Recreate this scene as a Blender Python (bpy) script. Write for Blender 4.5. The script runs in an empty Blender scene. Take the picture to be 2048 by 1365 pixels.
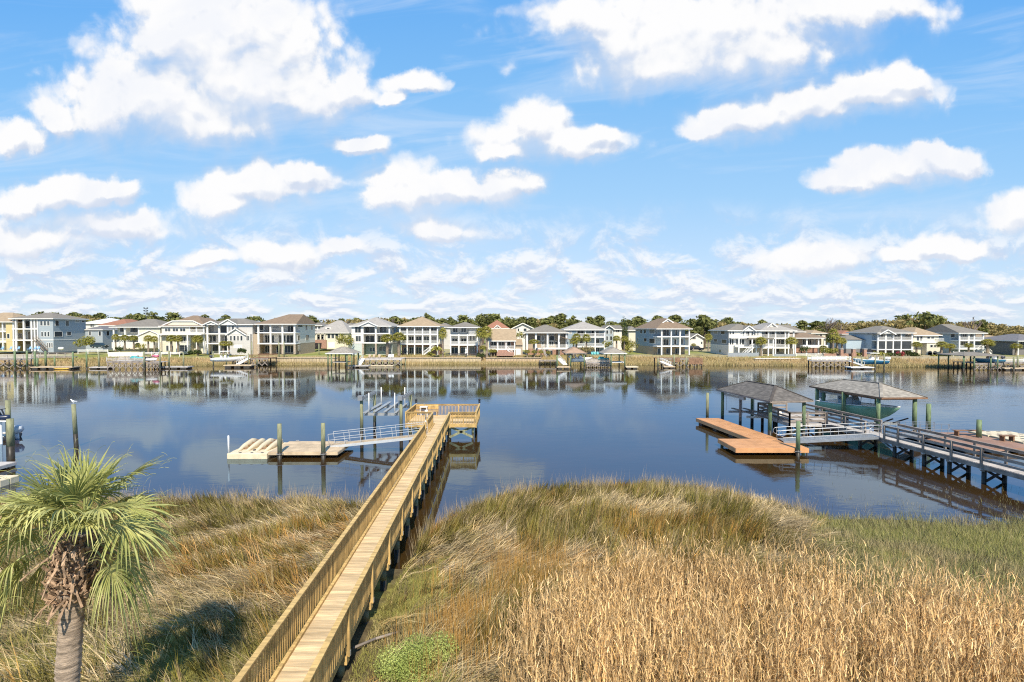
import bpy, math, random
import numpy as np
from mathutils import Vector, Matrix
random.seed(7); RNG = np.random.default_rng(11)
R = math.radians; PI = math.pi
scene = bpy.context.scene
COL = scene.collection
# ------------------------------------------------------------------ camera
F, CX, CY, CAMZ = 1000.0, 1024.0, 682.5, 10.0
PITCH = math.atan(25.5/F)
cd = bpy.data.cameras.new('camera'); cam = bpy.data.objects.new('camera', cd); COL.objects.link(cam)
cam.location = (0, 0, CAMZ); cam.rotation_euler = (PI/2-PITCH, 0, 0)
cd.sensor_width = 36.0; cd.lens = F/2048*36.0; cd.clip_start = 0.3; cd.clip_end = 12000
scene.camera = cam
def ray(px, py):
    dx, dz = (px-CX)/F, (CY-py)/F
    c, s = math.cos(PITCH), math.sin(PITCH)
    return Vector((dx, c+s*dz, -s+c*dz))
def at(px, py, Y):                      # the point seen at a pixel, at depth Y
    d = ray(px, py); k = Y/d.y
    return Vector((d.x*k, Y, CAMZ+d.z*k))
def on(px, py, z=0.0):                  # the point seen at a pixel, on height z
    d = ray(px, py); k = (z-CAMZ)/d.z
    return Vector((d.x*k, d.y*k, z))
# ------------------------------------------------------------------ world, sun, exposure
ELEV = R(47)
scene.view_settings.view_transform = 'Standard'; scene.view_settings.look = 'None'
scene.view_settings.gamma = 1.0; scene.view_settings.exposure = 0.40
scene.cycles.use_denoising = False; scene.cycles.filter_width = 1.15
scene.cycles.max_bounces = 8; scene.cycles.transparent_max_bounces = 12
scene.cycles.diffuse_bounces = 3; scene.cycles.glossy_bounces = 4
scene.cycles.sample_clamp_indirect = 6
sl = bpy.data.lights.new('sun', 'SUN'); sl.energy = 4.9; sl.angle = R(0.53); sl.color = (1.0, 0.92, 0.78)
so = bpy.data.objects.new('sun', sl); COL.objects.link(so); so.rotation_euler = (PI/2-ELEV, 0, R(9)); so.location = (0, -20, 40)
W = bpy.data.worlds.new('World'); scene.world = W; W.use_nodes = True
def NT(tree):
    ns, ln = tree.nodes, tree.links
    def put(sock, v):
        if isinstance(v, bpy.types.NodeSocket): ln.new(v, sock)
        elif v is not None: sock.default_value = v
    class T:
        pass
    t = T(); t.nodes = ns; t.links = ln; t.put = put
    def math_(op, a, b=None, c=None, clamp=False):
        n = ns.new('ShaderNodeMath'); n.operation = op; n.use_clamp = clamp
        put(n.inputs[0], a); put(n.inputs[1], b)
        if c is not None: put(n.inputs[2], c)
        return n.outputs[0]
    def vec(op, a, b=None, s=None):
        n = ns.new('ShaderNodeVectorMath'); n.operation = op
        put(n.inputs[0], a)
        if b is not None: put(n.inputs[1], b)
        if s is not None: put(n.inputs['Scale'], s)
        return n.outputs['Value'] if op in ('LENGTH', 'DOT_PRODUCT') else n.outputs['Vector']
    def noise(v, scale, detail=5, rough=.55, dist=0.0, dim='3D', col=False):
        n = ns.new('ShaderNodeTexNoise'); n.noise_dimensions = dim
        put(n.inputs['Vector'], v); n.inputs['Scale'].default_value = scale
        n.inputs['Detail'].default_value = detail; n.inputs['Roughness'].default_value = rough
        n.inputs['Distortion'].default_value = dist
        return n.outputs['Color'] if col else n.outputs['Fac']
    def remap(v, a, b, c=0.0, d=1.0, kind='SMOOTHSTEP'):
        n = ns.new('ShaderNodeMapRange'); n.interpolation_type = kind
        put(n.inputs[0], v)
        for i, q in enumerate((a, b, c, d)): put(n.inputs[1+i], q)
        return n.outputs[0]
    def mix(f, a, b, mode='MIX'):
        n = ns.new('ShaderNodeMix'); n.data_type = 'RGBA'; n.blend_type = mode; n.clamp_factor = True
        put(n.inputs[0], f)
        for i, q in ((6, a), (7, b)):
            put(n.inputs[i], q if isinstance(q, bpy.types.NodeSocket) else (*q[:3], 1.0))
        return n.outputs[2]
    def xyz(x, y, z):
        n = ns.new('ShaderNodeCombineXYZ'); put(n.inputs[0], x); put(n.inputs[1], y); put(n.inputs[2], z); return n.outputs[0]
    def sep(v):
        n = ns.new('ShaderNodeSeparateXYZ'); put(n.inputs[0], v); return n.outputs
    def ramp(v, stops):
        n = ns.new('ShaderNodeValToRGB'); put(n.inputs[0], v); e = n.color_ramp.elements
        while len(e) < len(stops): e.new(0.5)
        for k, (p, c) in enumerate(stops): e[k].position = p; e[k].color = (*c[:3], 1)
        return n.outputs[0]
    t.math, t.vec, t.noise, t.remap, t.mix, t.xyz, t.sep, t.ramp = math_, vec, noise, remap, mix, xyz, sep, ramp
    return t
CLOUDS = [  # cloud lobes: centre and radii, as directions (pixel measure of the photograph turned into angles)
 (450,70,160,100),(370,70,100,65),(560,120,110,75),(590,190,120,65),(350,205,210,80),(210,225,110,60),(420,250,170,48),(690,175,60,35),(130,255,45,32),
 (450,150,200,105),(420,100,170,110),(510,175,170,95),(330,190,150,75),(1340,95,190,75),(1420,60,280,100),(1230,95,110,65),(1660,20,180,45),(1330,130,140,36),(1180,40,70,50),(1530,95,130,45),
 (1490,235,100,48),(1610,205,140,55),(1740,180,120,48),(1440,258,50,26),(1800,160,55,30),
 (1062,255,62,48),(1110,285,130,38),(1180,268,55,26),(1010,308,60,20),
 (1810,338,110,34),(1890,318,80,30),(1715,372,62,30),(1770,355,70,34),
 (130,388,125,34),(215,376,50,22),(40,408,60,24),
 (520,378,125,40),(600,360,90,26),(440,412,70,28),
 (890,378,150,42),(830,385,85,52),(1005,375,66,38),(785,405,66,26),
 (825,163,62,20),(785,190,22,16),(22,288,62,36),(1880,495,75,24),(1800,512,40,16),
 (880,465,80,24),(545,508,85,30),(1630,522,90,30),(400,522,50,18),(2046,425,70,42),(230,446,130,30),(60,478,130,40),(720,295,50,20),(690,500,60,18)]
def build_world():
    nt = W.node_tree; nt.nodes.clear(); t = NT(nt)
    def uv(px, py):
        d = ray(px, py); return d.x/d.y, d.z/d.y
    g = bpy.data.node_groups.new('cloud_density', 'ShaderNodeTree')
    g.interface.new_socket('P', in_out='INPUT', socket_type='NodeSocketVector')
    g.interface.new_socket('D', in_out='OUTPUT', socket_type='NodeSocketFloat')
    gt = NT(g); gi = g.nodes.new('NodeGroupInput'); go = g.nodes.new('NodeGroupOutput')
    P = gi.outputs[0]
    w1 = gt.vec('SCALE', gt.vec('SUBTRACT', gt.noise(P, 4.2, 2, .5, 0, '2D', True), (.5,.5,.5)), s=.075)
    w2 = gt.vec('SCALE', gt.vec('SUBTRACT', gt.noise(P, 22, 5, .62, 0, '2D', True), (.5,.5,.5)), s=.030)
    Q = gt.vec('MULTIPLY', gt.vec('ADD', gt.vec('ADD', P, w1), w2), (1,1,0))
    def vor(sc):
        n = g.nodes.new('ShaderNodeTexVoronoi'); n.voronoi_dimensions = '2D'; n.feature = 'SMOOTH_F1'; n.inputs['Smoothness'].default_value = .35; n.inputs['Scale'].default_value = sc
        g.links.new(Q, n.inputs['Vector']); return n.outputs['Distance']
    acc = None
    for (a, b, ra, rb) in CLOUDS:
        u, v = uv(a, b)
        e = gt.vec('LENGTH', gt.vec('MULTIPLY', gt.vec('SUBTRACT', Q, (u, v, 0)), (1000/(ra*1.48), 1000/(rb*1.50), 0)))
        if acc is None: acc = e
        else:
            n = g.nodes.new('ShaderNodeMath'); n.operation = 'SMOOTH_MIN'; n.inputs[2].default_value = .35
            g.links.new(acc, n.inputs[0]); g.links.new(e, n.inputs[1]); acc = n.outputs[0]
    d = gt.math('SUBTRACT', 1.0, acc)
    d = gt.math('ADD', d, gt.math('MULTIPLY', gt.math('SUBTRACT', gt.noise(P, 9, 8, .58, .3, '2D'), .5), .55))
    d = gt.math('ADD', d, gt.math('MULTIPLY', gt.math('SUBTRACT', .42, vor(13)), .34))
    d = gt.math('ADD', d, gt.math('MULTIPLY', gt.math('SUBTRACT', .42, vor(34)), .16))
    g.links.new(d, go.inputs[0])
    tc = nt.nodes.new('ShaderNodeTexCoord'); D = tc.outputs['Generated']
    s = t.sep(D); y = t.math('MAXIMUM', s[1], .06)
    u = t.math('DIVIDE', s[0], y); v = t.math('DIVIDE', s[2], y); P = t.xyz(u, v, 0)
    sky = nt.nodes.new('ShaderNodeTexSky'); sky.sky_type = 'NISHITA'; sky.sun_disc = False
    sky.sun_elevation = ELEV; sky.sun_rotation = PI-R(9); sky.air_density = 1.0; sky.dust_density = 0.6; sky.ozone_density = 1.6
    base = t.mix(1.0, sky.outputs[0], (1.2, 1.5, 1.7), 'MULTIPLY')
    tone = t.ramp(t.math('MULTIPLY', v, 1.0), [(0.0, (.70,.82,.96)), (.10, (.60,.77,.97)), (.26, (.39,.67,.98)), (.46, (.245,.565,.98)), (.72, (.13,.44,.96)), (1.0, (.10,.38,.90))])
    base = t.mix(.86, base, t.vec('SCALE', tone, s=10.0))
    # thin cirrus streaks
    pc = t.vec('MULTIPLY', t.vec('ADD', P, t.xyz(0, t.math('MULTIPLY', u, -.12), 0)), (1.0, 5.5, 0))
    ci = t.remap(t.noise(pc, 2.2, 7, .58, .5, '2D'), .46, .78)
    ci = t.math('MULTIPLY', ci, t.remap(v, .04, .36, .10, .46))
    base = t.mix(ci, base, (7.4, 8.4, 9.8))
    # the distant cumulus deck, foreshortened towards the horizon
    iv = t.math('DIVIDE', 1.0, t.math('ADD', t.math('MAXIMUM', v, -.02), .085))
    lv = t.math('LOGARITHM', t.math('ADD', t.math('MAXIMUM', v, -.02), .055), math.e)
    q = t.xyz(t.math('MULTIPLY', u, 9.5), t.math('MULTIPLY', lv, 3.1), 0)
    lo = t.noise(q, 1.0, 8, .62, .25, '2D')
    q2 = t.vec('ADD', q, (0.0, .28, 0)); lo2 = t.noise(q2, 1.0, 8, .62, .25, '2D')
    band = t.math('MULTIPLY', t.remap(v, .27, .13), t.remap(v, -.01, .03))
    la = t.math('MULTIPLY', t.remap(t.math('ADD', lo, t.remap(v, .03, .25, .05, -.07, 'LINEAR')), .36, .63), band)
    lc = t.mix(t.remap(t.math('SUBTRACT', lo2, lo), -.12, .10), (9.8, 9.85, 10.0), (6.4, 7.2, 8.8))
    base = t.mix(t.math('MULTIPLY', la, .86), base, lc)
    def dens(p):
        n = nt.nodes.new('ShaderNodeGroup'); n.node_tree = g; nt.links.new(p, n.inputs[0]); return n.outputs[0]
    d0 = dens(P); d1 = dens(t.vec('ADD', P, (0.0, .050, 0)))
    d2 = dens(t.vec('ADD', P, (-.006, .019, 0)))
    grad = t.math('SUBTRACT', d1, d0); fine = t.math('SUBTRACT', d2, d0)
    soft = t.remap(grad, -.30, .25, .42, .95)
    n_ = nt.nodes.new('ShaderNodeMapRange'); n_.interpolation_type = 'SMOOTHSTEP'; nt.links.new(d0, n_.inputs[0]); n_.inputs[1].default_value = .0; nt.links.new(soft, n_.inputs[2])
    al = n_.outputs[0]
    sh = t.math('MULTIPLY', t.math('MAXIMUM', t.remap(grad, -.20, .26), t.remap(fine, -.06, .24)), t.math('MULTIPLY', t.remap(v, .05, .4, .62, 1.0), t.remap(d0, .40, .95, 1.0, .30)))
    cc = t.mix(sh, (9.9, 9.9, 9.95), (5.5, 6.5, 8.2))
    cc = t.mix(t.math('MULTIPLY', t.remap(fine, -.06, .20), .22), cc, (7.0, 7.7, 9.2))
    cc = t.mix(t.math('MULTIPLY', t.remap(t.noise(P, 4.5, 7, .60, .3, '2D'), .44, .68), .28), cc, (7.3, 8.0, 9.5))
    base = t.mix(al, base, cc)
    # below the horizon: plain grey-blue
    base = t.mix(t.remap(s[2], -.02, -.001), (2.0, 2.2, 2.4), base)
    bg = nt.nodes.new('ShaderNodeBackground'); bg.inputs[1].default_value = 0.0758
    out = nt.nodes.new('ShaderNodeOutputWorld')
    nt.links.new(base, bg.inputs[0]); nt.links.new(bg.outputs[0], out.inputs[0])
build_world()
W.cycles.sampling_method = 'MANUAL'; W.cycles.sample_map_resolution = 512
# ------------------------------------------------------------------ helpers
def tag(o, label=None, cat=None, group=None, kind=None):
    if label: o['label'] = label
    if cat: o['category'] = cat
    if group: o['group'] = group
    if kind: o['kind'] = kind
    return o
def thing(name, label, cat, loc=(0,0,0), rz=0.0, group=None):
    o = bpy.data.objects.new(name, None); COL.objects.link(o); o.empty_display_size = .3
    o.location = loc; o.rotation_euler = (0, 0, rz)
    return tag(o, label, cat, group)
class MB:
    def __init__(s): s.v = []; s.f = []; s.sm = False
    def add(s, vs, fs):
        b = len(s.v); s.v.extend([tuple(p) for p in vs]); s.f.extend([tuple(i+b for i in f) for f in fs]); return s
    BF = ((0,3,2,1),(4,5,6,7),(0,1,5,4),(1,2,6,5),(2,3,7,6),(3,0,4,7))
    def box(s, x0, y0, z0, x1, y1, z1):
        if x0 > x1: x0, x1 = x1, x0
        if y0 > y1: y0, y1 = y1, y0
        if z0 > z1: z0, z1 = z1, z0
        return s.add(((x0,y0,z0),(x1,y0,z0),(x1,y1,z0),(x0,y1,z0),(x0,y0,z1),(x1,y0,z1),(x1,y1,z1),(x0,y1,z1)), s.BF)
    def beam(s, p, q, w, h, up=(0,0,1)):         # board from p to q: w across, h along up
        p, q = Vector(p), Vector(q); d = (q-p).normalized(); u = Vector(up)
        a = d.cross(u)
        if a.length < 1e-4: a = d.cross(Vector((1,0,0)))
        a.normalize(); u = a.cross(d).normalized(); a = a*w/2; u = u*h/2
        return s.add((p-a-u, p+a-u, q+a-u, q-a-u, p-a+u, p+a+u, q+a+u, q-a+u), s.BF)
    def tube(s, p, q, r0, r1=None, n=8, cap=True):
        r1 = r0 if r1 is None else r1; p, q = Vector(p), Vector(q); d = (q-p).normalized()
        a = d.cross(Vector((0,0,1)) if abs(d.z) < .9 else Vector((1,0,0))).normalized(); b = d.cross(a)
        vs = [c + (a*math.cos(2*PI*k/n)+b*math.sin(2*PI*k/n))*r for c, r in ((p,r0),(q,r1)) for k in range(n)]
        fs = [(k,(k+1)%n,n+(k+1)%n,n+k) for k in range(n)]
        if cap: fs += [tuple(range(n-1,-1,-1)), tuple(range(n,2*n))]
        return s.add(vs, fs)
    def path(s, pts, r, n=6):
        for a, b in zip(pts, pts[1:]): s.tube(a, b, r, r, n)
        return s
    def loft(s, rings, cap=True, closed=True):
        n = len(rings[0]); b = len(s.v)
        for rg in rings: s.v.extend([tuple(p) for p in rg])
        for i in range(len(rings)-1):
            for k in range(n if closed else n-1):
                k2 = (k+1) % n; s.f.append((b+i*n+k, b+i*n+k2, b+(i+1)*n+k2, b+(i+1)*n+k))
        if cap and closed:
            s.f.append(tuple(b+k for k in range(n-1,-1,-1))); s.f.append(tuple(b+(len(rings)-1)*n+k for k in range(n)))
        return s
    def ball(s, c, rx, ry, rz, n=10, m=6):
        c = Vector(c); rings = []
        for i in range(1, m):
            a = PI*i/m; rings.append([c+Vector((rx*math.sin(a)*math.cos(2*PI*k/n), ry*math.sin(a)*math.sin(2*PI*k/n), -rz*math.cos(a))) for k in range(n)])
        return s.loft(rings)
    def build(s, name, m, parent=None, smooth=False, world=True):
        me = bpy.data.meshes.new(name); off = Vector((0,0,0))
        vs = s.v
        if parent is not None and world:         # vertices given in world space: bring them into the thing's own frame
            p, off = parent, Matrix.Identity(4)
            while p is not None: off = Matrix.Translation(p.location) @ Matrix.Rotation(p.rotation_euler.z, 4, 'Z') @ off; p = p.parent
            inv = off.inverted(); vs = [inv @ Vector(v) for v in vs]
        me.from_pydata([tuple(v) for v in vs], [], s.f); me.update()
        if smooth: me.polygons.foreach_set('use_smooth', [True]*len(me.polygons))
        o = bpy.data.objects.new(name, me); COL.objects.link(o); me.materials.append(m)
        if parent is not None: o.parent = parent
        return o
def copy_tree(o, parent=None):
    c = o.copy(); COL.objects.link(c); c.parent = parent
    if parent is not None: c.matrix_parent_inverse = o.matrix_parent_inverse
    for ch in o.children: copy_tree(ch, c)
    return c
# ------------------------------------------------------------------ materials
MATS = {}
def mat(name, col, rough=.75, var=.18, scale=2.0, stretch=(1,1,1), isl=0.0, bump=0.0, metal=0.0, spec=.35, col2=None, attr=None, trans=0.0, ior=None, bscale=None):
    if name in MATS: return MATS[name]
    m = bpy.data.materials.new(name); m.use_nodes = True; MATS[name] = m
    t = NT(m.node_tree); b = m.node_tree.nodes['Principled BSDF']
    tc = t.nodes.new('ShaderNodeTexCoord'); P = t.vec('MULTIPLY', tc.outputs['Object'], stretch)
    n = t.noise(P, scale, 6, .6)
    f = t.remap(n, .3, .7)
    lo = tuple(c*(1-var) for c in col); hi = tuple(min(c*(1+var), .95) for c in col) if col2 is None else col2
    c = t.mix(f, lo, hi)
    if attr:
        a = t.nodes.new('ShaderNodeAttribute'); a.attribute_name = attr; c = t.mix(1.0, c, a.outputs['Color'], 'MULTIPLY')
    if isl:
        g = t.nodes.new('ShaderNodeNewGeometry')
        k = t.remap(g.outputs['Random Per Island'], 0, 1, 1-isl, 1+isl, 'LINEAR')
        c = t.mix(1.0, c, t.xyz(k, k, k), 'MULTIPLY')
    t.put(b.inputs['Base Color'], c); b.inputs['Roughness'].default_value = rough
    b.inputs['Metallic'].default_value = metal; b.inputs['Specular IOR Level'].default_value = spec
    if ior: b.inputs['IOR'].default_value = ior
    if bump:
        bn = t.nodes.new('ShaderNodeBump'); bn.inputs['Strength'].default_value = bump; bn.inputs['Distance'].default_value = .02
        t.put(bn.inputs['Height'], t.noise(P, bscale or scale*4, 5, .6)); t.put(b.inputs['Normal'], bn.outputs[0])
    if trans:
        tr = t.nodes.new('ShaderNodeBsdfTranslucent'); t.put(tr.inputs[0], c)
        mx = t.nodes.new('ShaderNodeMixShader'); mx.inputs[0].default_value = trans
        o = [q for q in t.nodes if q.type == 'OUTPUT_MATERIAL'][0]
        t.links.new(b.outputs[0], mx.inputs[1]); t.links.new(tr.outputs[0], mx.inputs[2]); t.links.new(mx.outputs[0], o.inputs[0])
    return m
WOOD = mat('new_pine_boards', (.51,.335,.125), .65, .32, 1.6, (1,6,1), .16, .25, spec=.25)
DECK = mat('new_pine_deck', (.575,.42,.235), .7, .28, 1.3, (.6,7,1), .20, .2, spec=.2)
PILE = mat('treated_piling', (.23,.23,.13), .8, .35, 2.0, (3,3,.6), 0, .5)
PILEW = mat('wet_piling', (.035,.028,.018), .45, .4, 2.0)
GREENPILE = mat('green_piling', (.15,.20,.10), .8, .35, 2.0, (3,3,.6), 0, .5)
OLDW = mat('weathered_boards', (.25,.205,.165), .8, .3, 1.6, (1,1,1), .2, .3)
OLDDECK = mat('grey_deck_boards', (.45,.40,.35), .8, .2, 1.6, (1,1,1), .12, .2)
BROWNW = mat('brown_stained_boards', (.22,.12,.065), .75, .3, 1.6, (1,1,1), .2, .2)
FLOATD = mat('pale_float_boards', (.50,.375,.235), .75, .18, 1.5, (1,1,1), .10, .2)
COMP = mat('composite_float_boards', (.54,.265,.11), .6, .14, 1.2, (1,1,1), .06, .15)
COMPB = mat('brown_composite_boards', (.30,.17,.11), .65, .15, 1.2, (1,1,1), .06, .15)
FLOATB = mat('float_drum', (.045,.04,.032), .6, .3, 3)
PLASTB = mat('beige_float_plastic', (.66,.54,.35), .5, .12, 2.0, spec=.4)
ALU = mat('brushed_aluminium', (.29,.30,.31), .42, .08, 3, metal=.35)
GALV = mat('galvanised_steel', (.42,.42,.40), .45, .15, 3, metal=.5)
WHITE = mat('white_paint', (.80,.77,.70), .55, .05, 1.5)
TRIM = WHITE
GREYW = mat('pale_grey_paint', (.46,.47,.47), .5, .06, 2)
GLASS = mat('window_glass', (.030,.040,.048), .08, .5, .6, spec=.6)
def courses(m, per=7.0):
    t = NT(m.node_tree); b = m.node_tree.nodes['Principled BSDF']; src = b.inputs['Base Color'].links[0].from_socket
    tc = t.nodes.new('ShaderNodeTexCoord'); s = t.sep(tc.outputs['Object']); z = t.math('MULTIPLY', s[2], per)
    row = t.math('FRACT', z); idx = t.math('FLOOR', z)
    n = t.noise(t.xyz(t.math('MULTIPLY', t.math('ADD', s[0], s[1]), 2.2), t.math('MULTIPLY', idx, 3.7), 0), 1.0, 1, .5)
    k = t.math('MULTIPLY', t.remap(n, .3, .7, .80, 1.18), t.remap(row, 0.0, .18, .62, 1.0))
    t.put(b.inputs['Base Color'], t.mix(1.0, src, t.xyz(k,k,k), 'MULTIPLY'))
def vary_glass(m):
    t = NT(m.node_tree); b = m.node_tree.nodes['Principled BSDF']; oi = t.nodes.new('ShaderNodeObjectInfo')
    c = t.ramp(oi.outputs['Random'], [(0,(.018,.024,.03)),(.35,(.035,.045,.052)),(.6,(.075,.085,.09)),(.78,(.15,.15,.14)),(.92,(.30,.28,.25)),(1,(.36,.34,.30))])
    t.put(b.inputs['Base Color'], c)
vary_glass(GLASS)
SCREEN = mat('porch_screen', (.055,.06,.065), .5, .3, .6)
DARK = mat('black_paint', (.02,.02,.022), .4, .2, 2)
RUBBER = mat('dark_grey_plastic', (.06,.06,.065), .5, .2, 2)
BLACKM = mat('dark_grey_metal', (.05,.055,.05), .5, .2, 2)  # dark grey base colour with slight random mottling
SHGREY = mat('brown_grey_shingles', (.135,.118,.10), .9, .22, 2.5, (1,1,1), 0, .5)
SHTAN = mat('pale_grey_shingles', (.30,.265,.215), .9, .18, 2.5, (1,1,1), 0, .5)
courses(SHGREY, 16.0); courses(SHTAN, 16.0)
# ------------------------------------------------------------------ the ground, the water, the grass
def interp(x, pts): return np.interp(x, [p[0] for p in pts], [p[1] for p in pts])
NEAR = [(-70,29),(-40,28.6),(-26,28.2),(-19,28),(-12,28.4),(-9,27.8),(-6.4,27),(-5.6,24),(-5.2,20.5),(-4.5,20.5),(-4.2,23.6),(-3.4,25.4),(-2.2,27.4),(-.5,29.2),(2,30.4),(7,31),(11,30.6),(13,29.2),(15,27.2),(17,26),(21,25.6),(27,25.2),(31,26.5),(40,26),(80,26)]
FAR = [(-400,126),(-150,124),(-122,126),(-100,131),(-70,136),(-40,138.5),(0,139.5),(36,137),(62,134.5),(85,131.5),(107,129),(126,124.5),(160,122),(400,122)]
_vt = RNG.random((256,256))
def vnoise(x, y, s, seed=0):
    x = np.asarray(x)*s+seed*17.3+500; y = np.asarray(y)*s+seed*9.7+500
    i, j = np.floor(x).astype(int), np.floor(y).astype(int); fx, fy = x-i, y-j
    fx, fy = fx*fx*(3-2*fx), fy*fy*(3-2*fy)
    g = lambda a, b: _vt[a % 256, b % 256]
    return (g(i,j)*(1-fx)+g(i+1,j)*fx)*(1-fy)+(g(i,j+1)*(1-fx)+g(i+1,j+1)*fx)*fy
def fbm(x, y, s, seed=0, o=4):
    r, a, t = 0, 1.0, 0
    for k in range(o): r = r+a*vnoise(x, y, s*2**k, seed+k*3); t += a; a *= .5
    return r/t
def sstep(a, b, x):
    t = np.clip((x-a)/(b-a), 0, 1); return t*t*(3-2*t)
def ground_z(x, y):
    x = np.asarray(x, float); y = np.asarray(y, float)
    dn = interp(x, NEAR)-y; df = y-interp(x, FAR)
    zn = np.where(dn > 0, .02+.55*sstep(0, 6, dn)+.55*sstep(5, 18, dn)+.16*(fbm(x,y,.45,2)-.5), -1.2*sstep(0, 2.5, -dn)+.02)
    zf = np.where(df > 0, .05+1.95*sstep(1.5, 9, df)+.25*sstep(10, 40, df), -1.2*sstep(0, 3, -df)+.05)
    return np.where(y < 80, zn, zf)
def make_ground():
    xs = np.unique(np.concatenate([np.arange(-60,60.1,.75), np.linspace(60,200,30), np.linspace(-200,-60,30), np.linspace(200,5000,18), np.linspace(-5000,-200,18)]))
    ys = np.unique(np.concatenate([np.arange(-30,6,4), np.arange(6,36,.6), np.linspace(36,115,12), np.arange(115,165,1.0), np.linspace(165,330,18), np.linspace(330,9000,20)]))
    X, Y = np.meshgrid(xs, ys); Z = ground_z(X, Y)
    nx, ny = len(xs), len(ys)
    me = bpy.data.meshes.new('ground'); me.vertices.add(nx*ny)
    me.vertices.foreach_set('co', np.stack([X,Y,Z], -1).reshape(-1).astype(np.float32))
    i, j = np.meshgrid(np.arange(nx-1), np.arange(ny-1)); a = (j*nx+i).reshape(-1)
    q = np.stack([a, a+1, a+nx+1, a+nx], -1).reshape(-1).astype(np.int32)
    n = len(a); me.loops.add(4*n); me.loops.foreach_set('vertex_index', q)
    me.polygons.add(n); me.polygons.foreach_set('loop_start', np.arange(n, dtype=np.int32)*4)
    me.update(); me.validate(); me.polygons.foreach_set('use_smooth', [True]*n)
    o = bpy.data.objects.new('ground', me); COL.objects.link(o); tag(o, kind='structure')
    m = bpy.data.materials.new('marsh_and_lawn'); m.use_nodes = True; t = NT(m.node_tree); b = m.node_tree.nodes['Principled BSDF']
    tc = t.nodes.new('ShaderNodeTexCoord'); P = tc.outputs['Object']; s = t.sep(P)
    n1 = t.noise(P, .35, 6, .6); n2 = t.noise(P, 2.2, 6, .65); n3 = t.noise(P, .03, 4, .5)
    mud = t.mix(t.remap(n2,.3,.7), (.060,.045,.022), (.15,.115,.06))
    moss = t.mix(t.remap(n2,.3,.7), (.14,.12,.03), (.30,.27,.07))
    near = t.mix(t.remap(n1,.42,.6), mud, moss)
    lawn = t.mix(t.remap(n2,.3,.7), (.16,.18,.045), (.27,.28,.07))
    dry = t.mix(t.remap(n2,.3,.7), (.30,.24,.14), (.42,.35,.22))
    far = t.mix(t.remap(n3,.40,.62), lawn, dry)
    far = t.mix(t.remap(s[2], .9, 1.8), dry, far)
    c = t.mix(t.remap(s[1], 60, 80), near, far)
    t.put(b.inputs['Base Color'], c); b.inputs['Roughness'].default_value = .95; b.inputs['Specular IOR Level'].default_value = .1
    bn = t.nodes.new('ShaderNodeBump'); bn.inputs['Strength'].default_value = .6; bn.inputs['Distance'].default_value = .08
    t.put(bn.inputs['Height'], n2); t.put(b.inputs['Normal'], bn.outputs[0])
    me.materials.append(m)
make_ground()
def make_water():
    mb = MB(); mb.add([(-5000,-30,0),(5000,-30,0),(5000,420,0),(-5000,420,0)], [(0,1,2,3)])
    m = bpy.data.materials.new('river_water'); m.use_nodes = True; t = NT(m.node_tree); b = m.node_tree.nodes['Principled BSDF']
    tc = t.nodes.new('ShaderNodeTexCoord'); P = tc.outputs['Object']; s = t.sep(P)
    n = t.noise(P, .12, 4, .5)
    t.put(b.inputs['Base Color'], t.mix(t.remap(n,.35,.65), (.050,.026,.006), (.038,.021,.006))); b.inputs['Roughness'].default_value = .6; b.inputs['Specular IOR Level'].default_value = 0
    gl = t.nodes.new('ShaderNodeBsdfGlossy'); gl.inputs['Color'].default_value = (.50,.745,1.0,1); gl.inputs['Roughness'].default_value = .035
    fr = t.nodes.new('ShaderNodeFresnel'); fr.inputs['IOR'].default_value = 2.35
    t.put(gl.inputs['Color'], t.mix(t.remap(fr.outputs[0], .45, .72), (.50,.745,1.0), (.97,.98,1.0)))
    mx = t.nodes.new('ShaderNodeMixShader'); o = [q for q in t.nodes if q.type == 'OUTPUT_MATERIAL'][0]
    t.links.new(fr.outputs[0], mx.inputs[0]); t.links.new(b.outputs[0], mx.inputs[1]); t.links.new(gl.outputs[0], mx.inputs[2]); t.links.new(mx.outputs[0], o.inputs[0])
    a = t.noise(t.vec('MULTIPLY', P, (.55,1.25,1)), .75, 3, .5, .3)
    a2 = t.noise(t.vec('MULTIPLY', P, (.8,1.5,1)), 3.2, 3, .55, .4)
    calm = t.remap(t.noise(t.vec('MULTIPLY', P, (.5,1.0,1)), .045, 3, .5, .6), .38, .66, .30, 1.0)
    right = t.remap(s[0], -5, 60, .45, 1.5)
    calm = t.math('MULTIPLY', calm, right)
    calm = t.math('MULTIPLY', calm, t.remap(s[1], 28, 60, .9, 1.0))
    h = t.math('ADD', t.math('MULTIPLY', a, .6), t.math('MULTIPLY', a2, .16))
    bn = t.nodes.new('ShaderNodeBump'); bn.inputs['Distance'].default_value = .05
    t.put(bn.inputs['Strength'], t.math('MULTIPLY', calm, .62)); t.put(bn.inputs['Height'], h)
    t.put(gl.inputs['Normal'], bn.outputs[0]); t.put(fr.inputs['Normal'], bn.outputs[0])
    o = mb.build('river', m); tag(o, kind='structure')
make_water()
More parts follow.
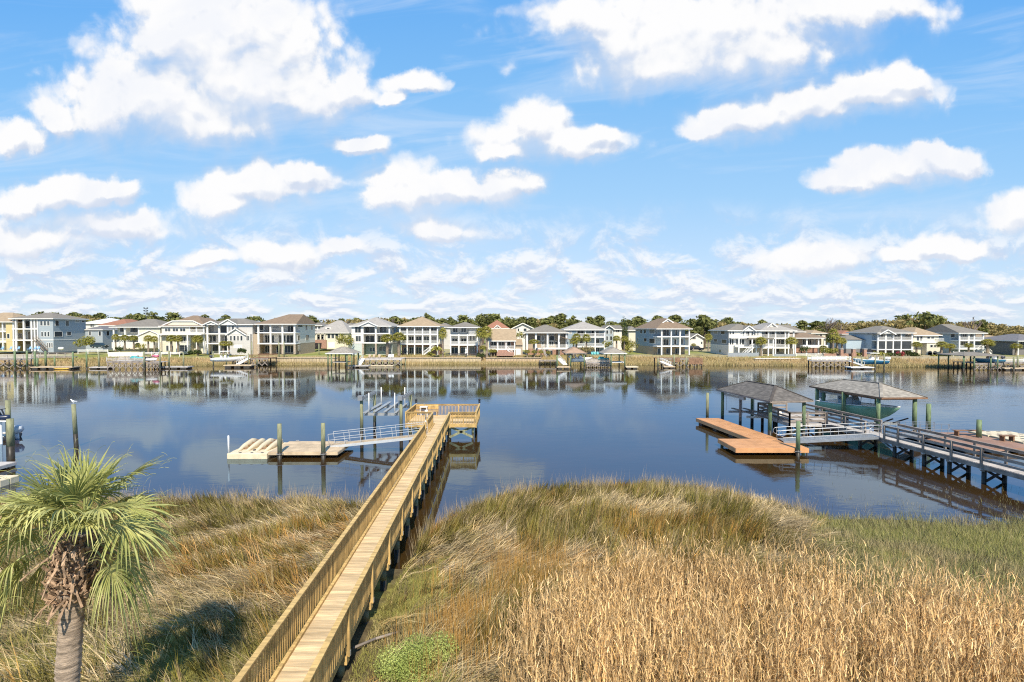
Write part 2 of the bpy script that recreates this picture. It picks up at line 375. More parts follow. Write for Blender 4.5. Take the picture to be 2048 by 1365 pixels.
# --- blades of grass: one mesh per kind of growth, every blade its own curved strip
def blades(name, X, Y, H, TH, LEAN, Wd, C, m, label=None, cat='marsh grass', z0=None, droop=.35, rows=3):
    n = len(X); Z = ground_z(X, Y) if z0 is None else z0
    Z = np.maximum(Z, -.3)
    dx, dy = np.cos(TH), np.sin(TH)
    fa = RNG.uniform(0, 2*PI, n); wx, wy = np.cos(fa)*Wd/2, np.sin(fa)*Wd/2
    lv = []
    for k in range(rows):
        t = k/(rows-1)
        out = H*(LEAN*t**1.25); up = H*(np.sqrt(np.maximum(0, 1-LEAN**2*.92))*t - droop*LEAN*t**3*.6)
        w = (1-t)*.85+.15 if k < rows-1 else 0
        cx, cy, cz = X+dx*out, Y+dy*out, Z+up
        if k < rows-1: lv += [np.stack([cx-wx*w, cy-wy*w, cz], -1), np.stack([cx+wx*w, cy+wy*w, cz], -1)]
        else: lv.append(np.stack([cx, cy, cz], -1))
    nv = 2*(rows-1)+1
    V = np.stack(lv, 1).reshape(-1, 3).astype(np.float32)
    base = (np.arange(n)*nv)[:,None]
    idx, starts = [], []
    per = []
    for k in range(rows-2): per += [2*k, 2*k+1, 2*k+3, 2*k+2]
    per += [2*(rows-2), 2*(rows-2)+1, 2*(rows-1)]
    per = np.array(per); nl = len(per); st = np.array([4*k for k in range(rows-1)])
    L = (base+per[None]).reshape(-1).astype(np.int32); S = ((np.arange(n)*nl)[:,None]+st[None]).reshape(-1).astype(np.int32)
    me = bpy.data.meshes.new(name); me.vertices.add(n*nv); me.vertices.foreach_set('co', V.reshape(-1))
    me.loops.add(len(L)); me.loops.foreach_set('vertex_index', L); me.polygons.add(len(S)); me.polygons.foreach_set('loop_start', S)
    at_ = me.color_attributes.new('tint', 'FLOAT_COLOR', 'POINT')
    CC = np.concatenate([np.repeat(C, nv, 0), np.ones((n*nv,1))], 1).astype(np.float32); at_.data.foreach_set('color', CC.reshape(-1))
    me.update(); o = bpy.data.objects.new(name, me); COL.objects.link(o); me.materials.append(m); tag(o, label, cat, kind='stuff')
    return o
def blade_mat(name, tr=.25):
    m = bpy.data.materials.new(name); m.use_nodes = True; t = NT(m.node_tree); b = m.node_tree.nodes['Principled BSDF']
    a = t.nodes.new('ShaderNodeAttribute'); a.attribute_name = 'tint'
    t.put(b.inputs['Base Color'], a.outputs['Color']); b.inputs['Roughness'].default_value = .75; b.inputs['Specular IOR Level'].default_value = .15
    tl = t.nodes.new('ShaderNodeBsdfTranslucent'); t.put(tl.inputs[0], a.outputs['Color'])
    mx = t.nodes.new('ShaderNodeMixShader'); mx.inputs[0].default_value = tr
    o = [q for q in t.nodes if q.type == 'OUTPUT_MATERIAL'][0]
    t.links.new(b.outputs[0], mx.inputs[1]); t.links.new(tl.outputs[0], mx.inputs[2]); t.links.new(mx.outputs[0], o.inputs[0])
    return m
BL = blade_mat('grass_blade', .10)
def pal(w, cols):                       # weights (n,k) -> colours
    w = w/np.maximum(w.sum(1, keepdims=True), 1e-6); return w @ np.array(cols)
STRAW, OLIVE, RUST, GREY, GREEN = (.64,.475,.25), (.175,.155,.022), (.50,.225,.03), (.53,.43,.29), (.28,.30,.06)
def scatter(n, x0, x1, y0, y1):
    # even in the picture's own density: more points near the camera side
    y = y0+(y1-y0)*RNG.random(n)**1.25; x = x0+(x1-x0)*RNG.random(n); return x, y
def infrustum(x, y, pad=3.0): return np.abs(x) < y*1.06+pad
def pier_edge(y): return -4.45-.0358*(y-13.3)          # the walkway's right side
def reed_mask(x, y):                                   # the tall tan reed bed at lower right
    edge = interp(x, [(-2,13.6),(-.5,14.2),(2.8,15.6),(5,17),(7,17.2),(10,16.4),(14.7,14.4),(22,13.2)])+1.5*(fbm(x, y, .45, 40)-.5)
    return sstep(.9, -.9, y-edge)*sstep(-.8, 1.2, x-(.3+1.4*(fbm(x,y,.5,43)-.5)))
def short_mask(x, y):                                  # short green growth at right, running into the water
    return sstep(-.9, 1.1, x+1.6*(fbm(x,y,.4,50)-.5)-(10.6+.5*(y-17)))*sstep(12.5, 14, y)
def moss_mask(x, y):                                   # low yellow-green ground beside the walkway
    a = sstep(-4.8, -4.2, x)*sstep(-1.4, -2.9, x+.07*(y-13))*sstep(21.5, 18.5, y)
    b = sstep(17.6, 15.0, y+2.6*(fbm(x,y,.4,61)-.5)+.25*(x+13))*sstep(-6.4, -7.2, x)*.82
    return np.maximum(a, b)
def swirl(x, y):                                       # which way the flattened grass lies
    left = x < -5.5
    a = np.where(left, R(215), R(-12))+np.where(left,.7,1.7)*(fbm(x,y,.16,71,2)-.5)*2+1.2*(fbm(x,y,.55,75,2)-.5)*2
    return a
def make_cordgrass():
    # blades grow in tussocks: each tussock leans one way and has its own tone
    nc = 42000; cx, cy = scatter(nc, -32, 32, 10.2, 31.5)
    sh = interp(cx, NEAR)
    k = (cy < sh+.2+.9*(fbm(cx,cy,.7,3)-.4)) & infrustum(cx, cy) & ~((cx > pier_edge(cy)-1.75) & (cx < pier_edge(cy)+.25))
    k &= RNG.random(nc) > np.maximum(reed_mask(cx,cy)*.9, np.maximum(short_mask(cx,cy)*1.0, moss_mask(cx,cy)*.93))
    cx, cy, sh = cx[k], cy[k], sh[k]; nc = len(cx)
    patch = fbm(cx, cy, .33, 5, 4); left = cx < -5.5
    band = np.sin((-.64*cx+.77*cy)*2*PI/2.5+3.2*(fbm(cx,cy,.22,6,3)-.5)*2)
    patch = np.where(left, .51+.095*band+.55*(patch-.5), patch); fine = fbm(cx, cy, 1.3, 8, 3); mound = fbm(cx, cy, .22, 12, 3)
    edge = sstep(3.2, .3, sh-cy)
    lean = np.clip(.36+1.2*sstep(.42, .62, patch)*(1-.75*edge)+.35*(RNG.random(nc)-.5), .05, .97)
    lean = np.where(left, np.clip(lean+.10, .05, .97), lean)
    H = (.60+.55*mound)*(.65+.7*RNG.random(nc))*(1-.25*edge)
    TH = swirl(cx, cy)+RNG.normal(0, .30+.45*(1-lean), nc)
    w_ol = 2.6*sstep(.60, .42, patch)+.8*edge+.36; w_st = .30+1.6*sstep(.45,.60,patch); w_gr = .22+1.0*sstep(.5,.68,fine)*sstep(.4,.6,patch)
    w_ru = .12+.9*sstep(.52,.66,fbm(cx,cy,.28,21))
    Wt = np.stack([w_st, w_ol, w_ru, w_gr], 1)*(RNG.random((nc,4))**2.2+.02)
    C = pal(Wt, [STRAW, OLIVE, RUST, GREY])*(.38+1.0*RNG.random(nc)**1.3)[:,None]
    r = np.maximum(5, (13-.25*(cy-10))).astype(int); ix = np.repeat(np.arange(nc), r); n = len(ix)
    x = cx[ix]+RNG.normal(0,.10,n); y = cy[ix]+RNG.normal(0,.10,n)
    ok = ~((x > pier_edge(y)-1.7) & (x < pier_edge(y)+.12)); ix, x, y = ix[ok], x[ok], y[ok]; n = len(ix)
    ln = np.clip(lean[ix]+RNG.normal(0,.12,n), .03, .97)
    blades('cordgrass', x, y, H[ix]*RNG.uniform(.65,1.3,n), TH[ix]+RNG.normal(0,.42,n), ln, (.011+.0009*y)*RNG.uniform(.7,1.4,n), C[ix]*RNG.uniform(.72,1.3,n)[:,None], BL, 'wind-flattened olive and straw coloured cordgrass covering the near marsh')
    # thin upright seed stems along the water's edge
    m = 9000; xx = RNG.uniform(-30, 16, m); e = interp(xx, NEAR); yy = e-1.0+RNG.gamma(2.0, .42, m)
    q = (~((xx > pier_edge(yy)-1.7) & (xx < pier_edge(yy)+.3))) & (vnoise(xx, yy, .9, 31)+.25*RNG.random(m) > .45)
    xx, yy = xx[q], yy[q]; m = len(xx)
    blades('seed_stems', xx, yy, RNG.uniform(.6, 1.25, m), RNG.uniform(0, 2*PI, m), RNG.uniform(.05, .45, m), np.full(m, .016),
           pal(RNG.random((m,3))+.1, [STRAW, (.42,.33,.22), (.30,.24,.13)]), BL, 'thin dry seed stems standing along the water edge of the marsh', z0=np.full(m, -.05))
make_cordgrass()
def make_short():
    n = 200000; x, y = scatter(n, 9, 36, 14, 34)
    sh = interp(x, NEAR); d = y-sh
    wet = np.exp(-np.maximum(d,0)*.50)
    cl = sstep(.42, .62, fbm(x,y,.9,55))
    k = infrustum(x,y,2) & (RNG.random(n) < short_mask(x,y)) & (RNG.random(n) < np.where(d > 0, wet*(.05+.38*cl), .25+.75*fbm(x,y,.6,57))) & (RNG.random(n) > reed_mask(x,y)*.85)
    x, y = x[k], y[k]; n = len(x); d = d[k]
    H = (.28+.22*RNG.random(n))*(1+.3*(d > 0)); lean = np.clip(RNG.normal(.38,.2,n), .02, .9)
    f = fbm(x,y,.5,58)
    Wt = np.stack([.35+.6*sstep(.5,.65,f), .9+0*f, .9*sstep(.62,.4,f)+.1, .45+.8*(d>-1.2)], 1)*(RNG.random((n,4))**1.4+.05)
    C = pal(Wt, [STRAW, (.17,.18,.06), GREEN, (.27,.225,.15)])*(.75+.5*RNG.random(n))[:,None]
    blades('short_marsh_grass', x, y, H, RNG.uniform(0,2*PI,n), lean, .010+.0004*y, C, BL, 'short sparse green marsh grass running out into the shallow water')
make_short()
def make_reeds():
    n = 25000; x, y = scatter(n, -1.5, 22, 10.6, 20)
    thin = sstep(.38, .58, fbm(x, y, 1.2, 80))
    k = infrustum(x,y,2) & (RNG.random(n) < reed_mask(x,y)*(.34+.66*thin)); x, y = x[k], y[k]; n = len(x)
    H = RNG.uniform(.95, 2.05, n)*(.72+.55*fbm(x,y,.55,82)); gz = ground_z(x,y)
    th = RNG.uniform(0, 2*PI, n); ln = np.abs(RNG.normal(.08, .10, n)).clip(0, .6); ln = np.where(RNG.random(n) < .10, RNG.uniform(.3,.9,n), ln)
    tone = ((.34+1.0*RNG.random(n))*(.70+.6*fbm(x,y,.8,84)))[:,None]
    base = pal(RNG.random((n,4))**1.5*np.array([1.2,1.0,.45,.35])+.03, [(.87,.61,.305),(.77,.475,.175),(.47,.235,.05),(.94,.745,.47)])*tone
    blades('reed_stalks', x, y, H, th, ln, np.full(n, .020), base, BL, 'dense stand of tall dry tan reeds filling the lower part of the marsh', 'reeds', droop=.1)
    # the reeds' own leaves
    r = 5; X = np.repeat(x, r); Y = np.repeat(y, r); HH = np.repeat(H, r); f = np.tile(np.linspace(.32, .99, r), n)+RNG.uniform(-.07, .07, n*r)
    TH0, L0 = np.repeat(th, r), np.repeat(ln, r)
    ox = X+np.cos(TH0)*HH*L0*f**1.25; oy = Y+np.sin(TH0)*HH*L0*f**1.25; oz = np.repeat(gz, r)+HH*np.sqrt(1-L0**2*.92)*f
    m = n*r; C = np.repeat(base, r, 0)*(.8+.45*RNG.random(m))[:,None]
    blades('reed_leaves', ox, oy, RNG.uniform(.16,.50,m), RNG.uniform(0,2*PI,m), RNG.uniform(.15,.85,m)**1.2, np.full(m,.022), C, BL, 'curled dry leaves of the tan reeds', 'reeds', z0=oz, droop=.9, rows=4)
make_reeds()
def make_rust_stems():
    n = 42000; x, y = scatter(n, -3.5, 12, 11, 21.5)
    q = np.exp(-((x-2.6)/3.2)**2-((y-17.2)/2.6)**2)+.6*np.exp(-((x+1.2)/1.6)**2-((y-15.0)/2.2)**2)
    k = (RNG.random(n) < q*sstep(.40,.62,fbm(x,y,.8,90))) & infrustum(x,y); x, y = x[k], y[k]; n = len(x)
    C = pal(RNG.random((n,3))+.1, [(.55,.26,.045),(.42,.25,.05),(.50,.33,.14)])
    blades('rusty_stems', x, y, RNG.uniform(.7,1.3,n), RNG.uniform(0,2*PI,n), np.abs(RNG.normal(.08,.1,n)), np.full(n,.014), C, BL, 'rust orange upright stems between the cordgrass and the reeds')
make_rust_stems()
def make_low():
    n = 210000; x, y = scatter(n, -19, 0, 10.2, 22)
    k = (RNG.random(n) < moss_mask(x,y)*(.25+.75*fbm(x,y,1.1,93))) & infrustum(x,y) & ~((x > pier_edge(y)-1.75) & (x < pier_edge(y)+.1)); x, y = x[k], y[k]; n = len(x)
    f = fbm(x,y,.7,95)
    C = pal((np.stack([.8*sstep(.6,.45,f)+.2, .5+0*f, .5*sstep(.45,.6,f)+.15],1))*(RNG.random((n,3))+.1), [(.30,.29,.065),(.20,.19,.05),STRAW])*(.75+.5*RNG.random(n))[:,None]
    blades('low_yellow_grass', x, y, RNG.uniform(.08,.26,n), RNG.uniform(0,2*PI,n), RNG.uniform(.2,.95,n), np.full(n,.014), C, BL, 'low yellow-green grass and moss beside the wooden walkway')
make_low()
def make_far_bank():
    n = 90000; x = RNG.uniform(-150, 150, n); e = interp(x, FAR); y = e-.9+RNG.random(n)**1.15*(6.0+3.5*fbm(x,e,.05,101))
    k = fbm(x,y,.12,103)+.35*RNG.random(n) > .34; x, y, e = x[k], y[k], e[k]; n = len(x)
    f = fbm(x,y,.16,105); lowb = sstep(1.6,.2,y-e)
    C = pal(np.stack([.9+0*f,.35+0*f,.9*sstep(.55,.4,f)+.6*lowb],1)*(RNG.random((n,3))+.1), [(.66,.50,.27),(.48,.32,.14),(.30,.26,.09)])*(.75+.4*RNG.random(n))[:,None]
    blades('bank_grass', x, y, RNG.uniform(.5,1.15,n), RNG.uniform(0,2*PI,n), np.abs(RNG.normal(.2,.2,n)).clip(0,.9), np.full(n,.11), C, BL, 'tan marsh grass fringing the far bank')
make_far_bank()
# ------------------------------------------------------------------ the wooden pier
def piling(mb, wet, x, y, z1, r=.13, z0=-1.2, band=.55, lean=(0,0)):
    f = lambda z: (x+lean[0]*z, y+lean[1]*z, z)
    mb.tube(f(band), f(z1), r, r*.93, 12); wet.tube(f(z0), f(band), r*1.01, r*1.005, 12)
def make_pier():
    T = thing('pier', 'long new yellow pine pier with balustrades running out over the marsh to a square head', 'pier', (-5.2, 25, 0))
    XR = pier_edge; Y0, Y1 = 8.6, 44.3
    DZ, RZ = 1.50, 2.56
    w = 1.46                                    # between the outer faces of the posts
    dk = MB(); y = Y0
    while y < Y1-.02:
        xr = XR(y); j = random.uniform(-.006,.006)
        dk.box(xr-w+.04+j, y, DZ-.04, xr-.04+j, y+.136, DZ+random.uniform(-.002,.002)); y += .1445
    HX0, HX1, HY0, HY1 = -9.45, -3.2, 44.3, 48.9
    y = HY0+.005
    while y < HY1-.05: dk.box(HX0, y, DZ-.04, HX1, y+.136, DZ+random.uniform(-.002,.002)); y += .1445
    dk.build('deck', DECK, T)
    # stringers, pile caps
    st = MB()
    for o in (-.10, -.7, -1.36): st.beam((XR(Y0)+o, Y0, DZ-.18), (XR(Y1)+o, Y1, DZ-.18), .06, .26)
    st.build('stringer', WOOD, T)
    hs = MB()
    for a, b in (((HX0,HY0-.03),(-7.15,HY0-.03)), ((-5.55,HY0-.03),(HX1,HY0-.03)), ((HX0,HY1),(HX1,HY1)), ((HX0-.03,HY0),(HX0-.03,HY1)), ((HX1+.03,HY0),(HX1+.03,HY1))):
        hs.beam((*a, DZ-.16), (*b, DZ-.16), .05, .30)
    hs.build('skirt_board', WOOD, T)
    ys = [1000*0+ 13.3+2.63*k for k in range(-1, 12)]
    gap = (39.0, 40.6)
    for yy in ys:
        cap = MB(); xr = XR(yy); cap.box(xr-w-.02, yy-.11, DZ-.54, xr+.02, yy+.11, DZ-.31); cap.build('pile_cap', WOOD, T)
        for o in (-.2, -w+.2):
            p, wt = MB(), MB(); piling(p, wt, xr+o, yy, DZ-.54, .12); pp = p.build('piling', PILE, T, True); wt.build('wet_band', PILEW, pp, True)
    def bay(xa, ya, xb, yb, kick=0):            # one bay of balustrade between two posts
        a, b = Vector((xa,ya,0)), Vector((xb,yb,0)); d = (b-a); L = d.length; d.normalize(); nb = max(2, int(L/.135)); side = Vector((d.y,-d.x,0))
        m = MB()
        for q in range(1, nb):
            c = a+d*(L*q/nb); m.beam((c.x,c.y,DZ-.10 if kick else DZ+.05), (c.x,c.y,RZ-.10), .036, .036, (d.x,d.y,0))
        m.beam((a.x,a.y,RZ-.10), (b.x,b.y,RZ-.10), .036, .088)
        o = m.build('baluster_panel', WOOD, T); return o
    def post(x, y, low=True, top=None):
        m = MB(); z0 = DZ-.36 if low else DZ
        m.box(x-.045, y-.045, z0, x+.045, y+.045, (top or RZ-.03)); o = m.build('rail_post', WOOD, T)
        if low and x > -4.5-.036*(y-13.3)-.3:
            k = MB(); k.box(x+.045, y-.03, z0+.02, x+.06, y+.03, z0+.16); k.build('bolt_plate', GALV, o)
    def cap(x0, y0, x1, y1, w_=.15):
        m = MB(); m.beam((x0,y0,RZ-.02), (x1,y1,RZ-.02), w_, .038); m.build('handrail', WOOD, T)
    yp = [10.67-2.63*.0]+[13.3+2.63*k for k in range(0, 12)]; yp = [Y0+.1]+[q for q in yp if q > Y0+.3]
    yp = yp[:-1]+[44.25] if yp[-1] > 41.5 else yp+[44.25]
    for s in (0, 1):
        off = 0 if s else -w
        for i, q in enumerate(yp):
            post(XR(q)+off+(.03 if s else -.03), q)
            if i:
                p = yp[i-1]
                if not s and p < gap[1] and q > gap[0]:
                    if p < gap[0]-.3: bay(XR(p)+off, p, XR(gap[0])+off, gap[0])
                    if q > gap[1]+.3: bay(XR(gap[1])+off, gap[1], XR(q)+off, q)
                else: bay(XR(p)+off, p, XR(q)+off, q)
        if s: cap(XR(Y0)+.01, Y0, XR(44.3)+.01, 44.3)
        else:
            cap(XR(Y0)-w-.01, Y0, XR(gap[0])-w-.01, gap[0]); cap(XR(gap[1])-w-.01, gap[1], XR(44.3)-w-.01, 44.3)
            post(XR(gap[0])-w-.03, gap[0]); post(XR(gap[1])-w-.03, gap[1])
    for o, r in (((-w+.10), (Y0, gap[0])), ((-w+.10), (gap[1], Y1))):
        m = MB(); m.beam((XR(r[0])+o, r[0], DZ+.045), (XR(r[1])+o, r[1], DZ+.045), .10, .085); m.build('toe_rail', WOOD, T)
    m = MB(); m.beam((XR(Y0)-.10, Y0, DZ+.045), (XR(Y1)-.10, Y1, DZ+.045), .06, .085); m.build('toe_rail', WOOD, T)
    # the head
    P = [(HX0,HY0),(HX0,46.6),(HX0,HY1),(-7.36,HY1),(-5.27,HY1),(HX1,HY1),(HX1,46.6),(HX1,HY0),(-7.05,HY0),(-5.58,HY0)]
    for x, y_ in P: post(x, y_, True)
    for a, b in ((0,1),(1,2),(2,3),(3,4),(4,5),(5,6),(6,7),(0,8),(9,7)): bay(*P[a], *P[b])
    for a, b in ((0,2),(2,5),(5,7),(0,8),(9,7)): cap(*P[a], *P[b], .16)
    # benches built into the two bays
    for x0, x1, yb, sg in ((-5.45, -3.28, HY0+.05, 1), (-9.4, -7.2, HY1-.06, -1)):
        m = MB()
        for k in range(4): m.box(x0, yb+sg*(.10+k*.11), DZ+.43, x1, yb+sg*(.10+k*.11+.10), DZ+.465)
        for k in range(3): m.box(x0, yb+sg*.05, DZ+.55+k*.16, x1, yb+sg*.085, DZ+.55+k*.16+.14)
        for x in (x0+.1, (x0+x1)/2, x1-.1): m.box(x-.04, yb+sg*.1, DZ, x+.04, yb+sg*.5, DZ+.43)
        m.build('bench', WOOD, T)
    for x, y_ in ((HX0+.3,HY0+.4),(HX0+.3,HY1-.4),(-6.2,HY1-.4),(HX1-.3,HY0+.4),(HX1-.3,HY1-.4),(-7.2,HY0+.5),(-5.6,HY0+.5)):
        p, wt = MB(), MB(); piling(p, wt, x, y_, DZ-.2, .13); pp = p.build('piling', PILE, T, True); wt.build('wet_band', PILEW, pp, True)
    for (a, b) in (((-5.6,.25),(-3.5,1.2)), ((-5.6,1.2),(-3.5,.25)), ((-9.15,.25),(-7.2,1.2)), ((-9.15,1.2),(-7.2,.25))):
        m = MB(); m.beam((a[0],HY0+.25,a[1]), (b[0],HY0+.25,b[1]), .05, .2); m.build('cross_brace', PILE, T)
    # lanterns on the two outer corners
    for k, (x, y_) in enumerate(((-9.4, HY1),(HX1, HY1))):
        L = thing('post_lantern', ['small black post lantern on the corner rail beside the boat lift', 'small black post lantern on the outer right corner of the pier head'][k], 'lantern', (x, y_, RZ), group='lanterns on the pier head')
        m = MB(); m.tube((x,y_,RZ), (x,y_,RZ+.14), .05, .035, 8); m.build('base', WHITE, L, True)
        m = MB(); m.tube((x,y_,RZ+.14), (x,y_,RZ+.19), .11, .12, 8); m.tube((x,y_,RZ+.40), (x,y_,RZ+.55), .16, .02, 8)
        for q in range(4):
            c, s_ = .11*math.cos(q*PI/2+PI/4), .11*math.sin(q*PI/2+PI/4); m.tube((x+c,y_+s_,RZ+.19), (x+c,y_+s_,RZ+.41), .012, .012, 4)
        m.build('cage', DARK, L); m = MB(); m.tube((x,y_,RZ+.19), (x,y_,RZ+.40), .085, .085, 8); m.build('glass', GLASS, L, True)
    # white fish-cleaning table and white dock post
    S = thing('cleaning_table', 'white fish cleaning table with a faucet at the back of the pier head', 'table', (-8.55, 48.3, DZ))
    m = MB(); m.box(-8.9,48.0,DZ+.86,-8.2,48.6,DZ+.92); m.build('table_top', WHITE, S)
    for x in (-8.85,-8.25):
        for y_ in (48.05,48.55): m = MB(); m.box(x-.025,y_-.025,DZ,x+.025,y_+.025,DZ+.86); m.build('leg', WHITE, S)
    m = MB(); m.path([(-8.55,48.55,DZ+.92),(-8.55,48.55,DZ+1.2),(-8.55,48.35,DZ+1.2),(-8.55,48.33,DZ+1.1)], .02); m.build('faucet', GALV, S)
    S = thing('power_pedestal', 'white dock power pedestal with a rounded cap by the walkway entrance', 'pedestal', (-7.75, 45.0, DZ))
    m = MB(); m.box(-7.87,44.9,DZ,-7.63,45.1,DZ+1.0); m.build('cabinet', WHITE, S); m = MB(); m.ball((-7.75,45.0,DZ+1.02), .16,.14,.12); m.build('cap', WHITE, S, True)
    m = MB(); m.box(-7.81,44.885,DZ+.5,-7.69,44.9,DZ+.85); m.build('socket_panel', RUBBER, S)
make_pier()
def ring_hoop(mb, x, y, z, r=.2):
    pts = [(x+r*math.cos(a), y+r*math.sin(a), z) for a in [k*2*PI/14 for k in range(15)]]; mb.path(pts, .022, 5)
def float_dock(T, x0, y0, x1, y1, z=.5, m=FLOATD, along='x', skew=0.0, fh=.20):
    S = lambda x, y: x+skew*(y-y0)
    d = MB(); pw = .142
    if along == 'x':
        y = y0
        while y < y1-.05: d.add([(S(x0,y),y,z-.035),(S(x1,y),y,z-.035),(S(x1,y+pw),y+pw,z-.035),(S(x0,y+pw),y+pw,z-.035),(S(x0,y),y,z),(S(x1,y),y,z),(S(x1,y+pw),y+pw,z),(S(x0,y+pw),y+pw,z)], MB.BF); y += pw+.006
    else:
        x = x0
        while x < x1-.05: d.add([(S(x,y0),y0,z-.035),(S(x+pw,y0),y0,z-.035),(S(x+pw,y1),y1,z-.035),(S(x,y1),y1,z-.035),(S(x,y0),y0,z),(S(x+pw,y0),y0,z),(S(x+pw,y1),y1,z),(S(x,y1),y1,z)], MB.BF); x += pw+.006
    d.build('deck', m, T)
    f = MB()
    for a, b in (((x0,y0),(x1,y0)),((x1,y0),(x1,y1)),((x1,y1),(x0,y1)),((x0,y1),(x0,y0))):
        f.beam((S(*a),a[1],z-.03-fh/2), (S(*b),b[1],z-.03-fh/2), .05, fh)
    f.build('side_board', m, T)
    n = max(2, int((x1-x0)/1.9)); k = max(1, int((y1-y0)/2.2))
    for i in range(n):
        for j in range(k):
            cx = x0+(x1-x0)*(i+.5)/n; cy = y0+.55+(y1-y0-1.1)*(j/(k-1) if k > 1 else .5)
            g = MB(); L = min(1.5, (x1-x0)/n*.75)
            for q in range(3):
                a = S(cx,cy)-L/2+q*L/3; g.tube((a+.02,cy,z-.16-fh), (a+L/3-.02,cy,z-.16-fh), .23, .23, 10)
                g.box(a+.01, cy-.42, z-.35-fh, a+L/3-.01, cy+.42, z-.04-fh)
            g.build('float_drum', FLOATB, T)
def cleat(x, y, z, rz=0, label='', grp=None):
    o = thing('dock_cleat', label, 'cleat', (x,y,z), group=grp)
    m = MB(); m.tube((x-.14,y,z+.09),(x+.14,y,z+.09),.018,.018,6); m.tube((x-.05,y,z),(x-.05,y,z+.09),.016,.016,6); m.tube((x+.05,y,z),(x+.05,y,z+.09),.016,.016,6); m.build('horn', GALV, o)
def pile_thing(x, y, z1, r, label, grp, m=PILE, lean=(0,0), hoop=None, band=.55):
    o = thing('piling', label, 'piling', (x,y,0), group=grp)
    a, w = MB(), MB(); piling(a, w, x, y, z1, r, lean=lean, band=band); a.build('shaft', m, o, True); w.build('wet_band', PILEW, o, True)
    if hoop: h = MB(); ring_hoop(h, x, y, hoop, r+.07); h.build('hoop', GALV, o, True)
    return o
def gangway(T, p, q, w, rails=.95, m=ALU, deck=OLDDECK, mid=2, n=6, loop=False):
    p, q = Vector(p), Vector(q); d = (q-p); L = d.length; d.normalize(); s = Vector((d.y,-d.x,0)).normalized(); up = s.cross(d)
    if up.z < 0: up = -up
    b = MB(); k = int(L/.15)
    for i in range(k):
        a = p+d*(L*i/k); b.beam(a-s*(w/2-.05), a+s*(w/2-.05), .135, .03, up)
    b.build('tread_deck', deck, T)
    for sg in (-1, 1):
        o = s*sg*w/2; b = MB(); b.beam(p+o-up*.08, q+o-up*.08, .05, .2, up); fr = b.build('side_beam', m, T)
        b = MB()
        for r in range(mid+1):
            h = rails*(r+1)/(mid+1); b.tube(p+o+up*h, q+o+up*h, .021, .021, 6)
        for i in range(n+1):
            a = p+o+d*(L*i/n); b.tube(a, a+up*rails, .019, .019, 6)
        if loop:
            for e, sd in ((p,-1),(q,1)):
                c = e+o+up*rails*.72; pts = [c+up*rails*.28*math.cos(a)+d*sd*rails*.28*math.sin(a) for a in [PI*k/8 for k in range(9)]]; b.path(pts, .021)
        b.build('railing', m, T)
def make_left_float():
    T = thing('floating_dock', 'pale wooden floating dock with black float drums between two tall pilings', 'floating dock', (-16,40,0))
    float_dock(T, -18.7, 38.15, -13.4, 41.9, .5)
    for k, x in enumerate((-17.75, -14.42)):
        pile_thing(x, 37.98, 2.72+.05*k, .165, ['tall bare piling at the near edge of the pale float, beside the beige ramp', 'tall bare piling at the near edge of the pale float, beside the gangway foot'][k], 'pilings of the pale float', hoop=.42)
    for k, (x, y) in enumerate(((-18.0,41.75),(-13.9,41.7))): cleat(x, y, .5, 0, ['galvanised cleat on the far left edge of the pale float', 'galvanised cleat on the far edge of the pale float by the gangway'][k], 'cleats on the pale float')
    # beige drive-on float with two cradles
    J = thing('jet_ski_float', 'beige plastic drive-on float with two raised cradles at the end of the pale dock', 'floating dock', (-20.3,40,0))
    m = MB(); x0, x1, y0, y1 = -21.85, -18.76, 38.05, 41.8
    m.box(x0,y0,-.12,x1,y1,.42)
    for k in range(1,3): pass
    b = m.build('base', PLASTB, J)
    bv = b.modifiers.new('bevel', 'BEVEL'); bv.width = .07; bv.segments = 3
    for cx in (-21.0, -19.55):
        c = MB()
        for sg in (-1, 1):
            pr = []
            for yy, zz, wd in ((38.35,.40,.06),(38.8,.55,.22),(39.8,.78,.30),(41.0,.95,.30),(41.5,.80,.22),(41.75,.45,.1)):
                ix = cx+sg*.20; ox = cx+sg*(.20+wd*1.25)
                a_, b_ = min(ix,ox), max(ix,ox); h = zz
                pr.append([(a_,yy,.36),(b_,yy,.36),(b_-.03,yy,h-.05),((a_+b_)/2,yy,h),(a_+.03,yy,h-.05)])
            c.loft(pr)
        o = c.build('cradle', PLASTB, J, True)
        for yy in (39.3,40.0,40.7,41.3): r = MB(); r.tube((cx-.2,yy,.5+.1*(yy-39)),(cx+.2,yy,.5+.1*(yy-39)),.05,.05,8); r.build('roller', BROWNW, o)
    s = MB()
    for x in (-20.9,-20.0,-19.2): s.box(x-.08,38.12,.42,x+.08,38.28,.455)
    s.box(-20.28,38.9,.42,-20.12,39.1,.5); s.build('socket_cap', RUBBER, J)
    P = thing('guide_pole', 'white plastic guide pole at the outer corner of the beige float', 'pole', (-21.75,38.15,.4))
    m = MB(); m.tube((-21.75,38.15,.35),(-21.75,38.15,1.75),.06,.06,10); m.build('tube', WHITE, P, True); m = MB(); m.ball((-21.75,38.15,1.75),.062,.062,.03); m.build('cap', WHITE, P)
    G = thing('gangway', 'long white aluminium gangway sloping from the wooden pier down to the pale float', 'gangway', (-10.5,39.9,0))
    gangway(G, (-6.85,39.9,1.47), (-14.6,40.35,.56), 1.05, .95, GREYW, FLOATD, mid=1, n=6)
    m = MB(); m.tube((-14.6,39.8,.45),(-14.6,40.9,.45),.09,.09,8); m.build('roller', DARK, G)
make_left_float()
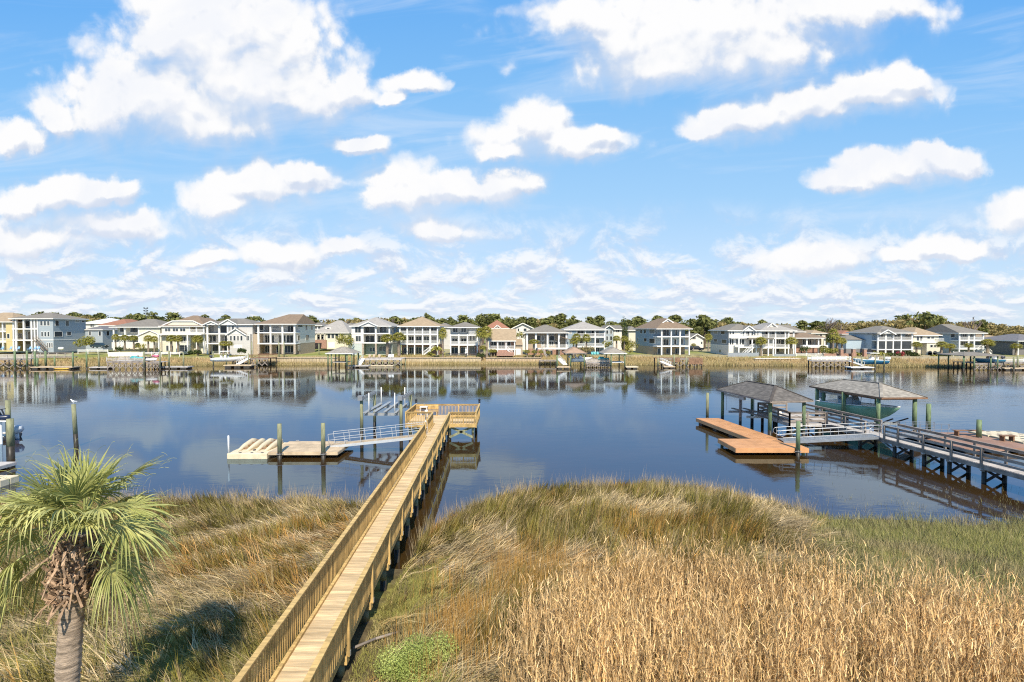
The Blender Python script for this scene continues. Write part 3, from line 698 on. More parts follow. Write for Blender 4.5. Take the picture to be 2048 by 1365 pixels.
def make_lift(T, xs, ys, ztop, zc, mpost=PILE, pole=True, wet=.9):
    for x in xs:
        for y in ys:
            a, w = MB(), MB(); piling(a, w, x, y, ztop-.12, .15, band=wet); pp = a.build('piling', mpost, T, True); w.build('wet_band', PILEW, pp, True)
        m = MB(); m.beam((x-.09,ys[0]-.35,ztop), (x-.09,ys[1]+.3,ztop), .07, .24); m.beam((x+.09,ys[0]-.35,ztop), (x+.09,ys[1]+.3,ztop), .07, .24)
        m.tube((x,ys[0]-.25,ztop+.16),(x,ys[1]+.2,ztop+.16),.03,.03,6); b = m.build('top_beam', GALV, T)
        m = MB(); m.box(x-.2,ys[0]-.45,ztop-.1,x+.2,ys[0]+.0,ztop+.3); m.build('winch_motor', ALU, T)
        m = MB()
        for y in ys: m.tube((x+(.22 if x == xs[0] else -.22),y+.1,zc),(x+(.22 if x == xs[0] else -.22),y+.1,ztop),.012,.012,4)
        m.build('cable', GALV, T)
    for y in ys:
        m = MB(); m.beam((xs[0]+.22,y+.15,zc), (xs[1]-.22,y+.15,zc), .11, .24); m.box(xs[0]+.2,y+.1,zc+.08,xs[1]-.2,y+.22,zc+.125); m.build('cradle_beam', GALV, T)
    a = xs[0]+.25; b = xs[1]-.25; c = (a+b)/2
    for x, z, o in ((a+.15,.22,.12),(c-.45,.34,.05),(c+.45,.34,-.05),(b-.15,.22,-.12)):
        m = MB(); m.beam((x,ys[0]-.5,zc+z), (x+o,ys[1]+.7,zc+z+.06), .28, .06, (o*2,0,1)); m.beam((x,ys[0]-.4,zc+z-.1),(x+o,ys[1]+.6,zc+z-.06), .05, .16); m.build('bunk', GALV, T)
        m = MB()
        for y in ys: m.box(x-.04,y+.05,zc+.1,x+.04,y+.2,zc+z-.06)
        m.build('bunk_bracket', ALU, T)
    if pole:
        for x in (a+.35, b-.35):
            for y in ys:
                m = MB(); m.tube((x,y+.2,zc+.1),(x,y+.2,zc+1.9),.045,.045,8); m.build('guide_pole', WHITE, T, True)
L1 = thing('boat_lift', 'empty four-post boat lift with white guide poles beside the pier head', 'boat lift', (-11.5,46,0))
make_lift(L1, (-13.35,-9.85), (44.2,48.4), 3.75, 2.35)
# ------------------------------------------------------------------ boats
def hull_rings(L, B, sheer_s, sheer_b, keel, flare=1.0):
    rings = []                                  # x along the length (stern 0 -> bow L), local
    for t in (0,.08,.2,.35,.5,.65,.78,.88,.95,1.0):
        hb = B/2*(1-max(0,(t-.45)/.55)**2.3*.985)
        sh = sheer_s+(sheer_b-sheer_s)*t**1.8
        k = keel*(1-max(0,(t-.62)/.38)**2.0)+ (sh-.12)*max(0,(t-.62)/.38)**2.0
        ch = k+(sh-k)*.36; cb = hb*(.86-.42*max(0,(t-.5)/.5)**1.5)
        x = L*t
        rings.append([(x,0,k),(x,cb*.55,k+(ch-k)*.5),(x,cb,ch),(x,hb*.985,ch+(sh-ch)*.6),(x,hb,sh),(x,-hb,sh),(x,-hb*.985,ch+(sh-ch)*.6),(x,-cb,ch),(x,-cb*.55,k+(ch-k)*.5)])
    return rings
def boat(name, label, cat, pos, ang, L=7.0, B=2.5, hullm=None, top=True, motors=1, motm=None, group=None, cons=True, deckm=WHITE, sheer=(1.0,1.5), bottom=None, topm=None):
    T = thing(name, label, cat, pos, ang, group); hb = hullm or WHITE; loc = lambda m, n, mt, sm=False, par=None: m.build(n, mt, par or T, sm, world=False)
    rg = hull_rings(L, B, sheer[0], sheer[1], 0)
    m = MB(); m.loft(rg); h = loc(m, 'hull', hb, True)
    if bottom:
        m = MB(); m.loft([[(p[0]*1.0, p[1]*1.012, p[2]-.012) for p in (r[2],r[1],r[0],r[8],r[7])] for r in rg], False, False); loc(m, 'hull_bottom', bottom, True, h)
    m = MB()
    for sg in (1,-1):
        m.path([(r[4][0], r[4][1]*sg, r[4][2]+.02) for r in rg], .055, 6)
    loc(m, 'gunwale', WHITE, True)
    m = MB(); m.loft([[(r[4][0], r[4][1]*.86, r[4][2]+.015), (r[4][0], -r[4][1]*.86, r[4][2]+.015)] for r in rg[:9]], False, False); loc(m, 'deck', deckm)
    s0 = sheer[0]
    if cons:
        cx = L*.42; m = MB()
        m.loft([[(cx-.5,-.42,s0-.1),(cx+.6,-.42,s0-.1),(cx+.6,.42,s0-.1),(cx-.5,.42,s0-.1)],[(cx-.45,-.4,s0+.55),(cx+.35,-.38,s0+.55),(cx+.35,.38,s0+.55),(cx-.45,.4,s0+.55)],[(cx-.35,-.34,s0+.75),(cx+.1,-.34,s0+.75),(cx+.1,.34,s0+.75),(cx-.35,.34,s0+.75)]])
        c = loc(m, 'console', deckm); m = MB(); m.loft([[(cx+.36,-.4,s0+.55),(cx+.36,.4,s0+.55)],[(cx+.05,-.36,s0+1.15),(cx+.05,.36,s0+1.15)]], False, False); loc(m, 'windscreen', GLASS, False, c)
        m = MB(); m.box(cx-1.35,-.5,s0-.1,cx-.85,.5,s0+.4); m.box(cx-1.42,-.5,s0+.4,cx-1.3,.5,s0+.85); loc(m, 'seat', deckm)
    if top:
        cx = L*.40; m = MB(); hz = s0+1.75
        m.loft([[(cx-1.2,-.95,hz),(cx+1.0,-.9,hz),(cx+1.0,.9,hz),(cx-1.2,.95,hz)],[(cx-1.15,-.9,hz+.1),(cx+.95,-.85,hz+.1),(cx+.95,.85,hz+.1),(cx-1.15,.9,hz+.1)]]); tt = loc(m, 't_top', topm or WHITE)
        m = MB()
        for x in (-.6,.5):
            for y in (-.6,.6): m.tube((cx+x,y*.85,s0-.1),(cx+x*1.1,y*1.2,hz),.035,.035,6)
        loc(m, 'top_frame', ALU, False, tt)
    for k in range(motors):
        y = (k-(motors-1)/2)*.75; m = MB(); z = s0+.15
        m.loft([[(-.55,y-.2,z),(-.05,y-.2,z),(-.05,y+.2,z),(-.55,y+.2,z)],[(-.75,y-.26,z+.3),(0,y-.24,z+.3),(0,y+.24,z+.3),(-.75,y+.26,z+.3)],[(-.68,y-.2,z+.62),(-.1,y-.18,z+.62),(-.1,y+.18,z+.62),(-.68,y+.2,z+.62)],[(-.55,y-.1,z+.7),(-.2,y-.1,z+.7),(-.2,y+.1,z+.7),(-.55,y+.1,z+.7)]])
        o = loc(m, 'outboard', motm or RUBBER, True); m = MB(); m.loft([[(-.42,y-.08,z),(-.12,y-.08,z),(-.12,y+.08,z),(-.42,y+.08,z)],[(-.5,y-.05,z-.9),(-.2,y-.05,z-.9),(-.2,y+.05,z-.9),(-.5,y+.05,z-.9)]]); m.tube((-.6,y,z-.75),(-.05,y,z-.75),.08,.06,8); loc(m, 'lower_unit', motm or RUBBER, True, o)
    return T
# ------------------------------------------------------------------ the docks at right
RIDGED = mat('dark_ridge_shingles', (.085,.07,.058), .9, .2, 3)
def hip_roof(T, c, mroof, mfas, ridge, th=.16, name='roof'):
    # c: four eave corners (front-left, front-right, back-right, back-left); ridge: two points (front, back)
    c = [Vector(p) for p in c]; r = [Vector(p) for p in ridge]
    m = MB(); m.add([*c, *r], [(0,1,4),(1,2,5,4),(2,3,5),(3,0,4,5)]); m.add([p-Vector((0,0,.02)) for p in c], [(3,2,1,0)])
    o = m.build(name, mroof, T)
    m = MB()
    for a, b in zip(c, c[1:]+c[:1]): m.beam(a-Vector((0,0,th/2+.005)), b-Vector((0,0,th/2+.005)), .04, th)
    m.build('fascia', mfas, o)
    m = MB()
    for a, b in ((c[0],r[0]),(c[1],r[0]),(c[2],r[1]),(c[3],r[1]),(r[0],r[1])): m.beam(a+Vector((0,0,.012)), b+Vector((0,0,.012)), .26, .02)
    m.build('ridge_cap', RIDGED if mroof is SHGREY else mroof, o)
    return o
def make_right():
    # two roofed boat lifts
    B1 = thing('boathouse', 'open boathouse with dark shingled hip roof above an empty lift, beside the orange float', 'boathouse', (25,50,0), group='roofed boat lifts at right')
    e1 = (on(1541,803,3.42), on(1627,801,3.42), None, on(1432.5,778.5,3.42)); e1 = [e1[0], e1[1], e1[1]+e1[3]-e1[0], e1[3]]
    hip_roof(B1, e1, SHGREY, OLDW, (at(1551.5,771.5,47.6), at(1495.5,762.3,52.2)))
    for p in ((23.9,46.1),(26.9,45.9),(22.65,53.6),(25.75,53.4)):
        a, w = MB(), MB(); piling(a, w, *p, 3.35, .16); q = a.build('post', GREENPILE, B1, True); w.build('wet_band', PILEW, q, True)
    m = MB()
    for a, b in (((23.9,46.1),(22.65,53.6)),((26.9,45.9),(25.75,53.4)),((23.9,46.1),(26.9,45.9)),((22.65,53.6),(25.75,53.4))): m.beam((*a,3.24),(*b,3.24),.10,.2)
    m.build('roof_beam', OLDW, B1)
    LF = thing('boat_lift', 'empty grey boat lift hanging under the dark boathouse roof', 'boat lift', (24.6,50,0))
    for (a, b) in (((23.2,50.6),(22.75,53.4)),((26.0,50.3),(25.65,53.2))):
        m = MB(); m.beam((*a,2.95),(*b,2.95),.10,.2); m.beam((a[0],a[1],2.95),(a[0]+.2,a[1]-.5,2.95),.3,.35); m.build('top_beam', GALV, LF)
        for p in (a,):
            q, w = MB(), MB(); piling(q, w, p[0], p[1], 2.85, .14); pp = q.build('piling', OLDW, LF, True); w.build('wet_band', PILEW, pp, True)
        m = MB()
        for p in (a, b): m.tube((p[0]+.15,p[1]-.2,1.25),(p[0]+.15,p[1]-.2,2.9),.015,.015,4)
        m.build('cable', GALV, LF)
    for y in (49.4, 52.6): m = MB(); m.beam((23.2-.12*(y-50),y,1.2),(26.1-.12*(y-50),y,1.2),.12,.22); m.build('cradle_beam', GALV, LF)
    for x in (24.0,25.2): m = MB(); m.beam((x+.4,47.6,1.42),(x-.35,53.5,1.42),.25,.1); m.build('bunk', OLDW, LF)
    B2 = thing('boathouse', 'open boathouse with pale grey hip roof sheltering the green boat', 'boathouse', (35.5,51,0), group='roofed boat lifts at right')
    e = (on(1763.5,795.5,3.55), on(1855.5,795,3.55), None, on(1618.4,772.2,3.55)); e = [e[0], e[1], e[1]+e[3]-e[0], e[3]]
    hip_roof(B2, e, SHTAN, BROWNW, (at(1761.5,766.3,48.5), at(1688,758.8,53.4)))
    pb = [(34.55,47.0),(38.0,47.0),(33.6,54.9),(36.9,54.9),(34.0,51.1),(37.4,51.1)]
    for p in pb:
        a, w = MB(), MB(); piling(a, w, *p, 3.48, .19); q = a.build('post', GREENPILE, B2, True); w.build('wet_band', PILEW, q, True)
    m = MB()
    for a, b in ((0,2),(1,3),(0,1),(2,3)): m.beam((*pb[a],3.36),(*pb[b],3.36),.10,.22)
    m.build('roof_beam', BROWNW, B2)
    LG = thing('boat_lift', 'boat lift with steel beams carrying the green boat', 'boat lift', (35.5,51,0))
    for a, b in (((34.35,51.6),(34.0,55.2)),((37.0,51.5),(36.6,55.2))):
        m = MB(); m.beam((*a,3.05),(*b,3.05),.12,.24); m.build('top_beam', GALV, LG)
        for p in (a, b): m = MB(); m.tube((p[0]+.1,p[1],.75),(p[0]+.1,p[1],3.0),.016,.016,4); m.build('cable', GALV, LG)
    q, w = MB(), MB(); piling(q, w, 33.9, 54.2, 3.0, .18); pp = q.build('piling', GREENPILE, LG, True); w.build('wet_band', PILEW, pp, True)
    for y in (48.6,53.6): m = MB(); m.beam((34.6-.1*(y-50),y,.72),(37.7-.1*(y-50),y,.72),.14,.26); m.build('cradle_beam', GALV, LG)
    m = MB(); m.beam((36.9,48.2,.85),(37.4,47.0,1.5),.12,.12); m.beam((35.8,48.2,.85),(36.2,47.3,1.4),.12,.12); m.build('bow_guide', DARK, LG)
    seaf = mat('seafoam_green_hull', (.22,.40,.25), .3, .10, .6, spec=.6); grey = mat('pale_grey_gelcoat', (.42,.45,.45), .4, .08, 1); mg = mat('silver_outboard', (.42,.48,.50), .35, .1, 2)
    p0 = Vector((34.55,55.1,.82)); p1 = Vector((36.75,47.2,.82)); d = p1-p0
    boat('motor_boat', 'seafoam green centre console boat raised on the lift under the pale boathouse roof', 'boat', p0, math.atan2(d.y,d.x), d.length, 2.6, seaf, True, 1, mg, deckm=grey, sheer=(1.25,1.7), topm=RUBBER)
    # the grey walkway
    Wk = thing('walkway', 'weathered grey boardwalk on cross-braced dark piles running in from the edge to the boathouses', 'boardwalk', (31,38,0))
    xl = lambda y: 29.75-.098*(y-38.8); ww = 1.55; DZ, RZ = 1.22, 2.28
    ysec = (24.0, 51.5)
    m = MB(); y = ysec[0]
    while y < ysec[1]: x = xl(y); m.box(x+.03, y, DZ-.04, x+ww, y+.137, DZ+random.uniform(-.003,.003)); y += .145
    m.build('deck', OLDDECK, Wk)
    for o in (.0, ww): m = MB(); m.beam((xl(ysec[0])+o,ysec[0],DZ-.18),(xl(ysec[1])+o,ysec[1],DZ-.18),.06,.28); m.build('stringer', OLDW, Wk)
    gapL = (39.6, 41.4)
    def railrun(side, ya, yb, posts):
        o = -.02 if side == 0 else ww+.02
        m = MB(); m.beam((xl(ya)+o,ya,RZ),(xl(yb)+o,yb,RZ),.15,.04); m.beam((xl(ya)+o,ya,RZ-.10),(xl(yb)+o,yb,RZ-.10),.04,.14)
        m.beam((xl(ya)+o,ya,RZ-.45),(xl(yb)+o,yb,RZ-.45),.04,.14); m.beam((xl(ya)+o,ya,RZ-.78),(xl(yb)+o,yb,RZ-.78),.04,.14); m.build('railing', OLDW, Wk)
        for y in posts:
            m = MB(); x = xl(y)+o+(-.06 if side == 0 else .06); m.box(x-.06,y-.06,DZ-.34,x+.06,y+.06,RZ-.02); q = m.build('rail_post', OLDW, Wk)
            if side == 0: m = MB(); m.box(x-.08,y-.08,DZ-.36,x+.08,y+.08,DZ-.26); m.build('bolt_plate', GALV, q)
    pl = [26.6,29.5,32.1,34.1,36.2,38.3]
    railrun(0, 24, gapL[0], pl+[39.55]); railrun(0, gapL[1], 45.8, [41.45,43.6,45.8]); railrun(1, 24, 40.2, [y+.1 for y in pl]); railrun(1, 41.8, 51.5, [41.9,44,46.3,48.9,51.4])
    for y in (26.9,29.5,32.1,34.4,36.3,38.8,42.2,45.4,48.6):
        x = xl(y); m = MB(); m.box(x-.05,y-.1,DZ-.46,x+ww+.05,y+.1,DZ-.3); m.build('pile_cap', OLDW, Wk)
        for o in (.12, ww-.1):
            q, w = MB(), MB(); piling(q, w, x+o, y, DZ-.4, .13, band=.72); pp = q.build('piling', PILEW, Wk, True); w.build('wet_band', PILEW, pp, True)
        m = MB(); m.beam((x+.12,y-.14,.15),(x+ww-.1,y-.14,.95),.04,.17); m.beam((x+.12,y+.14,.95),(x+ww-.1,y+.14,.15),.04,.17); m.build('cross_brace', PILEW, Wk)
    # its platform behind the dark boathouse
    Pf = thing('platform', 'weathered timber platform with plank railings at the end of the grey boardwalk', 'dock', (28,49,0))
    x0, x1, y0, y1 = 25.6, 28.55, 45.9, 51.8
    m = MB(); y = y0
    while y < y1-.1: m.box(x0,y,DZ-.04,x1,y+.137,DZ); y += .145
    m.box(x0,y0-.05,DZ-.3,x1,y0-.005,DZ); m.box(x0-.05,y0,DZ-.3,x0-.005,y1,DZ); m.build('deck', OLDDECK, Pf)
    for a, b in (((x0,y0),(28.9,y0)),((x0,y0),(x0,y1)),((x0,y1),(x1,y1))):
        a, b = Vector((*a,0)), Vector((*b,0)); m = MB()
        for z in (RZ-.82,RZ-.48,RZ-.12): m.beam(a+Vector((0,0,z)), b+Vector((0,0,z)), .04, .15)
        m.beam(a+Vector((0,0,RZ)), b+Vector((0,0,RZ)), .16, .04); m.build('railing', OLDW, Pf); n = max(1, round((b-a).length/1.9))
        for i in range(n+1): c = a+(b-a)*i/n; m = MB(); m.box(c.x-.06,c.y-.06,DZ-.3,c.x+.06,c.y+.06,RZ-.02); m.build('rail_post', OLDW, Pf)
    for x in (x0+.3,27.1,x1):
        for y in (y0+.3,48.8,y1-.3):
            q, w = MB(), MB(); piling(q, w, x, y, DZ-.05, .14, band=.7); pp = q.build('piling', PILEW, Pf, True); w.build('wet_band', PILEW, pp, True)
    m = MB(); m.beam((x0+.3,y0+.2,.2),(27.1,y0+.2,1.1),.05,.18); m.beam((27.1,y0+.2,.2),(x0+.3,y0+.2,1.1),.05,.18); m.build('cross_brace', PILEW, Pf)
    C = thing('storage_chest', 'pale dock storage chest with a lid on the timber platform', 'chest', (26.5,50.6,DZ))
    m = MB(); m.box(25.9,50.2,DZ,27.2,50.9,DZ+.5); m.build('body', WHITE, C); m = MB(); m.box(25.87,50.17,DZ+.5,27.23,50.93,DZ+.57); m.build('lid', PLASTB, C)
    # the orange L-shaped float
    Fl = thing('floating_dock', 'L-shaped orange-brown composite floating dock beside the dark boathouse', 'floating dock', (21,44,0))
    float_dock(Fl, 20.35, 42.42, 22.75, 52.1, .60, COMP, 'y', -.112, .32); float_dock(Fl, 17.55, 38.95, 23.25, 42.38, .60, COMP, 'x', 0.0, .32)
    pile_thing(on(1584,908,0).x, 38.8, 2.75, .16, 'green-stained piling rising at the near corner of the orange float', 'lone pilings at right', GREENPILE, hoop=.4)
    q = at(1415,786,53.0); pile_thing(q.x, 53.0, q.z, .15, 'slim piling behind the outer end of the orange float', 'lone pilings at right', PILE)
    q = at(1857.5,808,46.5); pile_thing(q.x, 46.5, q.z, .2, 'green piling just past the corner of the pale boathouse roof', 'lone pilings at right', GREENPILE)
    q = at(1958.5,840,43.5); pile_thing(q.x, 43.5, q.z, .2, 'green piling standing between the two benches of the brown float', 'lone pilings at right', GREENPILE)
    G = thing('gangway', 'aluminium gangway with looped handrails leading down to the orange float', 'gangway', (26,41,0))
    gangway(G, (29.6,40.6,1.27), (22.3,41.35,.70), 1.25, .95, ALU, GALV, mid=2, n=6, loop=True)
    # the brown float at the far side, with benches, and its modular beige neighbour
    F2 = thing('floating_dock', 'brown composite floating dock with two benches behind the grey boardwalk', 'floating dock', (41,42,0))
    float_dock(F2, 36.0, 39.6, 42.3, 45.6, .45, COMPB, 'x', -.1)
    for k, (bx, by) in enumerate(((40.6,44.3),(42.0,42.2))):
        b = thing('dock_bench', ['brown plank bench at the far edge of the brown float', 'smaller brown plank bench nearer the beige float'][k], 'bench', (bx,by,.45), group='benches on the brown float')
        wv = (1.25,.65)[k]; m = MB(); [m.box(bx-wv,by-.24+i*.17,.88,bx+wv,by-.10+i*.17,.93) for i in range(3)]; m.build('seat', BROWNW, b)
        for sx in (-1,1): m = MB(); m.box(bx+sx*(wv-.25)-.06,by-.2,.45,bx+sx*(wv-.25)+.06,by+.2,.88); m.build('leg', BROWNW, b)
    F3 = thing('modular_float', 'beige modular plastic float with dark sockets at the right edge', 'floating dock', (45,42,0))
    m = MB()
    for i in range(4):
        for j in range(7): m.box(42.9+i*.95-.1*(j*.9), 39.6+j*.95, -.1, 42.9+i*.95+.92-.1*(j*.9), 39.6+j*.95+.92, .48)
    b = m.build('float_block', PLASTB, F3); bv = b.modifiers.new('bevel','BEVEL'); bv.width = .05; bv.segments = 2
    m = MB()
    for i in range(4):
        for j in range(7): m.box(43.2+i*.95-.1*j*.9, 39.9+j*.95, .48, 43.5+i*.95-.1*j*.9, 40.1+j*.95, .50)
    m.build('socket_cap', RUBBER, F3)
    G2 = thing('gangway', 'thin-railed aluminium gangway running down to the brown float behind the boardwalk', 'gangway', (35,42,0))
    gangway(G2, (31.1,41.0,1.25), (38.4,44.6,.56), 1.1, .95, ALU, GALV, mid=1, n=7, loop=True)
make_right()
# ------------------------------------------------------------------ at the left edge
def make_left_edge():
    q = at(15.5,801,44.0); pile_thing(q.x, 44.0, q.z, .2, 'tall piling at the left edge behind the covered motor', 'pilings at the left edge')
    q = at(20,838,38.0); pile_thing(q.x, 38.0, q.z, .24, 'thicker short piling standing in front of the skiff', 'pilings at the left edge', band=1.0)
    q = at(147,809,42.0); b = at(152.5,890,42); p = pile_thing(b.x, 42.0, q.z, .165, 'lone leaning piling with a gull on top, left of the pier', 'pilings at the left edge', lean=((q.x-b.x)/q.z,0), band=1.1)
    gx, gy, gz = q.x, 42.0, q.z
    g = thing('gull', 'white and grey gull perched on the lone leaning piling', 'bird', (gx,gy,gz))
    wg = mat('gull_white', (.80,.80,.78), .8, .05, 4); gg = mat('gull_grey', (.35,.37,.40), .8, .1, 4)
    m = MB(); rings = []
    for t, r, z in ((-.30,.012,.17),(-.22,.05,.18),(-.08,.10,.20),(.05,.10,.24),(.12,.06,.31),(.16,.055,.37),(.20,.05,.40),(.235,.03,.40),(.27,.008,.385)):
        rings.append([(gx-t, gy+r*math.cos(a), gz+z+r*math.sin(a)) for a in [k*PI/4 for k in range(8)]])
    m.loft(rings)
    for s in (-.03,.03): m.tube((gx,gy+s,gz),(gx,gy+s,gz+.13),.01,.01,5)
    b_ = m.build('body', wg, g, True)
    m = MB(); m.ball((gx+.10,gy-.07,gz+.23), .2,.03,.06); m.ball((gx+.10,gy+.07,gz+.23), .2,.03,.06); m.build('wing', gg, g, True)
    m = MB(); m.tube((gx-.26,gy,gz+.387),(gx-.32,gy,gz+.37),.012,.003,5); m.build('beak', mat('gull_beak', (.6,.35,.05), .5), g)
    # covered outboard on its stand
    o = at(14,833,43.0); T = thing('jet_ski', 'dark blue jet ski on a white lift at the left edge', 'jet ski', (o.x,43,o.z-.3))
    blue = mat('dark_blue_gelcoat', (.012,.022,.055), .35, .1, 1, spec=.6); x, z = o.x-.75, o.z-.35
    m = MB(); m.loft([[(x-1.6+t, 43+s*w, z+h) for s, h in ((-1,.25),(-.6,0),(.6,0),(1,.25),(.7,.45),(-.7,.45))] for t, w in ((0,.35),(.8,.5),(1.8,.48),(2.4,.2),(2.6,.04))]); m.build('hull', blue, T, True)
    m = MB(); m.loft([[(x-1.3,42.8,z+.42),(x-1.3,43.2,z+.42),(x+.1,43.25,z+.42),(x+.1,42.75,z+.42)],[(x-1.2,42.85,z+.75),(x-1.2,43.15,z+.75),(x,43.15,z+.75),(x,42.85,z+.75)]]); m.build('seat', RUBBER, T, True)
    m = MB(); m.tube((x+.3,42.65,z+.95),(x+.3,43.35,z+.95),.03,.03); m.tube((x+.5,43,z+.5),(x+.3,43,z+.95),.06,.05); m.build('handlebar', DARK, T)
    m = MB(); m.beam((x-1.8,42.7,z-.02),(x+1.0,42.7,z-.02),.1,.1); m.beam((x-1.8,43.3,z-.02),(x+1.0,43.3,z-.02),.1,.1); m.tube((x+.2,43,z-.05),(x+.2,43,-1),.09); m.build('lift_arm', WHITE, T)
    s = on(60,880,0); tanm = mat('tan_skiff', (.52,.43,.32), .6, .12, 1.0)
    boat('skiff', 'low tan skiff with a grey outboard tied behind the short thick piling', 'boat', (s.x-1.9,s.y+.4,-.25), R(186), 4.6, 1.9, RUBBER, False, 1, mat('pale_outboard', (.5,.52,.54), .4), cons=False, deckm=tanm, sheer=(.62,.75))
    T = thing('floating_dock', 'weathered narrow float at the left edge below the skiff', 'floating dock', (-37,36.5,0)); p = on(41,924,.35); p.x -= .3; p.y -= .7
    float_dock(T, p.x-5, p.y-.6, p.x, p.y+.7, .35, OLDDECK, 'x')
    T = thing('modular_float', 'pale modular float at the left edge partly behind the palm', 'floating dock', (-35,33,0)); p = on(40,950,.42); p.y -= 1.3
    m = MB()
    for i in range(5):
        for j in range(2): m.box(p.x-1.0*(i+1)+.03,p.y+.65*j,-.1,p.x-1.0*i,p.y+.65*j+.63,.42)
    b = m.build('float_block', PLASTB, T); bv = b.modifiers.new('bevel','BEVEL'); bv.width = .05; bv.segments = 2
    m = MB(); [m.box(p.x-1.0*i-.6,p.y+.3,.42,p.x-1.0*i-.4,p.y+.5,.44) for i in range(5)]; m.build('socket_cap', RUBBER, T)
    # drift pole and driftwood
    a, b = on(768,1300,.75), on(795,1268,.62); b2 = on(797,1268,.62)
    d = MB(); p, q = on(705,1297,.85), on(795,1265,.8); d.path([p, p.lerp(q,.5)+Vector((0,0,.04)), q], .04, 6); o = d.build('drift_pole', OLDW, None, True); tag(o, 'thin weathered pole lying on the moss beside the pier', 'pole')
    d = MB(); p, q = on(1790,1098,.45), on(1928,1122,.45); d.path([p, p.lerp(q,.5)+Vector((0,0,.02)), q], .075, 6); o = d.build('driftwood_log', mat('bleached_wood', (.50,.40,.28), .8, .2), None, True); tag(o, 'bleached driftwood log lying in the short green grass', 'log')
make_left_edge()
# ------------------------------------------------------------------ the sabal palm close by
def leaf_mat(name, a, b, tr=.3, scale=1.2, isl=.22, rough=.5):
    m = bpy.data.materials.new(name); m.use_nodes = True; t = NT(m.node_tree); bs = m.node_tree.nodes['Principled BSDF']
    tc = t.nodes.new('ShaderNodeTexCoord'); n = t.noise(tc.outputs['Object'], scale, 4, .6)
    g = t.nodes.new('ShaderNodeNewGeometry'); k = t.remap(g.outputs['Random Per Island'], 0, 1, 1-isl, 1+isl, 'LINEAR')
    c = t.mix(1.0, t.mix(t.remap(n,.3,.7), a, b), t.xyz(k,k,k), 'MULTIPLY')
    t.put(bs.inputs['Base Color'], c); bs.inputs['Roughness'].default_value = rough; bs.inputs['Specular IOR Level'].default_value = .3
    tl = t.nodes.new('ShaderNodeBsdfTranslucent'); t.put(tl.inputs[0], c); mx = t.nodes.new('ShaderNodeMixShader'); mx.inputs[0].default_value = tr
    o = [q for q in t.nodes if q.type == 'OUTPUT_MATERIAL'][0]
    t.links.new(bs.outputs[0], mx.inputs[1]); t.links.new(tl.outputs[0], mx.inputs[2]); t.links.new(mx.outputs[0], o.inputs[0]); return m
FROND = leaf_mat('palm_frond', (.29,.31,.08), (.56,.53,.20), .25)
PETI = mat('palm_petiole', (.28,.30,.10), .5, .2, 3)
DEADF = mat('dead_palm_frond', (.42,.32,.20), .85, .35, 3.0, (1,1,1), .3)
BOOT = mat('palm_boots', (.36,.24,.15), .9, .45, 6.0, (1,1,1), .35, .6)
TRUNK = mat('palm_trunk', (.38,.29,.21), .9, .48, 4.0, (1,1,6), 0, 1.0)
def fan_leaf(T, base, az, el, pet, fan, droop=.35, spread=125, nseg=44, roll=0.0, dead=False):
    d = Vector((math.cos(az)*math.cos(el), math.sin(az)*math.cos(el), math.sin(el))); Z = Vector((0,0,1))
    pts = []; p = Vector(base); dd = d.copy()
    for i in range(8):
        pts.append(p.copy()); p = p+dd*pet/7; dd = (dd-Z*.055*(1+abs(math.cos(el)))).normalized()
    m = MB()
    for i in range(7): m.tube(pts[i], pts[i+1], .028-.002*i, .026-.002*i, 6, False)
    fr = m.build('frond', PETI if not dead else DEADF, T, True)
    hst = pts[-1]; dd = dd.normalized(); side = dd.cross(Z); side = side.normalized() if side.length > .05 else Vector((1,0,0)); nrm = side.cross(dd).normalized()
    if roll: Mr = Matrix.Rotation(roll, 3, dd); side = Mr @ side; nrm = Mr @ nrm
    m = MB(); rows = 8
    for k in range(nseg):
        f = (k+.5)/nseg*2-1; a = R(spread)*f
        L = fan*(1.0-.42*abs(f)**2.2)*random.uniform(.78,1.10); cup = .22*abs(f)+random.uniform(-.10,.10)
        sd = (dd*math.cos(a)+side*math.sin(a)+nrm*(cup-.06)).normalized()
        start = hst+dd*(.16*fan*(1-abs(f)))
        wv = (nrm.cross(sd)).normalized(); w0 = fan*R(spread)*2/nseg
        dr = droop*random.uniform(.5,1.7)*(1.0+.7*abs(f)); tip = random.uniform(.30,.75)
        twist = random.uniform(-.6,.6)
        V = []
        for i in range(rows):
            t = i/(rows-1)
            c = start+sd*(L*t)-Z*(dr*L*(t**2.0*.42+max(0,t-tip)**1.6*1.5))
            ww = min(w0*t*1.02+.004, .040+.005*math.sin(k)) if t < .5 else .040*(1-((t-.5)/.5)**1.3*.93)
            n2 = nrm if t < .6 else (nrm*math.cos(twist*t*2)+wv*math.sin(twist*t*2))
            V += [c-wv*ww*.5+n2*ww*.16, c-n2*ww*.14, c+wv*ww*.5+n2*ww*.16]
        F_ = []
        for i in range(rows-1):
            b = i*3; F_ += [(b,b+1,b+4,b+3),(b+1,b+2,b+5,b+4)]
        m.add(V, F_)
        if random.random() < .7:               # the loose thread at the split tip
            c = V[-2]; e = Vector(c); pr = e.copy(); dr2 = (sd*random.uniform(.3,1)+Vector((random.uniform(-1,1),random.uniform(-1,1),random.uniform(-.3,.9)))*.8).normalized()
            q = []
            for i in range(4): q.append((e+Vector((0,0,.002)), e-Vector((0,0,.004)))); e = e+dr2*random.uniform(.04,.09); dr2 = (dr2-Z*.35).normalized()
            vv = [x for pr_ in q for x in pr_]; m.add(vv, [(0,1,3,2),(2,3,5,4),(4,5,7,6)])
    m.build('blade', FROND if not dead else DEADF, fr, False)
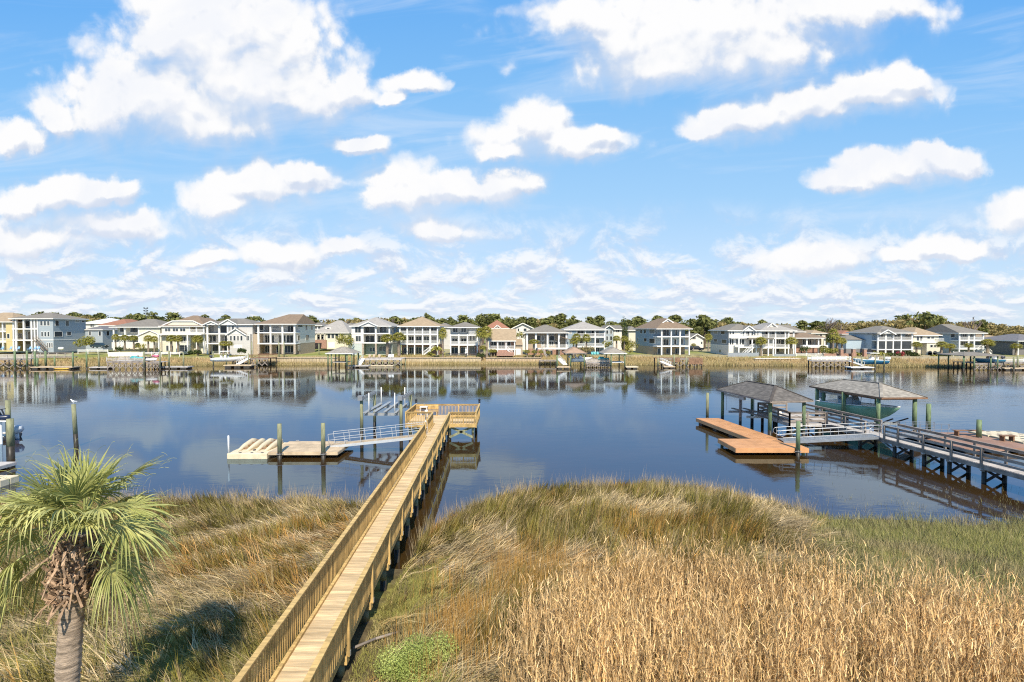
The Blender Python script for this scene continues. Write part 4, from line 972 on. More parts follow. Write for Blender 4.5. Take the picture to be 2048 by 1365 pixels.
def make_palm():
    st = random.getstate(); random.seed(21)
    D = 9.7; c = at(154,1058,D); base = at(118,1365,D)
    gx, gy = c.x-.40, D; gz = float(ground_z(np.array([gx]), np.array([gy]))[0])
    T = thing('sabal_palm', 'fan palm with ragged boots under its crown at the left edge, close by', 'palm', (gx,gy,gz))
    top = c.z-.1
    ax = lambda z: Vector((gx+(c.x-gx)*((z-gz)/(top-gz))**1.1, gy, z))
    rings = []; n = 28; N = 90
    for i in range(N):
        z = gz-.2+(top-gz+.2)*i/(N-1); a0 = ax(max(z,gz)); r = .195+.05*max(0,1-(z-gz)/1.0)
        if z > top-1.25: r += .05
        rr = r*(1+.045*math.sin(z*46)+random.uniform(-.03,.03))
        rings.append([a0+Vector((rr*(1+.03*math.sin(3*q+z*4))*math.cos(2*PI*q/n), rr*(1+.03*math.sin(5*q+z*7))*math.sin(2*PI*q/n), 0)) for q in range(n)])
    m = MB(); m.loft(rings); m.build('trunk', TRUNK, T, True)
    m = MB()                                    # split leaf bases, woven round the upper trunk
    for i in range(170):
        z = top-1.35+1.35*(i/170)**.9; az = i*2.39996+random.uniform(-.2,.2); o = Vector((math.cos(az), math.sin(az), 0)); s = Vector((-o.y,o.x,0))
        a = ax(z)+o*.20; L = random.uniform(.22,.46); up = random.uniform(.35,1.1); out = random.uniform(.35,.9)
        for sg in (-1,1):
            p = a+s*sg*.03; e = a+o*(L*out*.75)+s*sg*random.uniform(.05,.14)+Vector((0,0,L*up*.8)); mid = p.lerp(e,.5)+o*.04
            w = random.uniform(.05,.085); m.beam(p, mid, w, .022, o); m.beam(mid, e, w*.7, .018, (o+Vector((0,0,.6))))
    for i in range(46):                         # hanging torn strips
        az = random.uniform(0,2*PI); o = Vector((math.cos(az), math.sin(az),0)); z = top-random.uniform(.0,1.25); a = ax(z)+o*random.uniform(.25,.4); L = random.uniform(.25,.75)
        e = a+o*random.uniform(.0,.35)+Vector((random.uniform(-.15,.15),random.uniform(-.15,.15),-L*random.uniform(.2,1)))
        m.beam(a, a.lerp(e,.5)+o*.05, random.uniform(.03,.07), .01, o); m.beam(a.lerp(e,.5)+o*.05, e, random.uniform(.02,.05), .01, o)
    for i in range(4):
        az = R(150)+random.uniform(-1.2,1.2); o = Vector((math.cos(az), math.sin(az),0)); a = ax(top-.75-.3*random.random())+o*.25
        m.beam(a, a+o*random.uniform(.3,.5)+Vector((0,0,random.uniform(-.3,-.05))), .035, .015)
    m.build('boot', BOOT, T)
    ct = ax(top)
    for i in range(26):
        az = (i*2.39996+.6) % (2*PI); f = i/25; el = R(86-78*f)+random.uniform(-.12,.12)
        toward = max(0, math.cos(az-R(268)))                    # few fronds hang towards the house: they have been cut
        if toward > .1: el = max(el, R(20+40*toward))
        fan_leaf(T, ct+Vector((math.cos(az)*.12, math.sin(az)*.12, .12*math.sin(el))), az, el, random.uniform(.65,.95)*(1-.15*(f < .2)), random.uniform(.74,.96), .08+.40*f, spread=random.uniform(95,122), nseg=38, roll=random.uniform(-.5,.5))
    for az, el, pt in ((20,-18,.85),(165,-15,.9),(345,-12,.95),(90,-15,.9),(196,-8,.95),(215,5,.9)):
        fan_leaf(T, ct+Vector((0,0,-.1)), R(az), R(el), pt, .88, .68, 105, 36, roll=random.uniform(-.5,.5))
    for az in (75, 150, 30): fan_leaf(T, ct+Vector((0,0,-.5)), R(az), R(-45), .6, .6, .9, 60, 16, dead=True)
    random.setstate(st)
make_palm()
# ------------------------------------------------------------------ leafy things: crowns of many small leaf clumps
def crown_mesh(blobs, n, size, flat=.6):
    P = []; w = np.array([b[3]*b[4]*b[5] for b in blobs])**.75; w /= w.sum()
    ix = RNG.choice(len(blobs), n, p=w); v = RNG.normal(size=(n,3)); v /= np.linalg.norm(v,axis=1,keepdims=True); rr = RNG.random(n)**.38
    b = np.array(blobs)[ix]; c = b[:,:3]+v*rr[:,None]*b[:,3:6]
    nr = v+RNG.normal(size=(n,3))*.7; nr /= np.linalg.norm(nr,axis=1,keepdims=True)
    a = np.cross(nr, RNG.normal(size=(n,3))); a /= np.linalg.norm(a,axis=1,keepdims=True); q = np.cross(nr, a)
    s = size*RNG.uniform(.55,1.25,n)[:,None]
    V = np.stack([c-a*s-q*s*flat*.5, c+a*s*.2-q*s*flat, c+a*s+q*s*flat*.3, c-a*s*.1+q*s*flat], 1).reshape(-1,3)
    m = MB(); m.v = [tuple(p) for p in V]; m.f = [(4*i,4*i+1,4*i+2,4*i+3) for i in range(n)]
    return m
PINE = leaf_mat('pine_foliage', (.11,.12,.035), (.23,.23,.07), .25, .35, .35, .8)
OAK = leaf_mat('oak_foliage', (.24,.19,.07), (.40,.31,.13), .25, .35, .35, .8)
BUSHG = leaf_mat('bush_foliage', (.20,.20,.035), (.40,.35,.075), .25, .6, .35, .7)
HEDGE = leaf_mat('hedge_foliage', (.04,.065,.02), (.10,.12,.03), .2, .8, .3, .7)
REDL = leaf_mat('red_blossom', (.35,.04,.06), (.50,.10,.10), .2, .8, .3, .7)
BRIGHT = leaf_mat('bright_green_foliage', (.32,.38,.09), (.54,.57,.17), .3, 1.2, .3, .6)
FARPALM = leaf_mat('far_palm_frond', (.24,.23,.04), (.46,.40,.09), .25, .5, .35, .6)
BARK = mat('tree_bark', (.13,.095,.07), .9, .25, 2)
PTRUNK = mat('far_palm_trunk', (.27,.21,.15), .9, .25, 3)
TW = mat('bare_twigs', (.20,.155,.125), .9, .2, 2)
def tree(name, label, cat, loc, h, w, kind='pine', group=None, seed=0, src=None):
    if src is not None:
        o = copy_tree(src); o.location = loc; o.scale = (w/src['w0'], w/src['w0'], h/src['h0']); o.rotation_euler = (0,0,random.uniform(0,6)); tag(o, label, cat, group); return o
    T = thing(name, label, cat, loc, 0, group); T['w0'] = w; T['h0'] = h
    rs = random.Random(seed); m = MB()
    m.tube((0,0,-.5),(rs.uniform(-.3,.3),0,h*.8), w*.04+.06, .05, 7); bl = []
    if kind == 'pine':
        for i in range(9):
            a = rs.uniform(0,6.28); z = h*rs.uniform(.5,.93); r = w*.5*(1.15-z/h)*1.5*rs.uniform(.4,1); p = (r*math.cos(a), r*math.sin(a), z); s = w*rs.uniform(.17,.28); bl.append((*p, s, s, s*.62)); m.tube((0,0,z*.9), p, .07, .03, 5)
        bl.append((0,0,h*.93,w*.18,w*.18,h*.07)); n, sz, mt = 700, w*.075, PINE
    elif kind == 'wide':
        for i in range(13):
            a = rs.uniform(0,6.28); z = h*rs.uniform(.55,.95); r = w*.42*rs.uniform(.1,1); p = (r*math.cos(a), r*math.sin(a), z); s = w*rs.uniform(.12,.2); bl.append((*p, s, s, s*.5)); m.tube((0,0,h*.4), p, .1, .03, 5)
        n, sz, mt = 1000, w*.045, PINE
    elif kind == 'oak':
        for i in range(12):
            a = rs.uniform(0,6.28); z = h*rs.uniform(.35,.88); r = w*.4*rs.uniform(.1,1); p = (r*math.cos(a), r*math.sin(a), z); s = w*rs.uniform(.15,.25); bl.append((*p, s, s, s*.7)); m.tube((0,0,h*.25), p, .08, .03, 5)
        n, sz, mt = 800, w*.055, OAK
    else:
        def br(p, d, L, r, k):
            e = p+d*L; m.tube(p, e, r, r*.65, 5)
            if k == 0: return
            for _ in range(3 if k > 1 else 4):
                dd = (d+Vector((rs.uniform(-1,1),rs.uniform(-1,1),rs.uniform(-.2,.7)))*.75).normalized(); br(p.lerp(e,rs.uniform(.6,1)), dd, L*rs.uniform(.55,.8), r*.6, k-1)
        m = MB(); br(Vector((0,0,0)), Vector((0,0,1)), h*.36, w*.03+.10, 4); m.build('trunk', TW, T, world=False); return T
    m.build('trunk', BARK, T, world=False); crown_mesh(bl, n, sz).build('crown', mt, T, world=False); return T
def far_palm(label, loc, h, w=2.6, group='palms along the far bank', src=None, cat='palm', tint=None):
    if src is not None:
        o = copy_tree(src); o.location = loc; o.scale = (w/2.35, w/2.35, h/src['h0']); o.rotation_euler = (0,0,random.uniform(0,6)); tag(o, label, cat, group); return o
    T = thing('palm_tree', label, cat, loc, 0, group); T['h0'] = h
    m = MB(); m.tube((0,0,-.3),(0,0,h-1.0), .22, .17, 8); m.tube((0,0,h-1.9),(0,0,h-.9),.20,.30,8); m.build('trunk', PTRUNK, T, world=False)
    m = MB(); c0 = Vector((0,0,h-.95))
    for i in range(38):
        az = i*2.39996; f = i/37; el = R(80-125*f); d = Vector((math.cos(az)*math.cos(el), math.sin(az)*math.cos(el), math.sin(el))); p = c0+d*.55
        s = d.cross(Vector((0,0,1))); s = s.normalized() if s.length > .1 else Vector((1,0,0)); nr = s.cross(d)
        for k in range(11):
            a = R(-95+19*k); sd = d*math.cos(a)+s*math.sin(a); L = random.uniform(.62,.85)*(1-.25*abs(k-5)/5)
            q = p+sd*L*.6-Vector((0,0,.07)); e = p+sd*L-Vector((0,0,.34*random.uniform(.6,1.4))); wv = nr.cross(sd).normalized()*.055
            m.add([p, q-wv, e, q+wv], [(0,1,2,3)])
    m.build('crown', FARPALM, T, world=False); return T
def shrub(name, label, cat, loc, rx, ry, h, mt=HEDGE, n=500, size=.16, group=None):
    T = thing(name, label, cat, loc, 0, group); bl = []
    k = max(3, int(max(rx,ry)/max(h*.5,.3))+2)
    for i in range(k*2): bl.append((random.uniform(-1,1)*rx*.75, random.uniform(-1,1)*ry*.75, h*random.uniform(.3,.68), max(rx/k*1.6,.2), max(min(ry,h)*.6,.2), h*.34))
    m = MB(); m.tube((0,0,-.2),(0,0,h*.5),.05,.03,6); m.build('stem', BARK, T, world=False)
    crown_mesh(bl, n, size).build('foliage', mt, T, world=False); return T
def make_near_bush():
    p = on(838,1362,.75); shrub('bush', 'bright green feathery bush by the pier at the bottom edge', 'bush', (p.x,p.y,.45), .95, .85, 1.35, BRIGHT, 20000, .021)
    q = at(95,1130,11.3)
make_near_bush()
# ------------------------------------------------------------------ houses across the water
OFF = [0, 0, 380, 680, 980, 1280, 1648]
def cp(c, x, y=0): return OFF[c]+x/5.12, 590+y/5.12
def wx(c, x, D): px, py = cp(c, x, 350); return at(px, py, D).x
def wz(c, y, D): return at(1024, 590+y/5.12, D).z
def sid(name, col, v=.06): return mat(name, col, .7, v, .8, (.3,.3,6), 0, 0)
CREAM, WHITEW, BLUEG, LBLUE, YEL, TAN, LGREY = sid('cream_siding',(.66,.60,.46)), sid('white_siding',(.72,.67,.58)), sid('blue_grey_siding',(.33,.37,.385)), sid('pale_blue_siding',(.38,.46,.50)), sid('yellow_siding',(.58,.46,.22)), sid('tan_siding',(.42,.33,.23)), sid('light_grey_siding',(.54,.51,.46))
GREYS, DGREY, BRICK, SAGE, TEALB = sid('grey_siding',(.29,.31,.32)), sid('dark_grey_siding',(.19,.18,.175)), mat('brick_wall',(.36,.21,.15),.9,.25,3,(1,1,2)), sid('sage_siding',(.48,.52,.46)), sid('slate_blue_siding',(.29,.36,.40))
STONE = mat('tan_stone', (.42,.34,.26), .9, .3, 2)
def rf(name, c): return mat(name, c, .9, .14, 1.3, (1,1,4), 0, .3)
RGREY, RTAN, RBROWN, RLG, RORANGE, RDARK, RWHITE = rf('grey_roof',(.205,.18,.145)), rf('tan_roof',(.34,.25,.155)), rf('brown_roof',(.22,.155,.10)), rf('light_grey_roof',(.33,.30,.26)), rf('orange_roof',(.30,.14,.085)), rf('dark_roof',(.16,.15,.15)), rf('white_roof',(.60,.59,.56))
def window(T, x0, z0, x1, z1, y, glass=GLASS, frame=None, mull=1):
    f = MB(); t = .09; w = x1-x0
    f.box(x0-t,y-.06,z0-t,x1+t,y-.0,z0); f.box(x0-t,y-.06,z1,x1+t,y,z1+t); f.box(x0-t,y-.06,z0,x0,y,z1); f.box(x1,y-.06,z0,x1+t,y,z1)
    for k in range(1, mull): f.box(x0+w*k/mull-.04,y-.055,z0,x0+w*k/mull+.04,y-.003,z1)
    o = f.build('window', frame or TRIM, T, world=False)
    g = MB(); g.box(x0,y-.03,z0,x1,y-.006,z1); g.build('pane', glass, o, world=False)
def swindow(T, y0, z0, y1, z1, x, sg, glass=GLASS):
    f = MB(); t = .09; a, b = (x, x+.06) if sg > 0 else (x-.06, x)
    f.box(a,y0-t,z0-t,b,y1+t,z0); f.box(a,y0-t,z1,b,y1+t,z1+t); f.box(a,y0-t,z0,b,y0,z1); f.box(a,y1,z0,b,y1+t,z1); o = f.build('window', TRIM, T, world=False)
    g = MB(); a, b = (x+.006,x+.03) if sg > 0 else (x-.03,x-.006); g.box(a,y0,z0,b,y1,z1); g.build('pane', glass, o, world=False)
def roof_hip(T, x0, x1, y0, y1, ze, zr, m, ov=.6, name='roof', rid=None):
    x0 -= ov; x1 += ov; y0 -= ov; y1 += ov; w, d = x1-x0, y1-y0
    if rid: a, b = (rid[0], (y0+y1)/2, zr), (rid[1], (y0+y1)/2, zr)
    elif w >= d: k = d/2*.95; a, b = (x0+k,(y0+y1)/2,zr), (x1-k,(y0+y1)/2,zr)
    else: k = w/2*.95; a, b = ((x0+x1)/2,y0+k,zr), ((x0+x1)/2,y1-k,zr)
    r = MB(); v = [(x0,y0,ze),(x1,y0,ze),(x1,y1,ze),(x0,y1,ze),a,b]
    fs = [(0,1,5,4),(1,2,5),(2,3,4,5),(3,0,4)] if (rid or w >= d) else [(0,1,4),(1,2,5,4),(2,3,5),(3,0,4,5)]
    r.add(v, fs); r.add([(x,y,ze-.02) for x,y,_ in v[:4]], [(3,2,1,0)]); o = r.build(name, m, T, world=False)
    f = MB()
    for p, q in ((0,1),(1,2),(2,3),(3,0)): f.beam((*v[p][:2],ze-.12),(*v[q][:2],ze-.12),.06,.22)
    f.build('fascia', TRIM, o, world=False); return o
def roof_gable(T, x0, x1, y0, y1, ze, zr, m, wall, front=True, ov=.45, name='roof', gm=None):
    r = MB(); g = MB(); f = MB()
    if front:                                    # ridge runs back, the gable faces the water
        xm = (x0+x1)/2; a, b, c = (x0-ov, ze-ov*(zr-ze)/(xm-x0)), (xm, zr), (x1+ov, ze-ov*(zr-ze)/(xm-x0))
        for p, q in ((a,b),(b,c)): r.add([(p[0],y0-ov,p[1]),(q[0],y0-ov,q[1]),(q[0],y1,q[1]),(p[0],y1,p[1]),(p[0],y0-ov,p[1]+.12),(q[0],y0-ov,q[1]+.12),(q[0],y1,q[1]+.12),(p[0],y1,p[1]+.12)], MB.BF); f.beam((p[0],y0-ov-.03,p[1]-.03),(q[0],y0-ov-.03,q[1]-.03),.06,.28)
        g.add([(x0,y0+.03,ze),(x1,y0+.03,ze),(xm,y0+.03,zr),(x0,y0+.25,ze),(x1,y0+.25,ze),(xm,y0+.25,zr)], [(0,1,2),(5,4,3),(0,3,4,1),(1,4,5,2),(2,5,3,0)])
    else:
        ym = (y0+y1)/2; k = ov*(zr-ze)/(ym-y0); a, b, c = (y0-ov,ze-k), (ym,zr), (y1+ov,ze-k)
        for p, q in ((a,b),(b,c)): r.add([(x0-ov,p[0],p[1]),(x1+ov,p[0],p[1]),(x1+ov,q[0],q[1]),(x0-ov,q[0],q[1]),(x0-ov,p[0],p[1]+.12),(x1+ov,p[0],p[1]+.12),(x1+ov,q[0],q[1]+.12),(x0-ov,q[0],q[1]+.12)], MB.BF)
        f.beam((x0-ov,y0-ov-.03,ze-k),(x1+ov,y0-ov-.03,ze-k),.06,.24)
        for x in (x0,x1-.2): g.add([(x,y0,ze),(x,y1,ze),(x,ym,zr),(x+.2,y0,ze),(x+.2,y1,ze),(x+.2,ym,zr)], [(0,1,2),(5,4,3),(0,3,4,1),(1,4,5,2),(2,5,3,0)])
    o = r.build(name, m, T, world=False); f.build('fascia', TRIM, o, world=False); g.build('gable', gm or wall, T, world=False); return o
def railing(T, x0, x1, y, z, h=.95, m=TRIM, dense=True, sides=None):
    b = MB(); b.box(x0,y,z+h-.07,x1,y+.08,z+h); b.box(x0,y+.01,z+.08,x1,y+.07,z+.14)
    n = max(2,int((x1-x0)/(.17 if dense else .5)))
    for i in range(n+1): x = x0+(x1-x0)*i/n; b.box(x-.025,y+.02,z+.14,x+.025,y+.06,z+h-.07)
    b.build('railing', m, T, world=False)
def stairs(T, p, q, w, m=TRIM, n=10):
    # p foot, q head, across width w (along y)
    b = MB(); p, q = Vector(p), Vector(q)
    for i in range(n): c = p.lerp(q,(i+.5)/n); dx = abs(q.x-p.x)/n+.05; b.box(c.x-dx/2,c.y,c.z-.06,c.x+dx/2,c.y+w,c.z)
    for yy in (0, w): b.beam(p+Vector((0,yy,-.1)), q+Vector((0,yy,-.1)), .06, .28); b.beam(p+Vector((0,yy,.9)), q+Vector((0,yy,.9)), .07, .08); [b.beam(p.lerp(q,k/6)+Vector((0,yy,0)), p.lerp(q,k/6)+Vector((0,yy,.9)), .06,.06,(1,0,0)) for k in range(7)]
    b.build('stairs', m, T, world=False)
def house(label, c, x0, x1, yg, ye, yr, wall, roofm, D=150, dep=11, rot=0, porch=(), wins=(), swins=(), side=0, gables=(), roof='hip', low=None, floors=(), extra=None, ov=.6, cat='house', group='houses across the river', name='house', noroof=False, rid=None, band=True, scol=None):
    """measures x*, y* in the enlarged strips of the far bank; D the distance of the facade"""
    X0, X1 = wx(c,x0,D), wx(c,x1,D); zg = wz(c,yg,D); cx = (X0+X1)/2
    T = thing(name, label, cat, (cx,D,zg), rot, group)
    lx = lambda x: wx(c,x,D)-cx
    lz = lambda y: wz(c,y,D)-zg
    ze, w = lz(ye), X1-X0
    zr = wz(c,yr,D+min(dep,w)/2)-zg if roof == 'hip' else wz(c,yr,D+dep/2)-zg
    # body: front wall set back where there are porches
    xs = sorted({-w/2, w/2, *[min(max(lx(q),-w/2),w/2) for p in porch for q in (p['x0'],p['x1'])]})
    def setback(x):
        for p in porch:
            if lx(p['x0'])-.01 <= x <= lx(p['x1'])+.01 and not p.get('add'): return p.get('d',2.6)
        return 0.0
    zl = lz(low[0]) if low else None
    m = MB(); ml = MB()
    for a, b in zip(xs, xs[1:]):
        if b-a < .05: continue
        s = setback((a+b)/2)
        if zl: m.box(a,s,zl,b,dep,ze); ml.box(a+.02,s+.02,-.6,b-.02,dep-.02,zl)
        else: m.box(a,s,-.6,b,dep,ze)
    m.build('wall', wall, T, world=False)
    if zl: ml.build('lower_wall', low[1], T, world=False)
    if band and floors:
        f = MB()
        for y in floors:
            if not porch or any(setback((a+b)/2) == 0 for a, b in zip(xs, xs[1:])):
                for a, b in zip(xs, xs[1:]):
                    if setback((a+b)/2) == 0: f.box(a-.02,-.04,lz(y)-.12,b+.02,-.0,lz(y)+.12)
            if side: X = w/2 if side > 0 else -w/2; f.box(X, 0, lz(y)-.1, X+.03*side, dep, lz(y)+.1)
        if f.v: f.build('trim_band', TRIM, T, world=False)
    if not noroof:
        if roof == 'hip': roof_hip(T, -w/2, w/2, 0, dep, ze, zr, roofm, ov, rid=(lx(rid[0]),lx(rid[1])) if rid else None)
        elif roof == 'gable': roof_gable(T, -w/2, w/2, 0, dep, ze, zr, roofm, wall, True, ov)
        elif roof == 'side': roof_gable(T, -w/2, w/2, 0, dep, ze, zr, roofm, wall, False, ov)
    for p in porch:
        a, b, d = lx(p['x0']), lx(p['x1']), p.get('d',2.6); yf = -d if p.get('add') else 0.0; yb = 0.0 if p.get('add') else d
        slabs = [lz(q) for q in p.get('slabs',())]
        for z in slabs: s = MB(); s.box(a-.04,yf-.05,z-.32,b+.04,yb,z); s.build('porch_floor', TRIM, T, world=False)
        if p.get('roofslab'): s = MB(); z = lz(p['roofslab']); s.box(a-.3,yf-.3,z-.2,b+.3,yb,z); s.build('porch_roof', roofm, T, world=False)
        tops = lz(p['top']) if 'top' in p else ze-.05
        for q in p.get('cols',()):
            x = lx(q); k = p.get('cw',.34)/2
            s = MB(); zz = slabs[-1]-.3 if (low and p.get('lowcol') and slabs) else -.3
            s.box(x-k,yf,zz,x+k,yf+2*k,tops); s.build('column', TRIM, T, world=False)
            if zz > 0: s = MB(); s.box(x-k*1.25,yf-.02,-.3,x+k*1.25,yf+2.4*k,zz); s.build('column', p['lowcol'], T, world=False)
        for i in p.get('rails',()): railing(T, a+.1, b-.1, yf+.02, slabs[i], .95, p.get('rm',TRIM))
        if p.get('gray'):
            for i in p['gray']:
                g = MB(); z0 = slabs[i]+.05 if i < len(slabs) else 0; z1 = (slabs[i-1]-.35) if i > 0 else tops-.15
                g.box(a+.2,yf+.10,z0,b-.2,yf+.13,z1); g.build('screen', SCREEN, T, world=False)
    for q in wins:
        a, ya, b, yb = q[:4]; xm = lx((a+b)/2); s = setback(xm); Dk = (D+s)/D
        z1, z0 = 10+(wz(c,ya,D)-10)*Dk-zg, 10+(wz(c,yb,D)-10)*Dk-zg
        window(T, wx(c,a,D+s)-cx, z0, wx(c,b,D+s)-cx, z1, s, q[5] if len(q) > 5 else GLASS, None, q[4] if len(q) > 4 else 1)
    for (s0, s1, ya, yb) in swins:
        X = w/2 if side > 0 else -w/2; swindow(T, s0*dep, lz(yb), s1*dep, lz(ya), X, side)
    for g in gables:                             # small front gables on the roof
        a, b, yb, yt = g[:4]; d0 = g[4] if len(g) > 4 else 0; roof_gable(T, lx(a), lx(b), d0-.55, d0+min(dep*.45,4.5), lz(yb), lz(yt), roofm, WHITEW, True, .3, gm=WHITEW)
    if extra: extra(T, lx, lz, w, dep)
    return T
def row(xs, y0, y1, w): return [(x-w/2, y0, x+w/2, y1) for x in xs]
def make_houses():
    G = GLASS
    house('yellow house with a tan roof cut off by the left edge', 1, -330, 128, 560, 275, 182, YEL, RTAN, dep=11, side=1, low=(478, YEL), porch=[dict(x0=-330,x1=60,d=2.2,slabs=(372,478),cols=(-200,-90,25),rails=(0,1))], wins=row((85,),400,445,24)+row((-20,40),395,460,34)+row((-20,),500,545,60)+row((-20,40),290,355,34), swins=((.1,.25,395,450),(.5,.7,395,450)))
    def h1(T, lx, lz, w, dep):
        stairs(T, (lx(488),-1.4,.0), (lx(372),-1.4,lz(445)), 1.2, OLDW)
        m = MB(); a, b = lx(545), lx(545)+6.2; m.box(w/2+.02,dep-.3,-.5,w/2+5.6,dep+8,lz(358)); m.build('wing', BLUEG, T, world=False); roof_hip(T, w/2+.02, w/2+5.6, dep-.3, dep+8, lz(356), lz(318), RDARK, .4, 'wing_roof')
        swindow(T, dep+1.2, lz(425), dep+2.3, lz(375), w/2+5.6, 1)
        window(T, w/2+1.2, lz(420), w/2+1.9, lz(378), dep-.3); window(T, w/2+4.4, lz(425), w/2+5.1, lz(378), dep-.3)
    house('blue-grey three-storey house with stacked white porches and a long side wall', 1, 125, 545, 568, 242, 183, BLUEG, RGREY, dep=11.5, side=1, floors=(463,), low=(463, BLUEG), porch=[dict(x0=125,x1=388,d=3.2,slabs=(345,460),cols=(133,160,240,320,352,384),cw=.42)], extra=h1,
        wins=row((427,462,498),270,315,24)+row((432,464,496),380,426,18)+row((275,),270,325,60)+row((345,375),270,340,26)+row((300,345,375),380,455,26)+row((280,),480,510,60)+row((485,507,530),492,540,12)+row((340,),500,525,14), swins=((.06,.16,262,318),(.36,.46,262,318),(.66,.78,260,278),(.86,.96,260,278),(.03,.26,378,430),(.4,.52,378,418)))
    house('low white house with a pale roof behind the blue-grey one', 1, 850, 1160, 520, 292, 238, WHITEW, RWHITE, D=190, dep=12, wins=row((865,935,955),300,330,14))
    house('orange tile-roofed house glimpsed between the left houses', 1, 1010, 1310, 520, 312, 248, CREAM, RORANGE, D=185, dep=14, wins=row((1070,1120),340,370,26))
    def h2(T, lx, lz, w, dep):
        m = MB(); m.box(lx(1425),.02,-.5,lx(1650),5,lz(410)); m.build('entry_wing', CREAM, T, world=False); roof_gable(T, lx(1425), lx(1650), 0, 5, lz(410), lz(362), RGREY, CREAM, True, .3, 'wing_roof')
        for a in (1285, 1330): stairs(T, (lx(a-35),-3.5,.0), (lx(a+15),-2.0,lz(480)), 1.0, TRIM, 8)
        m = MB(); m.box(lx(1200),-2.2,lz(545),lx(1640),0,lz(485)); m.build('terrace', WHITEW, T, world=False)
    house('cream house with a broad dark grey hip roof behind a row of palms', 1, 1150, 1640, 560, 328, 248, CREAM, RGREY, D=152, dep=13, porch=[dict(x0=1150,x1=1425,d=2.0,slabs=(412,),cols=(1160,1278,1420))], wins=row((1248,),338,380,36)+row((1373,),338,382,74)+row((1200,1300,1380),430,480,30), extra=h2)
    def h3(T, lx, lz, w, dep):
        m = MB(); m.box(lx(1645),-1.6,lz(412),lx(2095),0,lz(396)); m.build('porch_roof', WHITEW, T, world=False)
        for q in (1660,1765,1840,1950): m = MB(); m.box(lx(q)-.17,-1.55,-.3,lx(q)+.17,-1.2,lz(410)); m.build('column', TRIM, T, world=False)
        railing(T, lx(1845), lx(1945), -1.5, lz(505), .9)
        m = MB(); m.add([(lx(1700),-.06,lz(322)),(lx(2050),-.06,lz(322)),(lx(1985),-.06,lz(270)),(lx(1770),-.06,lz(270)),(lx(1700),-.005,lz(322)),(lx(2050),-.005,lz(322)),(lx(1985),-.005,lz(270)),(lx(1770),-.005,lz(270))], MB.BF); m.build('gable', CREAM, T, world=False)
        for p, q in (((1645,325),(1770,268)),((1770,268),(1985,268)),((1985,268),(2105,325))): m = MB(); m.beam((lx(p[0]),-.3,lz(p[1])),(lx(q[0]),-.3,lz(q[1])),.1,.28); m.build('fascia', TRIM, T, world=False)
    house('wide cream house with a clipped white gable and brown roof', 1, 1655, 2092, 585, 318, 212, CREAM, RBROWN, D=150, dep=12, porch=[dict(x0=1935,x1=2092,d=2.2,slabs=(388,),cols=(1940,2010,2085),rails=(0,),top=330)], low=(505,CREAM), extra=h3,
        wins=[(1690,345,1747,376,2),(1768,345,1825,376,2),(1845,345,1900,376,2),(1700,430,1740,480,2),(1855,430,1900,490,2),(1962,430,2010,480,2),(1965,345,2005,385),(1700,520,1770,575,1),(1840,515,1935,580,2)])
    def h4(T, lx, lz, w, dep):
        m = MB(); m.box(lx(400),-.9,-.5,lx(632),6,lz(402)); m.build('entry_wing', LGREY, T, world=False)
        roof_gable(T, lx(400), lx(580), -.9, 6, lz(402), lz(345), RGREY, WHITEW, True, .4, 'wing_roof')
        for a in (435,472,508,543): window(T, lx(a)-.3, lz(468), lx(a)+.3, lz(420), -.9)
        for a in (598,615): window(T, lx(a)-.2, lz(465), lx(a)+.2, lz(420), -.9)
        m = MB(); m.add([(lx(520),1,lz(330)),(lx(690),1,lz(402)),(lx(690),9,lz(402)),(lx(560),9,lz(262)),(lx(500),9,lz(262))], [(0,1,2,3,4)]); m.build('metal_roof', mat('metal_roof',(.36,.39,.40),.4,.08,1,metal=.4), T, world=False)
        m = MB(); m.box(lx(632),.4,-.5,lx(690),9,lz(402)); m.build('side_wing', TAN, T, world=False)
        window(T, lx(465), lz(545), lx(545), lz(515), -.9, WHITE)
        stairs(T, (lx(205),-3.2,.0), (lx(165),-1.6,lz(505)), 1.2, TRIM, 8)
    house('pale grey house with two small front gables and a metal roof', 2, 160, 640, 600, 302, 243, LGREY, RGREY, D=150, dep=11, porch=[dict(x0=160,x1=390,d=2.6,slabs=(395,495),cols=(175,297,385),cw=.42)], gables=((160,300,302,270),(315,490,302,252)), extra=h4,
        wins=row((215,345),318,385,60)+row((405,440),318,370,24)+row((335,370),420,485,34)+row((215,250),415,480,30)+row((260,),515,575,60)+row((350,),515,575,50))
    house('large white house with brown hip roof and three tiers of deep porches', 2, 690, 1078, 596, 298, 198, WHITEW, RBROWN, D=150, dep=15, side=1, low=(500,TAN), porch=[dict(x0=690,x1=1078,d=3.4,slabs=(383,496),cols=(698,822,945,1068),cw=.46,lowcol=STONE)], floors=(),
        wins=[(768,318,815,382,2),(850,322,915,345),(1002,320,1062,382,2),(770,415,815,490,2),(830,415,860,490),(908,415,938,490),(955,415,978,490),(990,415,1056,490,2),(768,522,812,590,2),(885,525,910,590),(970,522,1056,592,3)], swins=((.12,.34,310,330),(.5,.58,312,360),(.78,.86,312,360),(.1,.2,418,470),(.5,.66,415,470),(.12,.2,520,570)), rid=(900,1060))
    house('far white house with balconies seen past the large white house', 2, 1228, 1345, 520, 312, 285, WHITEW, RGREY, D=205, dep=10, porch=[dict(x0=1228,x1=1345,d=1.8,slabs=(348,382),cols=(1230,1268,1305,1342),cw=.3)])
